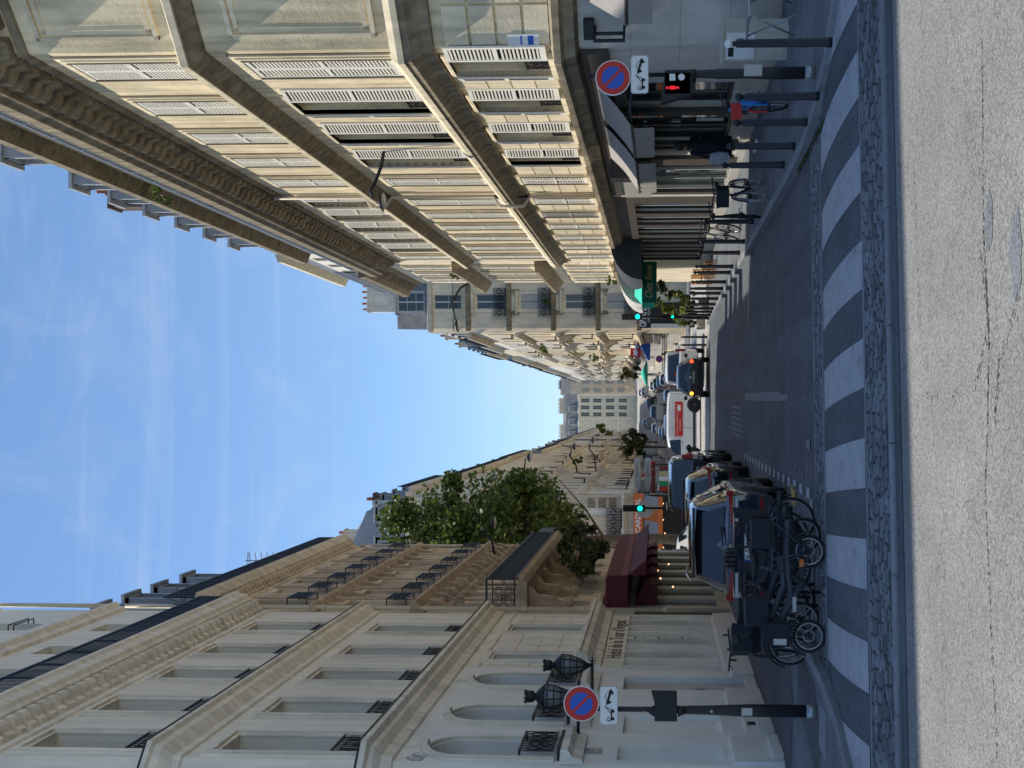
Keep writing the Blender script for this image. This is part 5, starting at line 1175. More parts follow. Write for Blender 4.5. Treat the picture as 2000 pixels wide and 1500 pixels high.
# left row beyond the side street
LC = thing('corner_building', 'shaded stone corner building above the orange cafe sign, half hidden by the plane tree', 'building', (-5.75, 84.5, 0), 0)
ops = []
zs2 = [4.7, 8.6, 12.3, 15.6]
for z in zs2:
    for cx in (-2.0, -6.0, -10.5): ops.append((cx-.6, cx+.6, z+.1, z+2.6))
b = mb('stone_c'); wall(b, -16, 0, 0, 19.0, ops, .25); b.mat('stone_rd')
for cx in (-.5, -3.6, -4.4, -7.6):
    for z in zs2: b.box(cx-.4, cx+.4, -.06, 0, z+.4, z+.9); b.box(cx-.4, cx+.4, -.06, 0, z+1.1, z+1.6); b.box(cx-.4, cx+.4, -.06, 0, z+1.8, z+2.3)
b.build('wall', LC)
b = mb('stone_c')
for z in zs2+[19.0]: b.extr([(0,z-.4),(-.2,z-.3),(-.5,z-.1),(-.5,z+.08),(0,z+.1)], -16, .1); 
for z in zs2[1:]: [b.extr([(0,z-1.5),(-.3,z-1.3),(-.7,z-.4),(0,z-.3)], cx+d-.2, cx+d+.2) for cx in (-2.0,-6.0) for d in (-.9,.9)]
b.build('string_course', LC)
for z in zs2:
    for cx in (-2.0, -6.0, -10.5): place(('tw', 1), tw2, LC, (cx, 0, z+.1))
b = mb('pipe'); b.tube([(-.15,-.12,3.8),(-.15,-.12,19)], .08, 8); b.tube([(-4.2,-.12,3.8),(-4.2,-.12,19)], .07, 8); b.build('downpipe', LC)
b = mb('mansard_grey'); [b.poly(q) for q in (((-16,0,19.11),(-.1,0,19.11),(-1.0,.8,21.6),(-16,.8,21.6)),((-16,.8,21.6),(-1.0,.8,21.6),(-2.6,2.6,23.0),(-16,2.6,23.0)),
 ((-.1,0,19.11),(-.1,12,19.11),(-1.0,11.2,21.6),(-1.0,.8,21.6)),((-1.0,.8,21.6),(-1.0,11.2,21.6),(-2.6,9.4,23.0),(-2.6,2.6,23.0)),((-16,2.6,23.0),(-2.6,2.6,23.0),(-2.6,9.4,23.0),(-16,9.4,23.0)),((-16,0,19.11),(-16,.8,21.6),(-16,2.6,23.0),(-16,9.4,23.0),(-16,12,19.11)))]; b.build('roof', LC)
d_ = dormer(1.3, 1.9, 1.4, 'steelpaint', 'frame_w', pn='glass_b'); d_.parent = LC; d_.location = (-3.6, .1, 19.3); copy_tree(d_, LC, (-1.2, .1, 19.3))
chimney(LC, (-3.9, 1.6, 22.2), 2.6, .8, 1.3, 'stone_b', 7); b = mb('stone_c'); b.box(-16, -.2, .4, 14, 0, 18.9); b.build('party_wall', LC)
specs = [(84.6,99,18.8,'stone_b','ochre street flank with black iron balconies just past the orange cafe sign'), (99,116,18.0,'stone_b','shaded ochre building with two floors of iron balconies, second past the cafe sign'), (116,134,17.5,'stone_o','shaded building with curved oriel, third past the cafe sign'),
         (134,158,17.0,'stone_b','shaded building with dark slate roof on the left slope'), (158,186,14.5,'stone_o','lower shaded building before the glazed bays on the left slope')]
for i, (a, c, h, tn, lab) in enumerate(specs): far_block('apartment_building', lab, -1, -5.75, a, c, h, tn, 40+i)
far_block('apartment_building', 'grey building with white glazed bay windows high on the left slope', -1, -5.6, 186, 214, 13.5, 'stone_c', 50, bays=7)
far_block('apartment_building', 'farthest shaded building at the top of the left slope', -1, -5.4, 214, 300, 11.5, 'stone_c', 51, bays=14)
# white building closing the view
EB = thing('apartment_building', 'white rendered building with a grey mansard closing the view at the top of the hill', 'building', (-9.3, 330, 8.3), 0)
def efl(b, z0, z1, ops, mat):
    b.mat(mat); wall(b, 0, 12.5, z0, z1, ops, .3)
eo = []
for z in (2.5, 5.8, 9.1, 12.2):
    for cx in (1.6,): eo.append((cx-.9, cx+.9, z, z+1.9))
    for cx in (7.4, 9.2, 11.0): eo.append((cx-.5, cx+.5, z, z+2.2))
b = mb('stone_o'); efl(b, -2, 15.2, eo, 'stone_o'); b.box(0, 12.5, .4, 12, -2, 15.1); b.build('wall', EB)
b = mb('stone_w')
for z in (4.9, 14.9): b.extr([(0,z-.3),(-.5,z),(-.5,z+.2),(0,z+.3)], -.1, 12.6)
for x in (0, 3.2, 6.2, 12.1): b.box(x, x+.35, -.3, 0, -2, 14.6)
b.build('string_course', EB)
for o in eo:
    w_, h_ = o[1]-o[0], o[3]-o[2]; place(('ew', w_), lambda: (lambda f: (pane(w_,h_,.22,'glass').build('pane', f), f)[1])(casement(w_,h_,'frame_g',.15,2).build('window')), EB, ((o[0]+o[1])/2, 0, o[2]))
b = mb('mansard_grey'); b.extr([(0,15.2),(1.6,18.4),(5,19.4),(12,15.2)], -.1, 12.6); b.build('roof', EB)
for cx in (2.2, 5.5, 8.8): place('edormer', lambda: dormer(1.6,1.9,2.0,'frame_w','frame_g'), EB, (cx,.3,15.6))
chimney(EB, (3.0,3,18.5), 3.5,.8,1.3,'stone_o',8); chimney(EB, (9.6,3,18.5), 4.0,.8,1.5,'stone_b',9)
EC = thing('apartment_building', 'brown roofed grey building right of the white one at the top of the hill', 'building', (2.6, 345, 8.8), 0)
b = mb('stone_b'); b.box(.8, 8.0, 0, 10, -2, 17.5); b.build('wall', EC); b = mb('mansard_grey'); b.extr([(-.1,17.5),(2,20.5),(6,20.5),(10,17.5)], .7, 8.1); b.build('roof', EC)
for z in (3,6.2,9.4,12.6):
    for cx in (2.0, 4.2, 6.4): p = mb('frame_g'); p.box(cx-.5, cx+.5, -.05, 0, z, z+2); p.build('window', EC)
chimney(EC, (3.5,3,19.5), 2.4,.8,1.2,'brick',7)
# =================================================================== vehicles
def car(name, label, loc, rz, st, paint, W=.92, wheels=((.8,.33),(3.4,.33)), wr=.34, glassrows=None, rear='suv', cab=(3, 7), cat='car', side_glass=True, group=None, plate=None, lamp='tail'):
    """st: stations (y, half width, z bottom, z belt, z top, half width top) from the tail (y=0) forward"""
    root = thing(name, label, cat, loc, rz, group)
    b = mb(paint); b.smooth = True; R = []
    for (y, w_, zb, bl, zt, wt) in st:
        h = [(0, zb), (w_*.78, zb), (w_*.965, zb+.10), (w_, zb+(bl-zb)*.45), (w_*.985, bl-.06), (w_*.955, bl), (wt+(w_*.955-wt)*.10, zt-.09 if zt-bl > .12 else (bl+zt)/2), (wt*.90, zt-.015), (0, zt+.012)]
        ring = [(x, y, z) for x, z in h] + [(-x, y, z) for x, z in h[-2:0:-1]]; R.append([b.P(p) for p in ring])
    m = len(R[0])
    for i in range(len(R)-1):
        for q in range(m): j = (q+1) % m; b.F((R[i][q], R[i][j], R[i+1][j], R[i+1][q]))
    b.F(R[0]); b.F(R[-1][::-1])
    body = b.build('body', root)
    es = body.modifiers.new('edge', 'EDGE_SPLIT'); es.split_angle = R_(38)
    pts = [[Vector(b.v[i]) for i in r] for r in R]
    # side windows between cab[0]..cab[1]
    if side_glass:
        for s_ in (0, 1):
            g = mb('car_glass')
            for i in range(cab[0], cab[1]):
                A0, A1 = (pts[i][5], pts[i+1][5]) if not s_ else (pts[i][m-5], pts[i+1][m-5])
                B0, B1 = (pts[i][6], pts[i+1][6]) if not s_ else (pts[i][m-6], pts[i+1][m-6])
                nx = .008*(1 if not s_ else -1); o_ = Vector((nx, 0, .003))
                f0, f1 = .06, .94
                q = [A0.lerp(A1,f0).lerp(B0.lerp(B1,f0),.06), A0.lerp(A1,f1).lerp(B0.lerp(B1,f1),.06), A0.lerp(A1,f1).lerp(B0.lerp(B1,f1),.92), A0.lerp(A1,f0).lerp(B0.lerp(B1,f0),.92)]
                g.poly([p+o_ for p in q])
            g.build('side_window', root)
    def strip(i, nm, e0=.05, e1=.93, k=.86):
        a, c, d_, e_ = pts[i][7], pts[i][m-7], pts[i+1][m-7], pts[i+1][7]
        if nm == 'rear_window': a, c = pts[i][5].lerp(pts[i][6],.5), pts[i][m-5].lerp(pts[i][m-6],.5)
        n_ = (d_-a).cross(c-a).normalized(); n_ = n_ if n_.z > 0 else -n_
        cc = (a+c)/2; dd = (d_+e_)/2
        lo0, lo1 = cc+(a-cc)*k, cc+(c-cc)*k; hi0, hi1 = dd+(e_-dd)*k, dd+(d_-dd)*k
        g = mb('car_glass'); o_ = n_*.03
        g.poly([lo0.lerp(hi0,e0)+o_, lo1.lerp(hi1,e0)+o_, lo1.lerp(hi1,e1)+o_, lo0.lerp(hi0,e1)+o_]); g.build(nm, root)
    if glassrows:
        if glassrows[0] is not None: strip(glassrows[0], 'rear_window')
        strip(glassrows[1], 'windscreen', .04, .96, .93)
    # wheels
    for (y, r) in wheels:
        for s_ in (-1, 1):
            x = s_*(W-.10)
            t = mb('rubber'); t.lathe([(wr*.62,-.11),(wr*.9,-.115),(wr,-.07),(wr,.07),(wr*.9,.115),(wr*.62,.11)], (0,0,0), 22, 'x'); to = t.build('wheel', root, (x, y, wr))
            rm = mb('alloy'); rm.lathe([(wr*.60,-.02),(wr*.63,.085*s_),(wr*.55,.09*s_),(wr*.5,.05*s_)], (0,0,0), 20, 'x')
            for k in range(6): a = k*math.pi/3; rm.tube([(.07*s_,0,0),(.08*s_,wr*.56*math.cos(a),wr*.56*math.sin(a))], [.045,.03], 4)
            rm.build('rim', to)
            a_ = mb('plastic'); a_.torus((s_*(W-.025), y, wr+.01), wr+.055, .035, 20, 6, 'x', R_(-12), R_(192)); a_.lathe([(wr+.05,-.03),(wr+.05,.0)], (s_*(W-.03) if True else 0, y, wr+.01), 20, 'x'); a_.build('wheel_arch', root)
    b = mb('plastic'); L_ = st[-1][0]
    for s_ in (-1, 1): b.box(s_*W*.985-.02, s_*W*.985+.02, wheels[0][0]+wr+.05, wheels[1][0]-wr-.05, st[3][2]+.02, st[3][2]+.12)
    b.build('sill', root)
    for s_ in (-1, 1):
        k = cab[1]; y = st[k][0]-.05; z = st[k][3]+.02
        mm = mb(paint); mm.ball((s_*(W+.12), y-.05, z+.08), .12, 10, 7, (.9,.55,.75)); mm.tube([(s_*(W-.05),y,z+.02),(s_*(W+.08),y-.03,z+.05)], .02, 6); mm.build('mirror', root)
    return root, pts
suv_st = [(0.0,.80,.42,.88,.93,.66),(.05,.88,.34,1.00,1.05,.72),(.16,.91,.30,1.05,1.10,.72),(.62,.93,.28,1.06,1.56,.64),(.95,.94,.28,1.06,1.64,.64),(1.7,.94,.28,1.05,1.68,.65),(2.6,.94,.28,1.03,1.66,.64),(3.05,.94,.28,1.02,1.58,.63),(3.75,.93,.28,1.0,1.08,.70),(4.45,.90,.30,.90,.95,.68),(4.68,.82,.36,.72,.80,.6)]
def suv_rear(root, plate='VA', badge=True):
    for s_ in (-1, 1):
        t = mb('tail'); t.prism([(s_*.40,-.025,.965),(s_*.87,-.0,.97),(s_*.88,.0,1.045),(s_*.62,-.01,1.02),(s_*.40,-.02,.995)], (0,.03,.0)); 
        t.box(min(s_*.86,s_*.935), max(s_*.86,s_*.935), .05, .34, .96, 1.07); t.build('taillight', root)
        c = mb('clearlens'); c.box(min(s_*.44,s_*.84), max(s_*.44,s_*.84), -.045, .0, .88, .93); c.build('reversing_light', root)
        r_ = mb('tail'); r_.box(min(s_*.62,s_*.84), max(s_*.62,s_*.84), -.035, .0, .46, .50); r_.build('reflector', root)
        e = mb('chrome'); e.lathe([(.045,-.05),(.045,.1),(.03,.1)], (s_*.5,0,.36), 10, 'y'); e.build('exhaust', root)
    b = mb('chrome'); b.box(-.84,.84,-.03,.0,.945,.965); b.build('trim_strip', root)
    b = mb('plastic'); b.box(-.86,.86,-.03,.12,.30,.56); b.box(-.5,.5,-.035,.1,.58,.80); b.build('bumper', root)
    p = mb('white'); p.box(-.26,.26,-.045,-.036,.66,.77); po = p.build('number_plate', root); q = mb('bluep'); q.box(-.26,-.22,-.047,-.0455,.66,.77); q.box(.22,.26,-.047,-.0455,.66,.77); q.build('plate_band', po)
    text(plate, .11, 'blackp', 'characters', po, (0,-.047,.715), bold=.002)
    if badge: b = mb('chrome'); b.lathe([(.045,-.045),(.045,-.02)], (0,0,1.0), 14, 'y'); b.build('badge', root)
    w_ = mb('plastic'); w_.tube([(0,.12,1.13),(.32,.18,1.17)], .012, 4); w_.build('wiper', root)
    s = mb('plastic'); s.box(-.6,.6,.50,.75,1.60,1.64); s.build('roof_spoiler', root)
c1, _ = car('parked_car', 'dark navy estate car with red tail lamps, parked behind the heap of bicycles', (-2.38, 21.9, 0), 0, suv_st, 'car_navy', .94, ((.9,.33),(3.75,.33)), .36, (2,7), cab=(3,7)); suv_rear(c1, 'FX-524-VA')
for s_ in (-1, 1): b = mb('chrome'); b.tube([(s_*.70,.85,1.66),(s_*.70,1.7,1.72),(s_*.70,2.8,1.68)], .018, 6); b.build('roof_rail', c1)
st2 = [(y,w_*.97,zb,bl*.95,zt*.93 if zt>1.2 else zt*.95,wt*.97) for (y,w_,zb,bl,zt,wt) in suv_st]
c2, _ = car('parked_car', 'black hatchback squeezed between the navy estate car and the black van', (-2.42, 31.5, 0), 0, st2, 'car_black', .91, ((.85,.33),(3.6,.33)), .33, (2,7), cab=(3,7)); suv_rear(c2, 'DK-318-RB')
van_st = [(0.0,.88,.40,1.15,1.20,.86),(.04,.93,.34,1.20,1.25,.86),(.10,.95,.32,1.22,1.30,.84),(.22,.96,.3,1.22,1.86,.78),(.6,.97,.3,1.22,1.93,.78),(2.0,.97,.3,1.2,1.95,.78),(3.3,.97,.3,1.18,1.93,.77),(3.7,.97,.3,1.16,1.86,.75),(4.35,.95,.3,1.08,1.2,.74),(4.85,.92,.34,.92,1.0,.7),(5.0,.85,.42,.78,.84,.62)]
c3, _ = car('parked_van', 'black passenger van with upright red tail lamps, third in the row of parked vehicles', (-2.45, 39.4, 0), 0, van_st, 'car_black', .97, ((.9,.33),(3.95,.33)), .34, (2,7), cab=(3,7), cat='van')
for s_ in (-1, 1): t = mb('tail'); t.box(min(s_*.86,s_*.975), max(s_*.86,s_*.975), -.01, .16, .95, 1.55); to = t.build('taillight', c3); c = mb('clearlens'); c.box(min(s_*.86,s_*.98), max(s_*.86,s_*.98), -.015, .14, 1.05, 1.2); c.build('lens', to)
b = mb('plastic'); b.box(-.93,.93,-.08,.1,.3,.62); b.build('bumper', c3); p = mb('white'); p.box(-.26,.26,-.03,.02,.78,.89); po = p.build('number_plate', c3); text('EQ-907-LM', .11, 'blackp', 'characters', po, (0,-.032,.835))
text('TRAVEL CONSEIL', .09, 'white', 'letters', c3, (.30,-.004,1.06)); text('VITALE', .09, 'white', 'letters', c3, (.45,-.004,.95))
for s_ in (-1, 1): b = mb('steel'); b.box(s_*.74-.02,s_*.74+.02,.5,3.3,1.98,2.02); b.build('roof_rail', c3)
# white van crossing, seen from its flank, red sticker
kang = [(0.0,.80,.36,1.0,1.70,.70),(.05,.86,.32,1.05,1.78,.72),(.6,.90,.3,1.08,1.84,.73),(1.2,.91,.3,1.08,1.86,.73),(2.1,.91,.3,1.07,1.86,.73),(2.6,.91,.3,1.06,1.84,.72),(3.0,.91,.3,1.05,1.76,.70),(3.62,.90,.3,1.02,1.08,.70),(4.05,.86,.32,.92,.96,.66),(4.22,.76,.38,.74,.78,.55)]
c4, _ = car('white_van', 'white delivery van turning across the junction, red sticker with a crown logo on its flank', (.80, 71.0, 0), R_(93), kang, 'car_white', .91, ((.72,.33),(3.42,.33)), .33, (None,6), cab=(5,7), cat='van', side_glass=False)
for s_ in (-1, 1): g = mb('car_glass'); g.poly([(s_*.890,2.62,1.10),(s_*.890,3.62,1.07),(s_*.885,3.60,1.14),(s_*.765,3.10,1.66),(s_*.755,2.66,1.70)]); g.build('side_window', c4)
b = mb('redp'); b.box(-.925-.0,-.918,.22,1.95,1.28,1.62); k = b.build('sticker', None)
bpy.data.objects.remove(k)
def onflank(mat, y0, y1, z0, z1, nm, x=.922):
    b = mb(mat); b.box(x-.004, x+.002, y0, y1, z0, z1); return b.build(nm, c4)
st_ = onflank('redp', .55, 2.45, .98, 1.40, 'sticker', -.925)
ls = text('SOLUTIONS DE NETTOYAGE', .105, 'white', 'letters', st_, (-.932, 1.82, 1.27), (R_(90),0,R_(-90)), .001); text('ET PROPRETE', .105, 'white', 'letters', st_, (-.932, 1.82, 1.12), (R_(90),0,R_(-90)), .001)
cr = mb('white'); cr.prism([(-.930,.75,1.10),(-.930,1.05,1.10),(-.930,1.08,1.32),(-.930,.98,1.22),(-.930,.9,1.34),(-.930,.82,1.22),(-.930,.72,1.32)], (-.003,0,0)); cr.build('crown_logo', st_)
text('aba', .2, 'blackp', 'letters', c4, (-.918, 3.12, .72), (R_(90),0,R_(-90)), .001)
for y0, y1 in ((.1, 1.95), (1.96, 2.9)):
    b = mb('plastic'); b.box(-.922,-.912,y0,y0+.012,.45,1.75); b.build('door_seam', c4)
b = mb('plastic'); b.box(-.94,-.905,.1,4.0,.38,.40); b.box(-.94,-.925,2.72,2.86,1.0,1.03); b.build('trim_strip', c4)
# dark saloon seen from behind with braking lamps, and a white van beyond it
sal = [(0.0,.76,.36,.80,.86,.60),(.05,.84,.30,.88,.92,.64),(.12,.86,.28,.92,.98,.66),(.50,.88,.26,.94,1.38,.56),(.8,.89,.26,.94,1.44,.56),(1.6,.89,.26,.94,1.46,.57),(2.3,.89,.26,.93,1.43,.56),(2.6,.89,.26,.92,1.36,.56),(3.2,.88,.26,.9,.96,.64),(3.85,.85,.28,.80,.84,.62),(4.05,.74,.34,.66,.70,.5)]
c5, _ = car('small_car', 'small black hatchback crossing the junction with glowing orange and red tail lamps', (1.33, 57.6, 0), R_(-2), sal, 'car_black', .89, ((.7,.33),(3.15,.33)), .31, (2,7), cab=(3,7))
for s_, mm in ((1,'tail_on'),(-1,'amber_on')): t = mb(mm); t.ball((s_*.72,.02,.80), .085, 10, 7); t.build('taillight', c5)
p = mb('steel'); p.box(-.26,.26,-.03,.02,.66,.77); po = p.build('number_plate', c5); text('DE-613-LT', .1, 'blackp', 'characters', po, (0,-.032,.715))
b = mb('plastic'); b.box(-.8,.8,-.06,.05,.28,.5); b.build('bumper', c5); b = mb('chrome'); b.lathe([(.04,-.03),(.04,0)], (0,0,.86), 10, 'y'); b.build('badge', c5)
c6, _ = car('white_van', 'tall white van seen from behind just ahead of the small black hatchback', (1.95, 64.5, 0), R_(-3), van_st, 'car_white', .97, ((.9,.33),(3.95,.33)), .34, (2,7), cab=(3,7), cat='van')
for s_ in (-1, 1): t = mb('tail'); t.box(min(s_*.86,s_*.975), max(s_*.86,s_*.975), -.01, .16, .95, 1.45); t.build('taillight', c6)
p = mb('redp'); p.lathe([(.12,-.01),(.12,.04)], (-.3,.05,1.38), 12, 'y'); p.build('speed_sticker', c6)
c7, _ = car('parked_car', 'white hatchback parked in the side street under the orange cafe awning', (-5.8, 60.5, .0), R_(72), sal, 'car_white', .89, ((.7,.33),(3.15,.33)), .31, (2,7), cab=(3,7))
t = mb('tail'); t.box(.6,.86,-.01,.1,.78,.9); t.box(-.86,-.6,-.01,.1,.78,.9); t.build('taillight', c7)
# far traffic on the hill
far = [(1.1,122,'car_silver','silver car climbing the hill road behind the crossroads'),(-2.6,128,'car_black','black car parked at the foot of the hill on the left'),(-2.7,136,'car_silver','silver car parked second on the left of the hill'),(2.9,134,'car_white','white car parked low on the right of the hill'),
       (2.9,143,'car_black','black car parked higher on the right of the hill'),(2.8,155,'car_silver','silver car parked halfway up the right side'),(-2.7,160,'car_white','white car parked halfway up the left side'),(2.8,170,'car_white','white car parked near the top right of the hill'),(.6,185,'car_black','black car driving near the top of the hill'),(-2.6,205,'car_silver','silver car at the top left of the hill'),(2.6,215,'car_silver','silver car at the top right of the hill'),(2.6,240,'car_white','white car farthest up the hill on the right')]
fcars = {}
for x, y, pt_, lab in far:
    if pt_ not in fcars: r_, _ = car('parked_car', lab, (x, y, gz(y)), 0, sal, pt_, .89, ((.7,.33),(3.15,.33)), .31, (2,7), cab=(3,7)); fcars[pt_] = r_; t = mb('tail'); t.box(.6,.86,-.01,.1,.78,.9); t.box(-.86,-.6,-.01,.1,.78,.9); t.build('taillight', r_); o = r_
    else: o = copy_tree(fcars[pt_], None, (x, y, gz(y)))
    o['label'] = lab; o['group'] = 'cars on the hill'; o.rotation_euler = (math.atan(.038) if y > 112 else 0, 0, 0)
FV = [(-.6, 150, 'car_silver', 'grey goods van coming down the middle of the hill'), (-1.4, 98, 'car_white', 'white van waiting just beyond the crossing delivery van')]
for x, y, pt_, lab in FV:
    r_, _ = car('white_van', lab, (x, y, gz(y)), 0, van_st, pt_, .97, ((.9,.33),(3.95,.33)), .34, (2,7), cab=(3,7), cat='van')
# =================================================================== bicycles
def bicycle(label, loc, rz, wr=.33, fr='bike_dark', wb=1.08, wr2=None, spoke=14, tyre='rubber', basket=None, cargo=False, fender=None, lean=0, wheelmat='steel', gray=None, cat='bicycle', group=None):
    root = thing('bicycle', label, cat, loc, rz, group); root.rotation_euler = (0, lean, rz); wf = wr2 or wr
    for nm, y, r in (('rear', 0, wr), ('front', wb, wf)):
        t = mb(tyre); t.torus((0,0,0), r-.022, .022, 30, 6, 'x'); to = t.build('wheel', root, (0, y, r))
        m_ = mb(wheelmat); m_.torus((0,0,0), r-.052, .011, 30, 5, 'x'); m_.build('rim', to)
        s_ = mb('plastic'); 
        for k in range(spoke): a = 6.2832*k/spoke; s_.tube([(.015*(k%2*2-1),0,0),(0,(r-.055)*math.cos(a),(r-.055)*math.sin(a))], .0022, 3, False)
        s_.lathe([(.028,-.05),(.028,.05)], (0,0,0), 8, 'x'); s_.build('spokes', to)
        d_ = mb('alloy'); d_.torus((.035,0,0), .075, .012, 16, 4, 'x'); [d_.tube([(.035,0,0),(.035,.07*math.cos(k*1.257),.07*math.sin(k*1.257))], .005, 3) for k in range(5)]; d_.build('disc_brake', to)
    bbk = (0,.40,.30); seat = (0,.22,.80); head = (0,wb-.20,.84); headl = (0,wb-.14,.64)
    f = mb(fr); th = .024 if not cargo else .036
    if cargo:
        f.tube([(0,-.42,.50),(0,-.1,.52),(0,.3,.50),(0,.6,.46),(0,wb-.3,.56),headl], th*1.25, 10); f.tube([(0,.05,.60),(0,.45,.56),(0,wb-.25,.72),head], th, 10)
        f.tube([(0,.0,wr),(0,-.2,.36),(0,.4,.32),bbk], th*.8, 8); f.tube([bbk, headl], th*1.3, 10)
        for s_ in (-1,1): f.tube([(s_*.10,-.45,.72),(s_*.10,.25,.72)], .014, 6); f.tube([(s_*.10,-.40,.72),(s_*.06,0,wr)], .012, 6); f.tube([(s_*.10,.1,.72),(s_*.06,0,wr)], .012, 6)
    else:
        f.tube([seat, head], th*.85, 8); f.tube([bbk, headl], th*1.1, 8)
    f.tube([bbk, seat, (0,.20,.92)], th*.8, 8)
    for s_ in (-1,1): f.tube([(s_*.05,0,wr), (s_*.03,.36,.31)], .011, 6); f.tube([(s_*.05,0,wr), (s_*.02,.215,.74)], .010, 6); f.tube([(s_*.055,wb,wf),(s_*.05,wb-.11,wf+.30),(0,wb-.14,max(.64, wf+.3))], .014, 6)
    f.tube([headl, head, (0,wb-.22,.96)], th, 8); f.build('frame', root)
    h_ = mb('plastic'); h_.tube([(0,wb-.22,.96),(0,wb-.20,1.03)], .016, 6); h_.tube([(-.31,wb-.34,1.07),(-.22,wb-.26,1.06),(0,wb-.19,1.03),(.22,wb-.26,1.06),(.31,wb-.34,1.07)], .014, 8)
    for s_ in (-1,1): h_.tube([(s_*.22,wb-.25,1.05),(s_*.27,wb-.16,1.0)], .007, 4)
    h_.build('handlebar', root)
    s2 = mb('plastic'); s2.ball((0,.17,.95), .13, 10, 6, (.62,1.0,.35)); s2.ball((0,.30,.95), .08, 8, 6, (.35,1.2,.35)); s2.build('saddle', root)
    c_ = mb('iron'); c_.torus((.05,.40,.30), .085, .008, 18, 4, 'x'); c_.tube([(.06,.40,.30),(.08,.52,.20)], .010, 5); c_.tube([(-.06,.40,.30),(-.08,.28,.40)], .010, 5); c_.box(.07,.17,.49,.56,.185,.205); c_.box(-.17,-.07,.25,.32,.395,.41); c_.tube([(.05,.40,.385),(.05,0,wr+.04)], .006, 4); c_.tube([(.05,.40,.215),(.05,0,wr-.04)], .006, 4); c_.build('crank', root)
    if fender:
        g = mb(fender); g.torus((0,0,wr), wr+.03, .018, 16, 5, 'x', R_(20), R_(180)); g.build('mudguard', root); g = mb(fender); g.torus((0,wb,wf), wf+.03, .018, 16, 5, 'x', R_(10), R_(140)); g.build('mudguard', root)
    if basket:
        k = mb(basket[0]); x0,x1,y0,y1,z0,z1 = basket[1]; k.box(x0,x1,y0,y1,z0,z1); k.box(x0-.012,x1+.012,y0-.012,y1+.012,z1-.04,z1+.01); k.build(basket[2], root)
    return root
# the heap by the kerb (side-on to us)
B1 = bicycle('black cargo bicycle with small pale rimmed wheels, nearest us by the crossing kerb', (-1.92, 17.15, .0), R_(90), .225, 'bike_grey', 1.13, cargo=True, wheelmat='alloy', basket=('bag',(-.26,-.10,.92,1.22,.50,.86),'pannier'), fender='plastic')
g = mb('bag'); g.box(-.20,.20,.62,.98,.78,1.08); g.build('front_box', B1); g = mb('bag'); g.box(-.18,.18,-.42,-.05,.74,1.0); g.build('rear_box', B1); r_ = mb('orange'); r_.box(-.055,-.045,.10,.20,.30,.36); r_.build('reflector', B1)
g = mb('clearlens'); g.box(-.27,-.262,1.12,1.2,.55,.72); g.box(-.06,-.03,.60,.80,.40,.45); g.build('reflector', B1)
h_ = mb('plastic'); h_.tube([(-.1,1.0,.9),(-.16,1.14,1.16)], .014, 6); h_.ball((-.17,1.15,1.2), .07, 8, 6, (.4,1,.7)); h_.build('mirror', B1)
B2 = bicycle('large wheeled dark bicycle leaning behind the small wheeled cargo bicycle', (-1.62, 18.3, .0), R_(88), .34, 'bike_dark', 1.12, cargo=True, wheelmat='steel', fender='plastic', lean=R_(5))
B3 = bicycle('dark bicycle deepest in the heap, right against the navy car', (-2.95, 19.1, .0), R_(-84), .33, 'bike_dark', 1.08, fender='plastic', lean=R_(-6), basket=('bag',(-.2,.2,-.35,.1,.75,1.02),'box'))
B4 = bicycle('black bicycle with top box standing at the pavement side of the heap', (-3.35, 18.4, .12), R_(20), .33, 'bike_dark', 1.08, fender='plastic', basket=('bag',(-.19,.19,-.3,.1,.80,1.06),'top_box'))
B5 = bicycle('dark child seat bicycle in the middle of the heap', (-1.75, 17.6, .0), R_(80), .25, 'bike_dark', 1.2, cargo=True, wheelmat='steel')
g = mb('bag'); g.prism([(-.17,-.3,.74),(.17,-.3,.74),(.17,-.35,1.2),(-.17,-.35,1.2)], (0,.07,0)); g.box(-.17,.17,-.3,.1,.72,.8); g.build('child_seat', B5)
bicycle('black step through bicycle wedged between the racks and the navy car', (-2.35, 18.75, .0), R_(92), .33, 'bike_dark', 1.08, fender='plastic', lean=R_(4), basket=('bag',(-.18,.18,.88,1.2,.74,1.0),'basket'))
for k, x in enumerate((-2.55, -2.75)):
    t = thing('bicycle_rack', 'black steel hoop of the bicycle rack under the heap', 'bicycle rack', (x, 17.75+.1*k, 0), 0, 'bicycle racks'); b = mb('iron'); b.tube([(0,0,0),(0,0,.7),(0,.1,.8),(0,.7,.8),(0,.8,.7),(0,.8,0)], .024, 8); b.build('hoop', t)
hm = thing('helmet', 'black bicycle helmet hanging from the handlebars in front of the navy car', 'helmet', (-2.12, 18.0, 1.18)); b = mb('plastic'); 
for k in range(5): b.torus((-.12+.06*k,0,0), .14-.02*abs(k-2), .018, 14, 5, 'x', R_(-10), R_(190))
b.build('shell', hm)
# right side
B6 = bicycle('blue and red hire bicycle parked beside the right lamp post', (4.95, 19.2, .12), R_(-12), .31, 'bike_blue', 1.08, fender='bike_red', cargo=False, basket=('bike_red',(-.12,.12,.95,1.12,.76,.92),'basket'))
g = mb('bike_blue'); g.tube([(0,.25,.72),(0,.45,.42),(0,.8,.60)], .05, 8); g.box(-.05,.05,-.3,.15,.62,.67); g.build('shell', B6)
B6.rotation_euler = (0, R_(6), R_(158)); B6.location = (5.32, 22.0, .12)
B7 = bicycle('black bicycle with a pale cream tyre, parked among the right bollards', (4.52, 26.0, .12), R_(156), .33, 'bike_dark', 1.05, tyre='cloth_gry', fender='plastic', basket=('bag',(-.17,.17,.9,1.2,.75,.98),'basket'))
B8 = bicycle('black bicycle parked parallel behind the cream tyred one', (4.12, 27.7, .12), R_(170), .33, 'bike_dark', 1.05, fender='plastic')
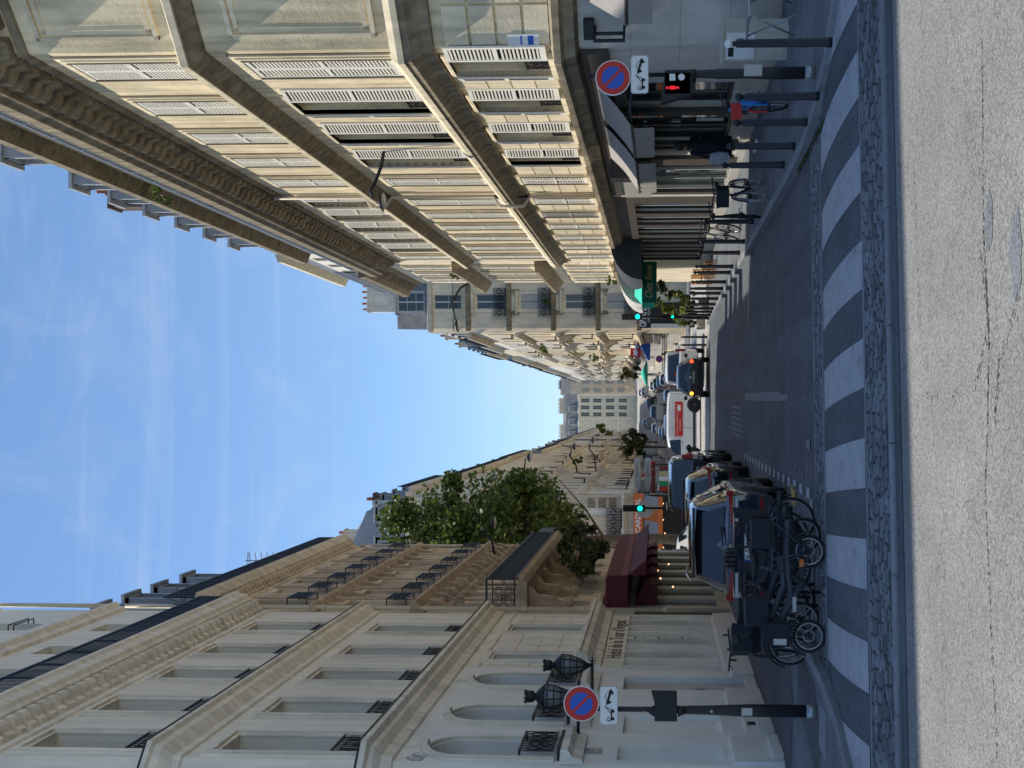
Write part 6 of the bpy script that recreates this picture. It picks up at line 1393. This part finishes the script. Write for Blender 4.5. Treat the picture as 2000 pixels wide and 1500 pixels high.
B9 = bicycle('slim grey road bicycle leaning in the full sun between two bollards', (4.55, 33.1, .12), R_(8), .34, 'bike_grey', 1.0, lean=R_(10), wheelmat='alloy')
# scooters parked in front of the far right shops and a rider
def scooter(lab, loc, rz, m='car_black'):
    t = thing('scooter', lab, 'scooter', loc, rz)
    for y in (0, 1.3): b = mb('rubber'); b.torus((0,0,0), .2, .06, 18, 6, 'x'); b.lathe([(.14,-.03),(.14,.03)], (0,0,0), 10, 'x'); b.build('wheel', t, (0,y,.26))
    b = mb(m); b.smooth = True; b.ball((0,.1,.6), .3, 12, 8, (.55,1.3,.7)); b.ball((0,1.15,.7), .22, 12, 8, (.9,.7,1.9)); b.ball((0,.65,.35), .2, 10, 7, (.8,2,.5)); b.build('body', t)
    b = mb('plastic'); b.ball((0,.2,.82), .2, 10, 7, (.7,1.7,.4)); b.tube([(-.3,1.0,1.1),(0,1.05,1.12),(.3,1.0,1.1)], .02, 6); b.tube([(0,1.3,.26),(0,1.05,1.1)], .03, 6); b.build('handlebar', t)
    b = mb('tail'); b.box(-.1,.1,-.27,-.22,.6,.68); b.build('taillight', t)
    return t
scooter('black scooter waiting between the white delivery van and the black hatchback', (.55, 73.5, 0), 0)
scooter('dark scooter parked against the sunlit shopfronts past the no parking sign', (4.6, 114, .2), R_(70)); scooter('red scooter parked higher up the right pavement', (4.7, 120, .4), R_(70), 'redp')
person('rider in dark clothes astride the scooter between the vans', (.55, 73.6, .18), 0, 1.68, coatlen=.75, stride=.05)
for i, (x, y, z, rz, lab) in enumerate(((4.9, 119, .4, 0, 'pedestrian in dark clothes far up the right pavement'), (-4.9, 124, .55, 0, 'pedestrian in a grey coat far up the left pavement'), (5.0, 66, .0, R_(90), 'person in dark clothes under the teal edge of the green awning'), (2.8, 104, 0, R_(60), 'pedestrian crossing at the far side of the junction'), (-4.8, 100, .12, 0, 'pedestrian in black beside the far left shopfronts'))): person(lab, (x,y,z), rz, 1.7, 'cloth_gry' if i == 1 else 'cloth_blk', .12, coatlen=.7)
# =================================================================== posts, signs, lamps
def no_parking(parent, r=.225):
    # face at y=0 looking to -y
    s = mb('white'); s.lathe([(r+.012,0),(r+.012,.03)], (0,0,0), 40, 'y'); so = s.build('sign_disc', parent)
    a = mb('redp'); a.lathe([(r,-.003),(r,.0)], (0,0,0), 40, 'y'); a.build('red_ring', so)
    c = mb('bluep'); c.lathe([(r*.67,-.006),(r*.67,-.0035)], (0,0,0), 36, 'y'); c.build('blue_field', so)
    d = mb('redp'); q = R_(-45); u = Vector((math.cos(q),0,math.sin(q))); v = Vector((-u.z,0,u.x)); L_ = r*.72; w_ = r*.085
    d.prism([tuple(u*L_+v*w_+Vector((0,-.0065,0))), tuple(u*L_-v*w_+Vector((0,-.0065,0))), tuple(-u*L_-v*w_+Vector((0,-.0065,0))), tuple(-u*L_+v*w_+Vector((0,-.0065,0)))], (0,-.002,0)); d.build('red_bar', so)
    return so
def tow_panel(parent):
    # rounded white plate .50 x .23 with a tow truck lifting a car
    w_, h_, r = .25, .112, .04; pts = []
    for cx, cz, a0 in ((w_-r,h_-r,0),(-w_+r,h_-r,90),(-w_+r,-h_+r,180),(w_-r,-h_+r,270)):
        for k in range(6): a = R_(a0+18*k); pts.append((cx+r*math.cos(a),0,cz+r*math.sin(a)))
    b = mb('steel'); b.prism([(p[0]*1.03,.001,p[2]*1.06) for p in pts], (0,.02,0)); so = b.build('tow_plate', parent)
    b = mb('white'); b.prism([(p[0],-.002,p[2]) for p in pts], (0,.002,0)); b.build('plate_face', so)
    g = mb('blackp'); y = -.005
    def P2(l, dy=.002): g.prism([(a,y,c) for a,c in l], (0,dy,0))
    def disc(x, z, rr): P2([(x+rr*math.cos(6.283*k/14), z+rr*math.sin(6.283*k/14)) for k in range(14)])
    # truck on the left (cab at far left)
    P2([(-.20,-.045),(-.05,-.045),(-.05,-.025),(-.20,-.025)]); disc(-.175,-.055,.022); disc(-.075,-.055,.022)
    g.torus((-.18,y+.001,.005), .022, .004, 12, 4, 'y'); P2([(-.215,-.03),(-.205,-.03),(-.19,.03),(-.20,.03)]); P2([(-.06,-.03),(-.05,-.03),(-.01,.055),(-.02,.055)]); P2([(-.105,-.02),(-.02,.05),(-.012,.045),(-.095,-.025)]); P2([(-.018,.055),(-.010,.055),(.03,.0),(.022,0)])
    # car tilted on the right
    q = R_(-16); rt = lambda a, c: (.115+a*math.cos(q)-c*math.sin(q), .0+a*math.sin(q)+c*math.cos(q))
    P2([rt(*p) for p in ((-.10,-.02),(.10,-.02),(.11,.0),(.09,.015),(-.09,.015),(-.105,.0))]); disc(*rt(-.065,-.028),.021); disc(*rt(.065,-.028),.021)
    P2([rt(*p) for p in ((-.05,.015),(-.043,.015),(-.022,.048),(-.03,.048))]); P2([rt(*p) for p in ((-.03,.042),(.03,.042),(.03,.050),(-.03,.050))]); P2([rt(*p) for p in ((.027,.05),(.035,.05),(.075,.015),(.065,.015))])
    g.build('pictogram', so); return so
def ped_box(parent, lit):
    b = mb('plastic'); b.box(-.14,.10,-.10,.06,0,.30); b.prism([(.10,-.10,0),(.10,-.10,.30),(.24,-.02,.34),(.24,-.02,-.0)], (0,.08,0)); b.lathe([(.03,-.12),(.05,-.08),(.08,-.01)], (-.02,-.02,0), 10); b.lathe([(.08,.30),(.06,.34),(.03,.38)], (-.02,-.02,0), 10); o = b.build('signal_box', parent)
    return o
def tapered_post(label, loc, h, rb=.085, rt=.035):
    t = thing('lamp_post', label, 'post', loc); b = mb('iron'); b.lathe([(rb*1.0,0),(rb,h*.30),(rb*.78,h*.45),(rt*1.4,h*.65),(rt*1.25,h*.67),(rt,h*.80),(rt,h)], n=16); b.build('pole', t)
    b = mb('steel'); b.lathe([(rb*1.04,.0),(rb*1.04,.14)], n=16); b.build('foot_band', t); return t
PL = tapered_post('dark tapered post with round no parking sign, standing on the left pavement', (-4.06, 17.2, .12), 2.95)
e = bpy.data.objects.new('sign_mount', None); COL.objects.link(e); bpy.data.objects.remove(e)
s = no_parking(PL); s.location = (.09, -.10, 3.14); s2 = tow_panel(PL); s2.location = (.07, -.10, 2.77)
o = ped_box(PL, None); o.location = (.02, -.06, 1.86)
b = mb('beige'); b.box(-.05,.05,-.085,-.07,.86,1.0); b.build('sticker', PL); b = mb('steel'); b.lathe([(.02,-.08),(.02,-.06)], (0,0,1.40), 8, 'y'); b.lathe([(.012,-.06),(.012,-.03)], (-.02,0,2.30), 8, 'y'); b.build('bolt', PL)
PR = tapered_post('worn dark post with no parking sign and lit red man, right pavement', (4.50, 17.35, .12), 2.0, .085, .05)
b = mb('iron'); b.tube([(0,0,1.9),(-.0,0,3.05)], .03, 8); b.tube([(0,0,2.45),(-.50,.1,2.50)], .025, 6); b.build('arm', PR)
s = no_parking(PR); s.location = (-.06, -.10, 2.72); s2 = tow_panel(PR); s2.location = (-.02, -.10, 2.36)
b = mb('plastic'); b.box(-.30,.02,-.16,.05,1.68,2.02); b.prism([(-.02,-.16,1.66),(-.30,-.16,1.66),(-.42,-.16,2.08),(-.02,-.16,2.02)], (0,.18,0)); b.lathe([(.09,1.6),(.09,1.68)], (-.02,0,0), 10); sg = b.build('signal_box', PR)
b = mb('red_on'); b.ball((-.22,-.165,1.99), .022, 8, 6); b.box(-.235,-.205,-.172,-.162,1.83,1.965); b.box(-.245,-.195,-.172,-.162,1.89,1.95); b.build('red_man', sg)
b = mb('white'); b.lathe([(.045,-.172),(.045,-.162)], (-.08,0,1.80), 16, 'y'); b.box(-.125,-.035,-.170,-.162,1.88,1.96); b.build('button_plate', sg)
b = mb('beige'); b.box(-.06,.09,-.12,-.08,.72,.96); b.build('sticker', PR)
# lanterns on wall brackets
def lantern(label, loc, arm_len):
    t = thing('wall_lantern', label, 'lantern', loc, 0, None)
    b = mb('iron'); b.box(-arm_len-.02,-arm_len+.03,-.03,.03,-.20,.22); b.tube([(-arm_len,0,0),(.02,0,.0)], .035, 8); b.tube([(.02,0,.0),(.16,0,.0),(.26,0,.0)], [.03,.02,.004], 6)
    for s_ in (-1,1): b.tube([(.08,0,0),(.12,0,s_*.06),(.20,0,s_*.10)], [.018,.012,.005], 5); b.tube([(.02,s_*.02,0),(.06,0,s_*.08)], .012, 5)
    b.build('bracket', t)
    z0 = .08; b = mb('iron'); b.lathe([(.02,z0-.06),(.05,z0),(.12,z0+.10),(.13,z0+.13)], n=8); b.lathe([(.26,z0+.62),(.22,z0+.68),(.12,z0+.78),(.08,z0+.80),(.08,z0+.84),(.12,z0+.86),(.13,z0+1.0),(.10,z0+1.0)], n=16)
    for k in range(8): a = 6.283*k/8; b.tube([(.13*math.cos(a),.13*math.sin(a),z0+.13),(.24*math.cos(a),.24*math.sin(a),z0+.42),(.26*math.cos(a),.26*math.sin(a),z0+.63)], .012, 4); b.box(.12*math.cos(a)-.02,.12*math.cos(a)+.02,.12*math.sin(a)-.02,.12*math.sin(a)+.02,z0+1.0,z0+1.05)
    for z, rr in ((.27,.185),(.42,.245),(.56,.255)): b.torus((0,0,z0+z), rr, .010, 16, 4, 'z')
    b.build('cage', t); g = mb('lantern_glass'); g.lathe([(.11,z0+.12),(.225,z0+.42),(.245,z0+.63)], n=8); g.build('glass', t); t.scale = (.86,)*3
    return t
lantern('crowned black iron lantern on the wall bracket, the one clear of the no parking sign', (-5.12, 25.3, 3.55), 1.0)
lantern('crowned black iron lantern half covered by the round no parking sign', (-5.22, 23.0, 3.68), .88)
# street lamps hung from the facades
def cobra(label, loc, rz, pts, head, sc=1.0):
    t = thing('street_lamp', label, 'street lamp', loc, rz); b = mb('iron'); b.tube(pts, [.05*sc]*(len(pts)-1)+[.03*sc], 8); b.box(pts[0][0]-.04, pts[0][0]+.04, pts[0][1]-.08, pts[0][1]+.08, pts[0][2]-.3, pts[0][2]+.3); b.build('arm', t)
    b = mb('iron'); b.lathe([(.04*sc,.16*sc),(.15*sc,.12*sc),(.30*sc,0)], head, 16); b.build('lamp_shade', t); b = mb('clearlens'); b.ball(head, .24*sc, 12, 7, (1,1,.35)); b.build('lens', t); return t
cobra('black street lamp curving out from the sunlit shuttered wall', (RX, 31.0, 8.95), 0, [(0,0,0),(-.4,.05,.08),(-.8,.1,.25),(-1.0,.12,.38),(-1.15,.13,.30)], (-1.25,.14,.06), .85)
cobra('pale street lamp curving from the building before the tall corner', (RX, 62.0, 11.0), 0, [(0,0,0),(-.5,-.2,.9),(-1.2,-.4,1.3),(-2.1,-.6,1.1)], (-2.35,-.65,.95), 1.2)
cobra('black street lamp curving out of the ornate brown building before the tree', (LX, 50.3, 8.7), 0, [(0,0,0),(.35,.05,.1),(.7,.1,.15),(1.0,.15,.45),(1.25,.2,.45)], (1.4,.2,.08), 1.0)
for i, (x, y, z, lab) in enumerate(((-5.75, 88, 11.0, 'curved black street lamp fixed above the orange cafe sign building'), (-5.75, 112, 9.5, 'small curved street lamp second along the shaded ochre buildings'), (-5.75, 133, 9.0, 'small curved street lamp third along the shaded ochre buildings'))): cobra(lab, (x,y,z), 0, [(0,0,0),(.7,0,.1),(1.4,0,.6),(2.2,0,.5)], (2.3,0,.2), 1.3)
# traffic lights
def traffic_light(label, loc, h, rz=0, pole=None):
    t = thing('traffic_light', label, 'traffic light', loc, rz); b = mb('iron'); b.tube([(0,0,0),(0,0,h)], .05, 10); b.lathe([(.09,0),(.09,.5),(.05,.6)], n=12); b.build('pole', t)
    b = mb('blackp'); b.box(-.13,.13,-.2,-.02,h-.85,h+.05); bo = b.build('housing', t)
    for k, mm in enumerate(('plastic','plastic','green_on')):
        z = h-.10-.27*k; v = mb('blackp'); v.torus((0,-.24,z), .115, .014, 16, 4, 'y', 0, math.pi); v.lathe([(.115,-.26),(.115,-.2)], (0,0,z), 16, 'y') if mm == 'plastic' else None; v.build('visor', bo)
        l = mb(mm); l.lathe([(.10,-.268),(.10,-.2)], (0,0,z), 18, 'y'); l.build('lens', bo)
    l = mb('green_on'); l.lathe([(.055,-.10),(.055,-.02)], (0,0,1.55), 12, 'y'); l.build('repeater', t); v = mb('blackp'); v.box(-.08,.08,-.09,-.02,1.4,2.0); v.build('repeater_box', t)
    return t
traffic_light('traffic light showing green in front of the optician sign, right of the road', (3.95, 56.2, .12), 3.72)
traffic_light('traffic light showing green before the orange cafe sign, left of the road', (-4.10, 52.0, .12), 3.55)
b = mb('steel'); b.lathe([(.42,0),(.42,.03)], (0,0,0), 20, 'y'); o = tag(b.build('road_sign'), 'back of a round grey road sign below the left traffic light', 'road sign'); o.location = (-4.95, 62.0, 2.95)
t = bpy.data.objects[-1]
def sign_post(label, loc, h=2.6):
    t = thing('no_parking_post', label, 'sign', loc); b = mb('steel'); b.tube([(0,.06,0),(0,.06,h+.3)], .03, 8); b.build('pole', t); s = no_parking(t, .3); s.location = (0,0,h); b = mb('beige'); b.box(-.25,.25,0,.02,h-.6,h-.36); b.build('plate', t); return t
sign_post('small distant no parking sign among the sunlit poles past the optician', (4.2, 112, .1), 2.2)
# grey direction arrows
t = thing('direction_sign', 'pair of grey arrow shaped direction signs on one pole at the junction', 'sign', (-4.2, 86.5, .1)); b = mb('steel'); b.tube([(0,.05,0),(0,.05,3.6)], .05, 8); b.build('pole', t)
for z in (3.45, 2.75):
    b = mb('steel'); b.prism([(-1.35,0,z+.14),(-1.05,0,z),(.75,0,z),(.75,0,z+.42),(-1.05,0,z+.42),(-1.35,0,z+.24)], (0,.05,0)); p = b.build('arrow_board', t); text('CHATELET' if z > 3 else 'BASTILLE', .22, 'iron', 'letters', p, (-.1,-.006,z+.21)); b = mb('clearlens'); b.prism([(-1.5,-.004,z+.19),(-1.15,-.004,z+.02),(-1.05,-.004,z+.02),(-1.38,-.004,z+.19),(-1.05,-.004,z+.40),(-1.15,-.004,z+.40)], (0,.003,0)); b.build('chevron', p)
# orange cafe: fascia, striped awning, terrace
t = thing('cafe_facade', 'orange cafe fascia with white lettering and a striped awning below it', 'cafe', (-5.75, 84.1, 0))
b = mb('orange'); b.box(-7.5, .1, -.35, 0, 3.35, 3.95); b.build('fascia', t); text('CARDINAL', .46, 'white', 'letters', t, (-1.35, -.36, 3.66), bold=.012)
for k in range(9):
    b = mb('orange' if k % 2 else 'awn_g'); x = -7.4+.82*k; b.poly([(x,-.2,3.3),(x+.82,-.2,3.3),(x+.82,-1.9,2.35),(x,-1.9,2.35)]); b.build('awning_stripe', t)
b = mb('orange'); b.box(-7.4, 0, -1.95, -1.88, 2.05, 2.36); b.build('valance', t); b = mb('blackp'); b.box(-7.4, 0, -.1, 0, .1, 3.3); b.build('window_wall', t)
for k in range(8): l = tag((lambda b: (b.ball((0,0,0), .05, 8, 6), b.build('string_light'))[1])(mb('bulb_on')), 'small warm bulb glowing under the striped cafe awning', 'light', 'bulbs under the cafe awning'); l.location = (-5.9-.35*k*(1 if k < 5 else 1.3), 82.9+.05*(k%3), 2.15-.12*(k % 3))
t = thing('cafe_terrace', 'glazed cafe terrace box with colourful posters at the corner of the side street', 'terrace', (-4.7, 84.6, .1)); b = mb('blackp'); [b.box(x-.04,x+.04,-.04,.04,0,2.6) for x in (-.9,.9)]; b.box(-.9,.9,-.04,.04,2.5,2.6); b.build('frame', t); 
for k, m_ in enumerate(('redp','greenp','white','gold','awn_red2')): b = mb(m_); b.box(-.85+.34*k,-.55+.34*k,-.03,.0,1.2+.2*(k%2),2.2); b.build('poster', t)
# green restaurant awning and the black one before it
def barrel(name, label, s0, s1, z1, out, zb, mat, frame=RC):
    t = thing(name, label, 'awning', (RX, 64.5, 0), R_(-90)); b = mb(mat); b.smooth = True; n = 10; ids = []
    for x in (s0, s1): ids.append([b.P((x, -out*math.sin(math.pi/2*k/n), zb+(z1-zb)*math.cos(math.pi/2*k/n))) for k in range(n+1)])
    for k in range(n): b.F((ids[0][k], ids[1][k], ids[1][k+1], ids[0][k+1]))
    b.smooth = False
    for i, x in ((0, s0), (1, s1)): b.F(ids[i]+[b.P((x,0,zb))])
    b.build('canopy', t); return t
tb = barrel('awning', 'rounded charcoal canopy above the sunlit pavement, next to the green one', 64.5-53.2, 64.5-48.2, 4.1, 1.5, 2.9, 'awn_dark')
tb2 = barrel('awning', 'pale sunlit rounded canopy between the charcoal and the teal canopies', 64.5-58.6, 64.5-53.4, 4.1, 2.0, 3.0, 'awn_pale')
t = thing('restaurant_awning', 'dark green restaurant valance with gold script and a teal sunlit roof', 'awning', (RX-1.75, 51.6, 0), R_(0))
b = mb('awn_green'); b.box(-.35,1.3,-.03,.03,2.35,2.95); b.build('valance', t); text('Chez Rene', .42, 'gold', 'letters', t, (.48,-.036,2.66), shear=.35, sx=.72)
b = mb('awn_teal'); b.poly([(.55,4.0,3.75),(-.22,4.3,3.0),(-.30,.05,2.93),(1.3,.05,2.95)]); b.poly([(.55,4.0,3.75),(-.22,4.3,3.0),(-.22,4.3,2.45),(.3,4.1,2.5)]); b.build('canopy', t)
# chairs and plants
def chair(lab, loc, rz):
    t = thing('cafe_chair', lab, 'chair', loc, rz, 'orange wooden terrace chairs'); b = mb('wood'); b.box(-.2,.2,-.2,.2,.43,.47); b.build('seat', t); b = mb('wood'); b.box(-.2,.2,.17,.20,.62,.88); b.build('backrest', t)
    for x in (-.18,.18):
        for y in (-.18,.18): b = mb('wood'); b.box(x-.015,x+.015,y-.015,y+.015,0,.43 if y < 0 else .9); b.build('leg', t)
    return t
c0 = None
for k in range(4):
    if c0 is None: c0 = chair('orange wooden terrace chair stacked against the dark restaurant window', (5.2, 47.5, .12), R_(100))
    else: copy_tree(c0, None, (5.25-.1*(k%2), 47.5+1.3*k, .12))
def foliage(b, c, rad, n, size, flat=1.0, clump=0, seed=1):
    rnd = random.Random(seed); cl = []
    if clump: cl = [(Vector((rnd.gauss(0,.5),rnd.gauss(0,.5),rnd.gauss(0,.5))), rnd.uniform(.18,.42)) for _ in range(clump)]
    for _ in range(n):
        if cl:
            q, s_ = rnd.choice(cl); d = Vector((rnd.gauss(0,1),rnd.gauss(0,1),rnd.gauss(0,1))).normalized()*(rnd.random()**.5)*s_; p = q+d
            if p.length > 1.15: p = p*(1.1/p.length)
        else: p = Vector((rnd.gauss(0,1),rnd.gauss(0,1),rnd.gauss(0,1))).normalized()*(rnd.random()**.4)
        p = Vector((c[0]+p.x*rad[0], c[1]+p.y*rad[1], c[2]+p.z*rad[2])); s2 = size*rnd.uniform(.6,1.3)
        u = Vector((rnd.gauss(0,1),rnd.gauss(0,1),rnd.gauss(0,.6))).normalized(); v = u.cross(Vector((rnd.gauss(0,1),rnd.gauss(0,1),rnd.gauss(0,1)))).normalized()
        b.poly([p-u*s2*.5, p-u*s2*.1+v*s2*.42, p+u*s2*.55, p-u*s2*.1-v*s2*.42])
def plant(lab, loc, rad, n, size, mat, pot=True, h=.4, cat='plant', name='potted_plant', clump=10, seed=3):
    t = thing(name, lab, cat, loc)
    if pot: b = mb('frame_g'); b.lathe([(.22,0),(.30,h)], n=12); b.build('pot', t)
    b = mb('bark'); b.tube([(0,0,h*.5),(0.03,0,h+rad[2])], .03, 6); b.build('stem', t)
    b = mb(mat); foliage(b, (0,0,h+rad[2]), rad, n, size, clump=clump, seed=seed); b.build('foliage', t); return t
plant('bright yellow green shrub in the sun below the teal canopy', (4.5, 57.3, .12), (.75,.7,.75), 900, .16, 'leaf_y', seed=5); plant('grey green tall shrub hanging behind the bright one, under the green valance', (5.1, 56.5, 1.3), (.7,.6,.75), 700, .13, 'leaf', pot=False, seed=6)
plant('low leafy plant at the foot of the bright shrub', (4.4, 55.5, .12), (.6,.5,.4), 400, .14, 'leaf', seed=7); plant('thin grassy plant by the crossroads bollards', (3.9, 60.5, .1), (.25,.25,.5), 300, .12, 'leaf_d', seed=8)
plant('round green shrub before the white building at the top of the hill', (-6.0, 240, 9.6), (2.6,2.0,3.0), 900, .6, 'leaf_y', pot=False, seed=9, name='shrub')
plant('large dark creeper overflowing above the burgundy awning box', (-4.9, 43.0, 3.9), (.85,3.2,.95), 2600, .16, 'leaf_d', pot=False, seed=10, h=.1, clump=18, name='balcony_plant'); plant('greyish boxed greenery at the far end of the iron balcony', (-5.1, 51.5, 4.6), (.7,1.6,1.0), 1000, .16, 'leaf_d', pot=False, seed=11, h=.1, name='balcony_plant')
for i, (x, y, z, lab) in enumerate(((8.7,105.1,11.3,'flowering window box on an iron balcony of the tall corner building'),(6.0,57.8,11.2,'small green plant on the ledge of the sunlit building'),(6.0,61.0,4.2,'green trailing plant low on the sunlit building above the canopies'),(5.4,118,12.5,'green balcony plants on the sunlit row up the hill'),(5.4,140,9,'balcony plants halfway up the sunlit row'),(-5.0,92,12.2,'dark bushy plant on a balcony past the cafe sign'),(-5.0,120,9.5,'dark balcony planting on the building with the curved oriel'),(6.05,36.0,16.2,'trailing yellow flowers on the roof terrace rail'),(-6.0,180,15.5,'green roof terrace planting on the left slope'))): plant(lab, (x,y,z), (.25,.6,.25) if i not in (3,4,5,6) else (.35,2.4,.45), 240 if i not in (3,4,5,6) else 900, .10 if y < 90 else .18, 'leaf' if i != 5 else 'leaf_d', pot=False, h=.05, seed=20+i, name='balcony_plant')
# plane tree between the brown building and the orange cafe
t = thing('plane_tree', 'tall leafy plane tree rising behind the brown building, its crown lit by the sun', 'tree', (-6.6, 63.5, 0))
b = mb('bark'); rnd = random.Random(5); b.tube([(0,0,0),(.1,0,3),(0,.1,6),(.2,0,9),(.1,.1,13)], [.28,.24,.2,.14,.05], 10)
for k in range(16):
    z = 5+k*.65; a = k*2.4; L_ = rnd.uniform(2.0,3.6)*(1-.03*k); b.tube([(0.1,0,z),(L_*.5*math.cos(a),L_*.5*math.sin(a),z+.9),(L_*math.cos(a),L_*math.sin(a),z+1.5+rnd.random())], [.09,.05,.015], 5)
b.build('trunk', t)
b = mb('leaf')
blobs = []
for k in range(46):
    z = rnd.uniform(6.4, 15.4); prof = 3.9*math.sin(math.pi*min(1,max(.08,(z-5.4)/11.0)))**.6 * (1.0 if z < 12 else .85); a = rnd.random()*6.283; r_ = prof*rnd.uniform(.45,.98); blobs.append(((r_*math.cos(a), r_*math.sin(a), z), rnd.uniform(.7,1.35)))
for i, (c, s_) in enumerate(blobs): foliage(b, c, (s_,s_,s_*.8), 330, .24, seed=100+i)
for i in range(26): foliage(b, (rnd.uniform(-2.2,2.2), rnd.uniform(-1.5,1.5), rnd.uniform(6.5,14)), (1.6,1.6,1.5), 300, .24, seed=200+i)
b.build('crown', t)
for i, (x, y, z, s_, lab) in enumerate(((-4.7, 150, 1.6, 2.2, 'distant street tree low on the left pavement of the hill'), (-4.8, 176, 2.6, 2.4, 'second distant street tree on the left pavement'), (4.9, 190, 3.2, 2.0, 'distant street tree on the right pavement of the hill'))):
    q = thing('street_tree', lab, 'tree', (x, y, z)); b = mb('bark'); b.tube([(0,0,-1),(0,0,2.5),(.1,0,4)], [.12,.1,.03], 6); b.build('trunk', q); b = mb('leaf_d'); foliage(b, (0,0,3.6), (s_*.7,s_*.7,s_*.8), 900, .4, clump=10, seed=300+i); b.build('crown', q)
# red and blue awnings, flags far off
t = thing('shop_awning', 'red cloth awning far along the left pavement past the direction signs', 'awning', (-5.7, 104, 2.6)); b = mb('redp'); b.poly([(0,0,1.2),(0,3,1.2),(1.3,3,.3),(1.3,0,.3)]); b.poly([(0,0,1.2),(1.3,0,.3),(1.3,0,.0),(0,0,.0)]); b.build('canopy', t)
t = thing('shop_awning', 'blue cloth awning in the sun behind the tall corner building', 'awning', (6.1, 123, 3.0)); b = mb('bluep'); b.poly([(0,0,1.2),(0,5,1.2),(-1.6,5,.4),(-1.6,0,.4)]); b.poly([(0,0,1.2),(-1.6,0,.4),(-1.6,0,.2),(0,0,.2)]); b.build('canopy', t)
t = thing('shop_awning', 'teal market umbrellas in front of the far right shops', 'awning', (3.9, 150, 1.6)); b = mb('awn_teal'); [b.lathe([(1.6,2.2),(.05,2.9)], (0,k*5,0), 8) for k in range(3)]; b.build('canopy', t); b = mb('steel'); [b.tube([(0,k*5,0),(0,k*5,2.4)], .04, 6) for k in range(3)]; b.build('pole', t)
t = thing('shop_awning', 'red and white projecting shop sign on the sunlit row up the hill', 'shop sign', (5.6, 128, 4.2)); b = mb('redp'); b.box(-.6,.3,0,.15,0,1.0); b.build('board', t); b = mb('white'); b.box(-.45,.15,-.01,0,.3,.7); b.build('print', t)
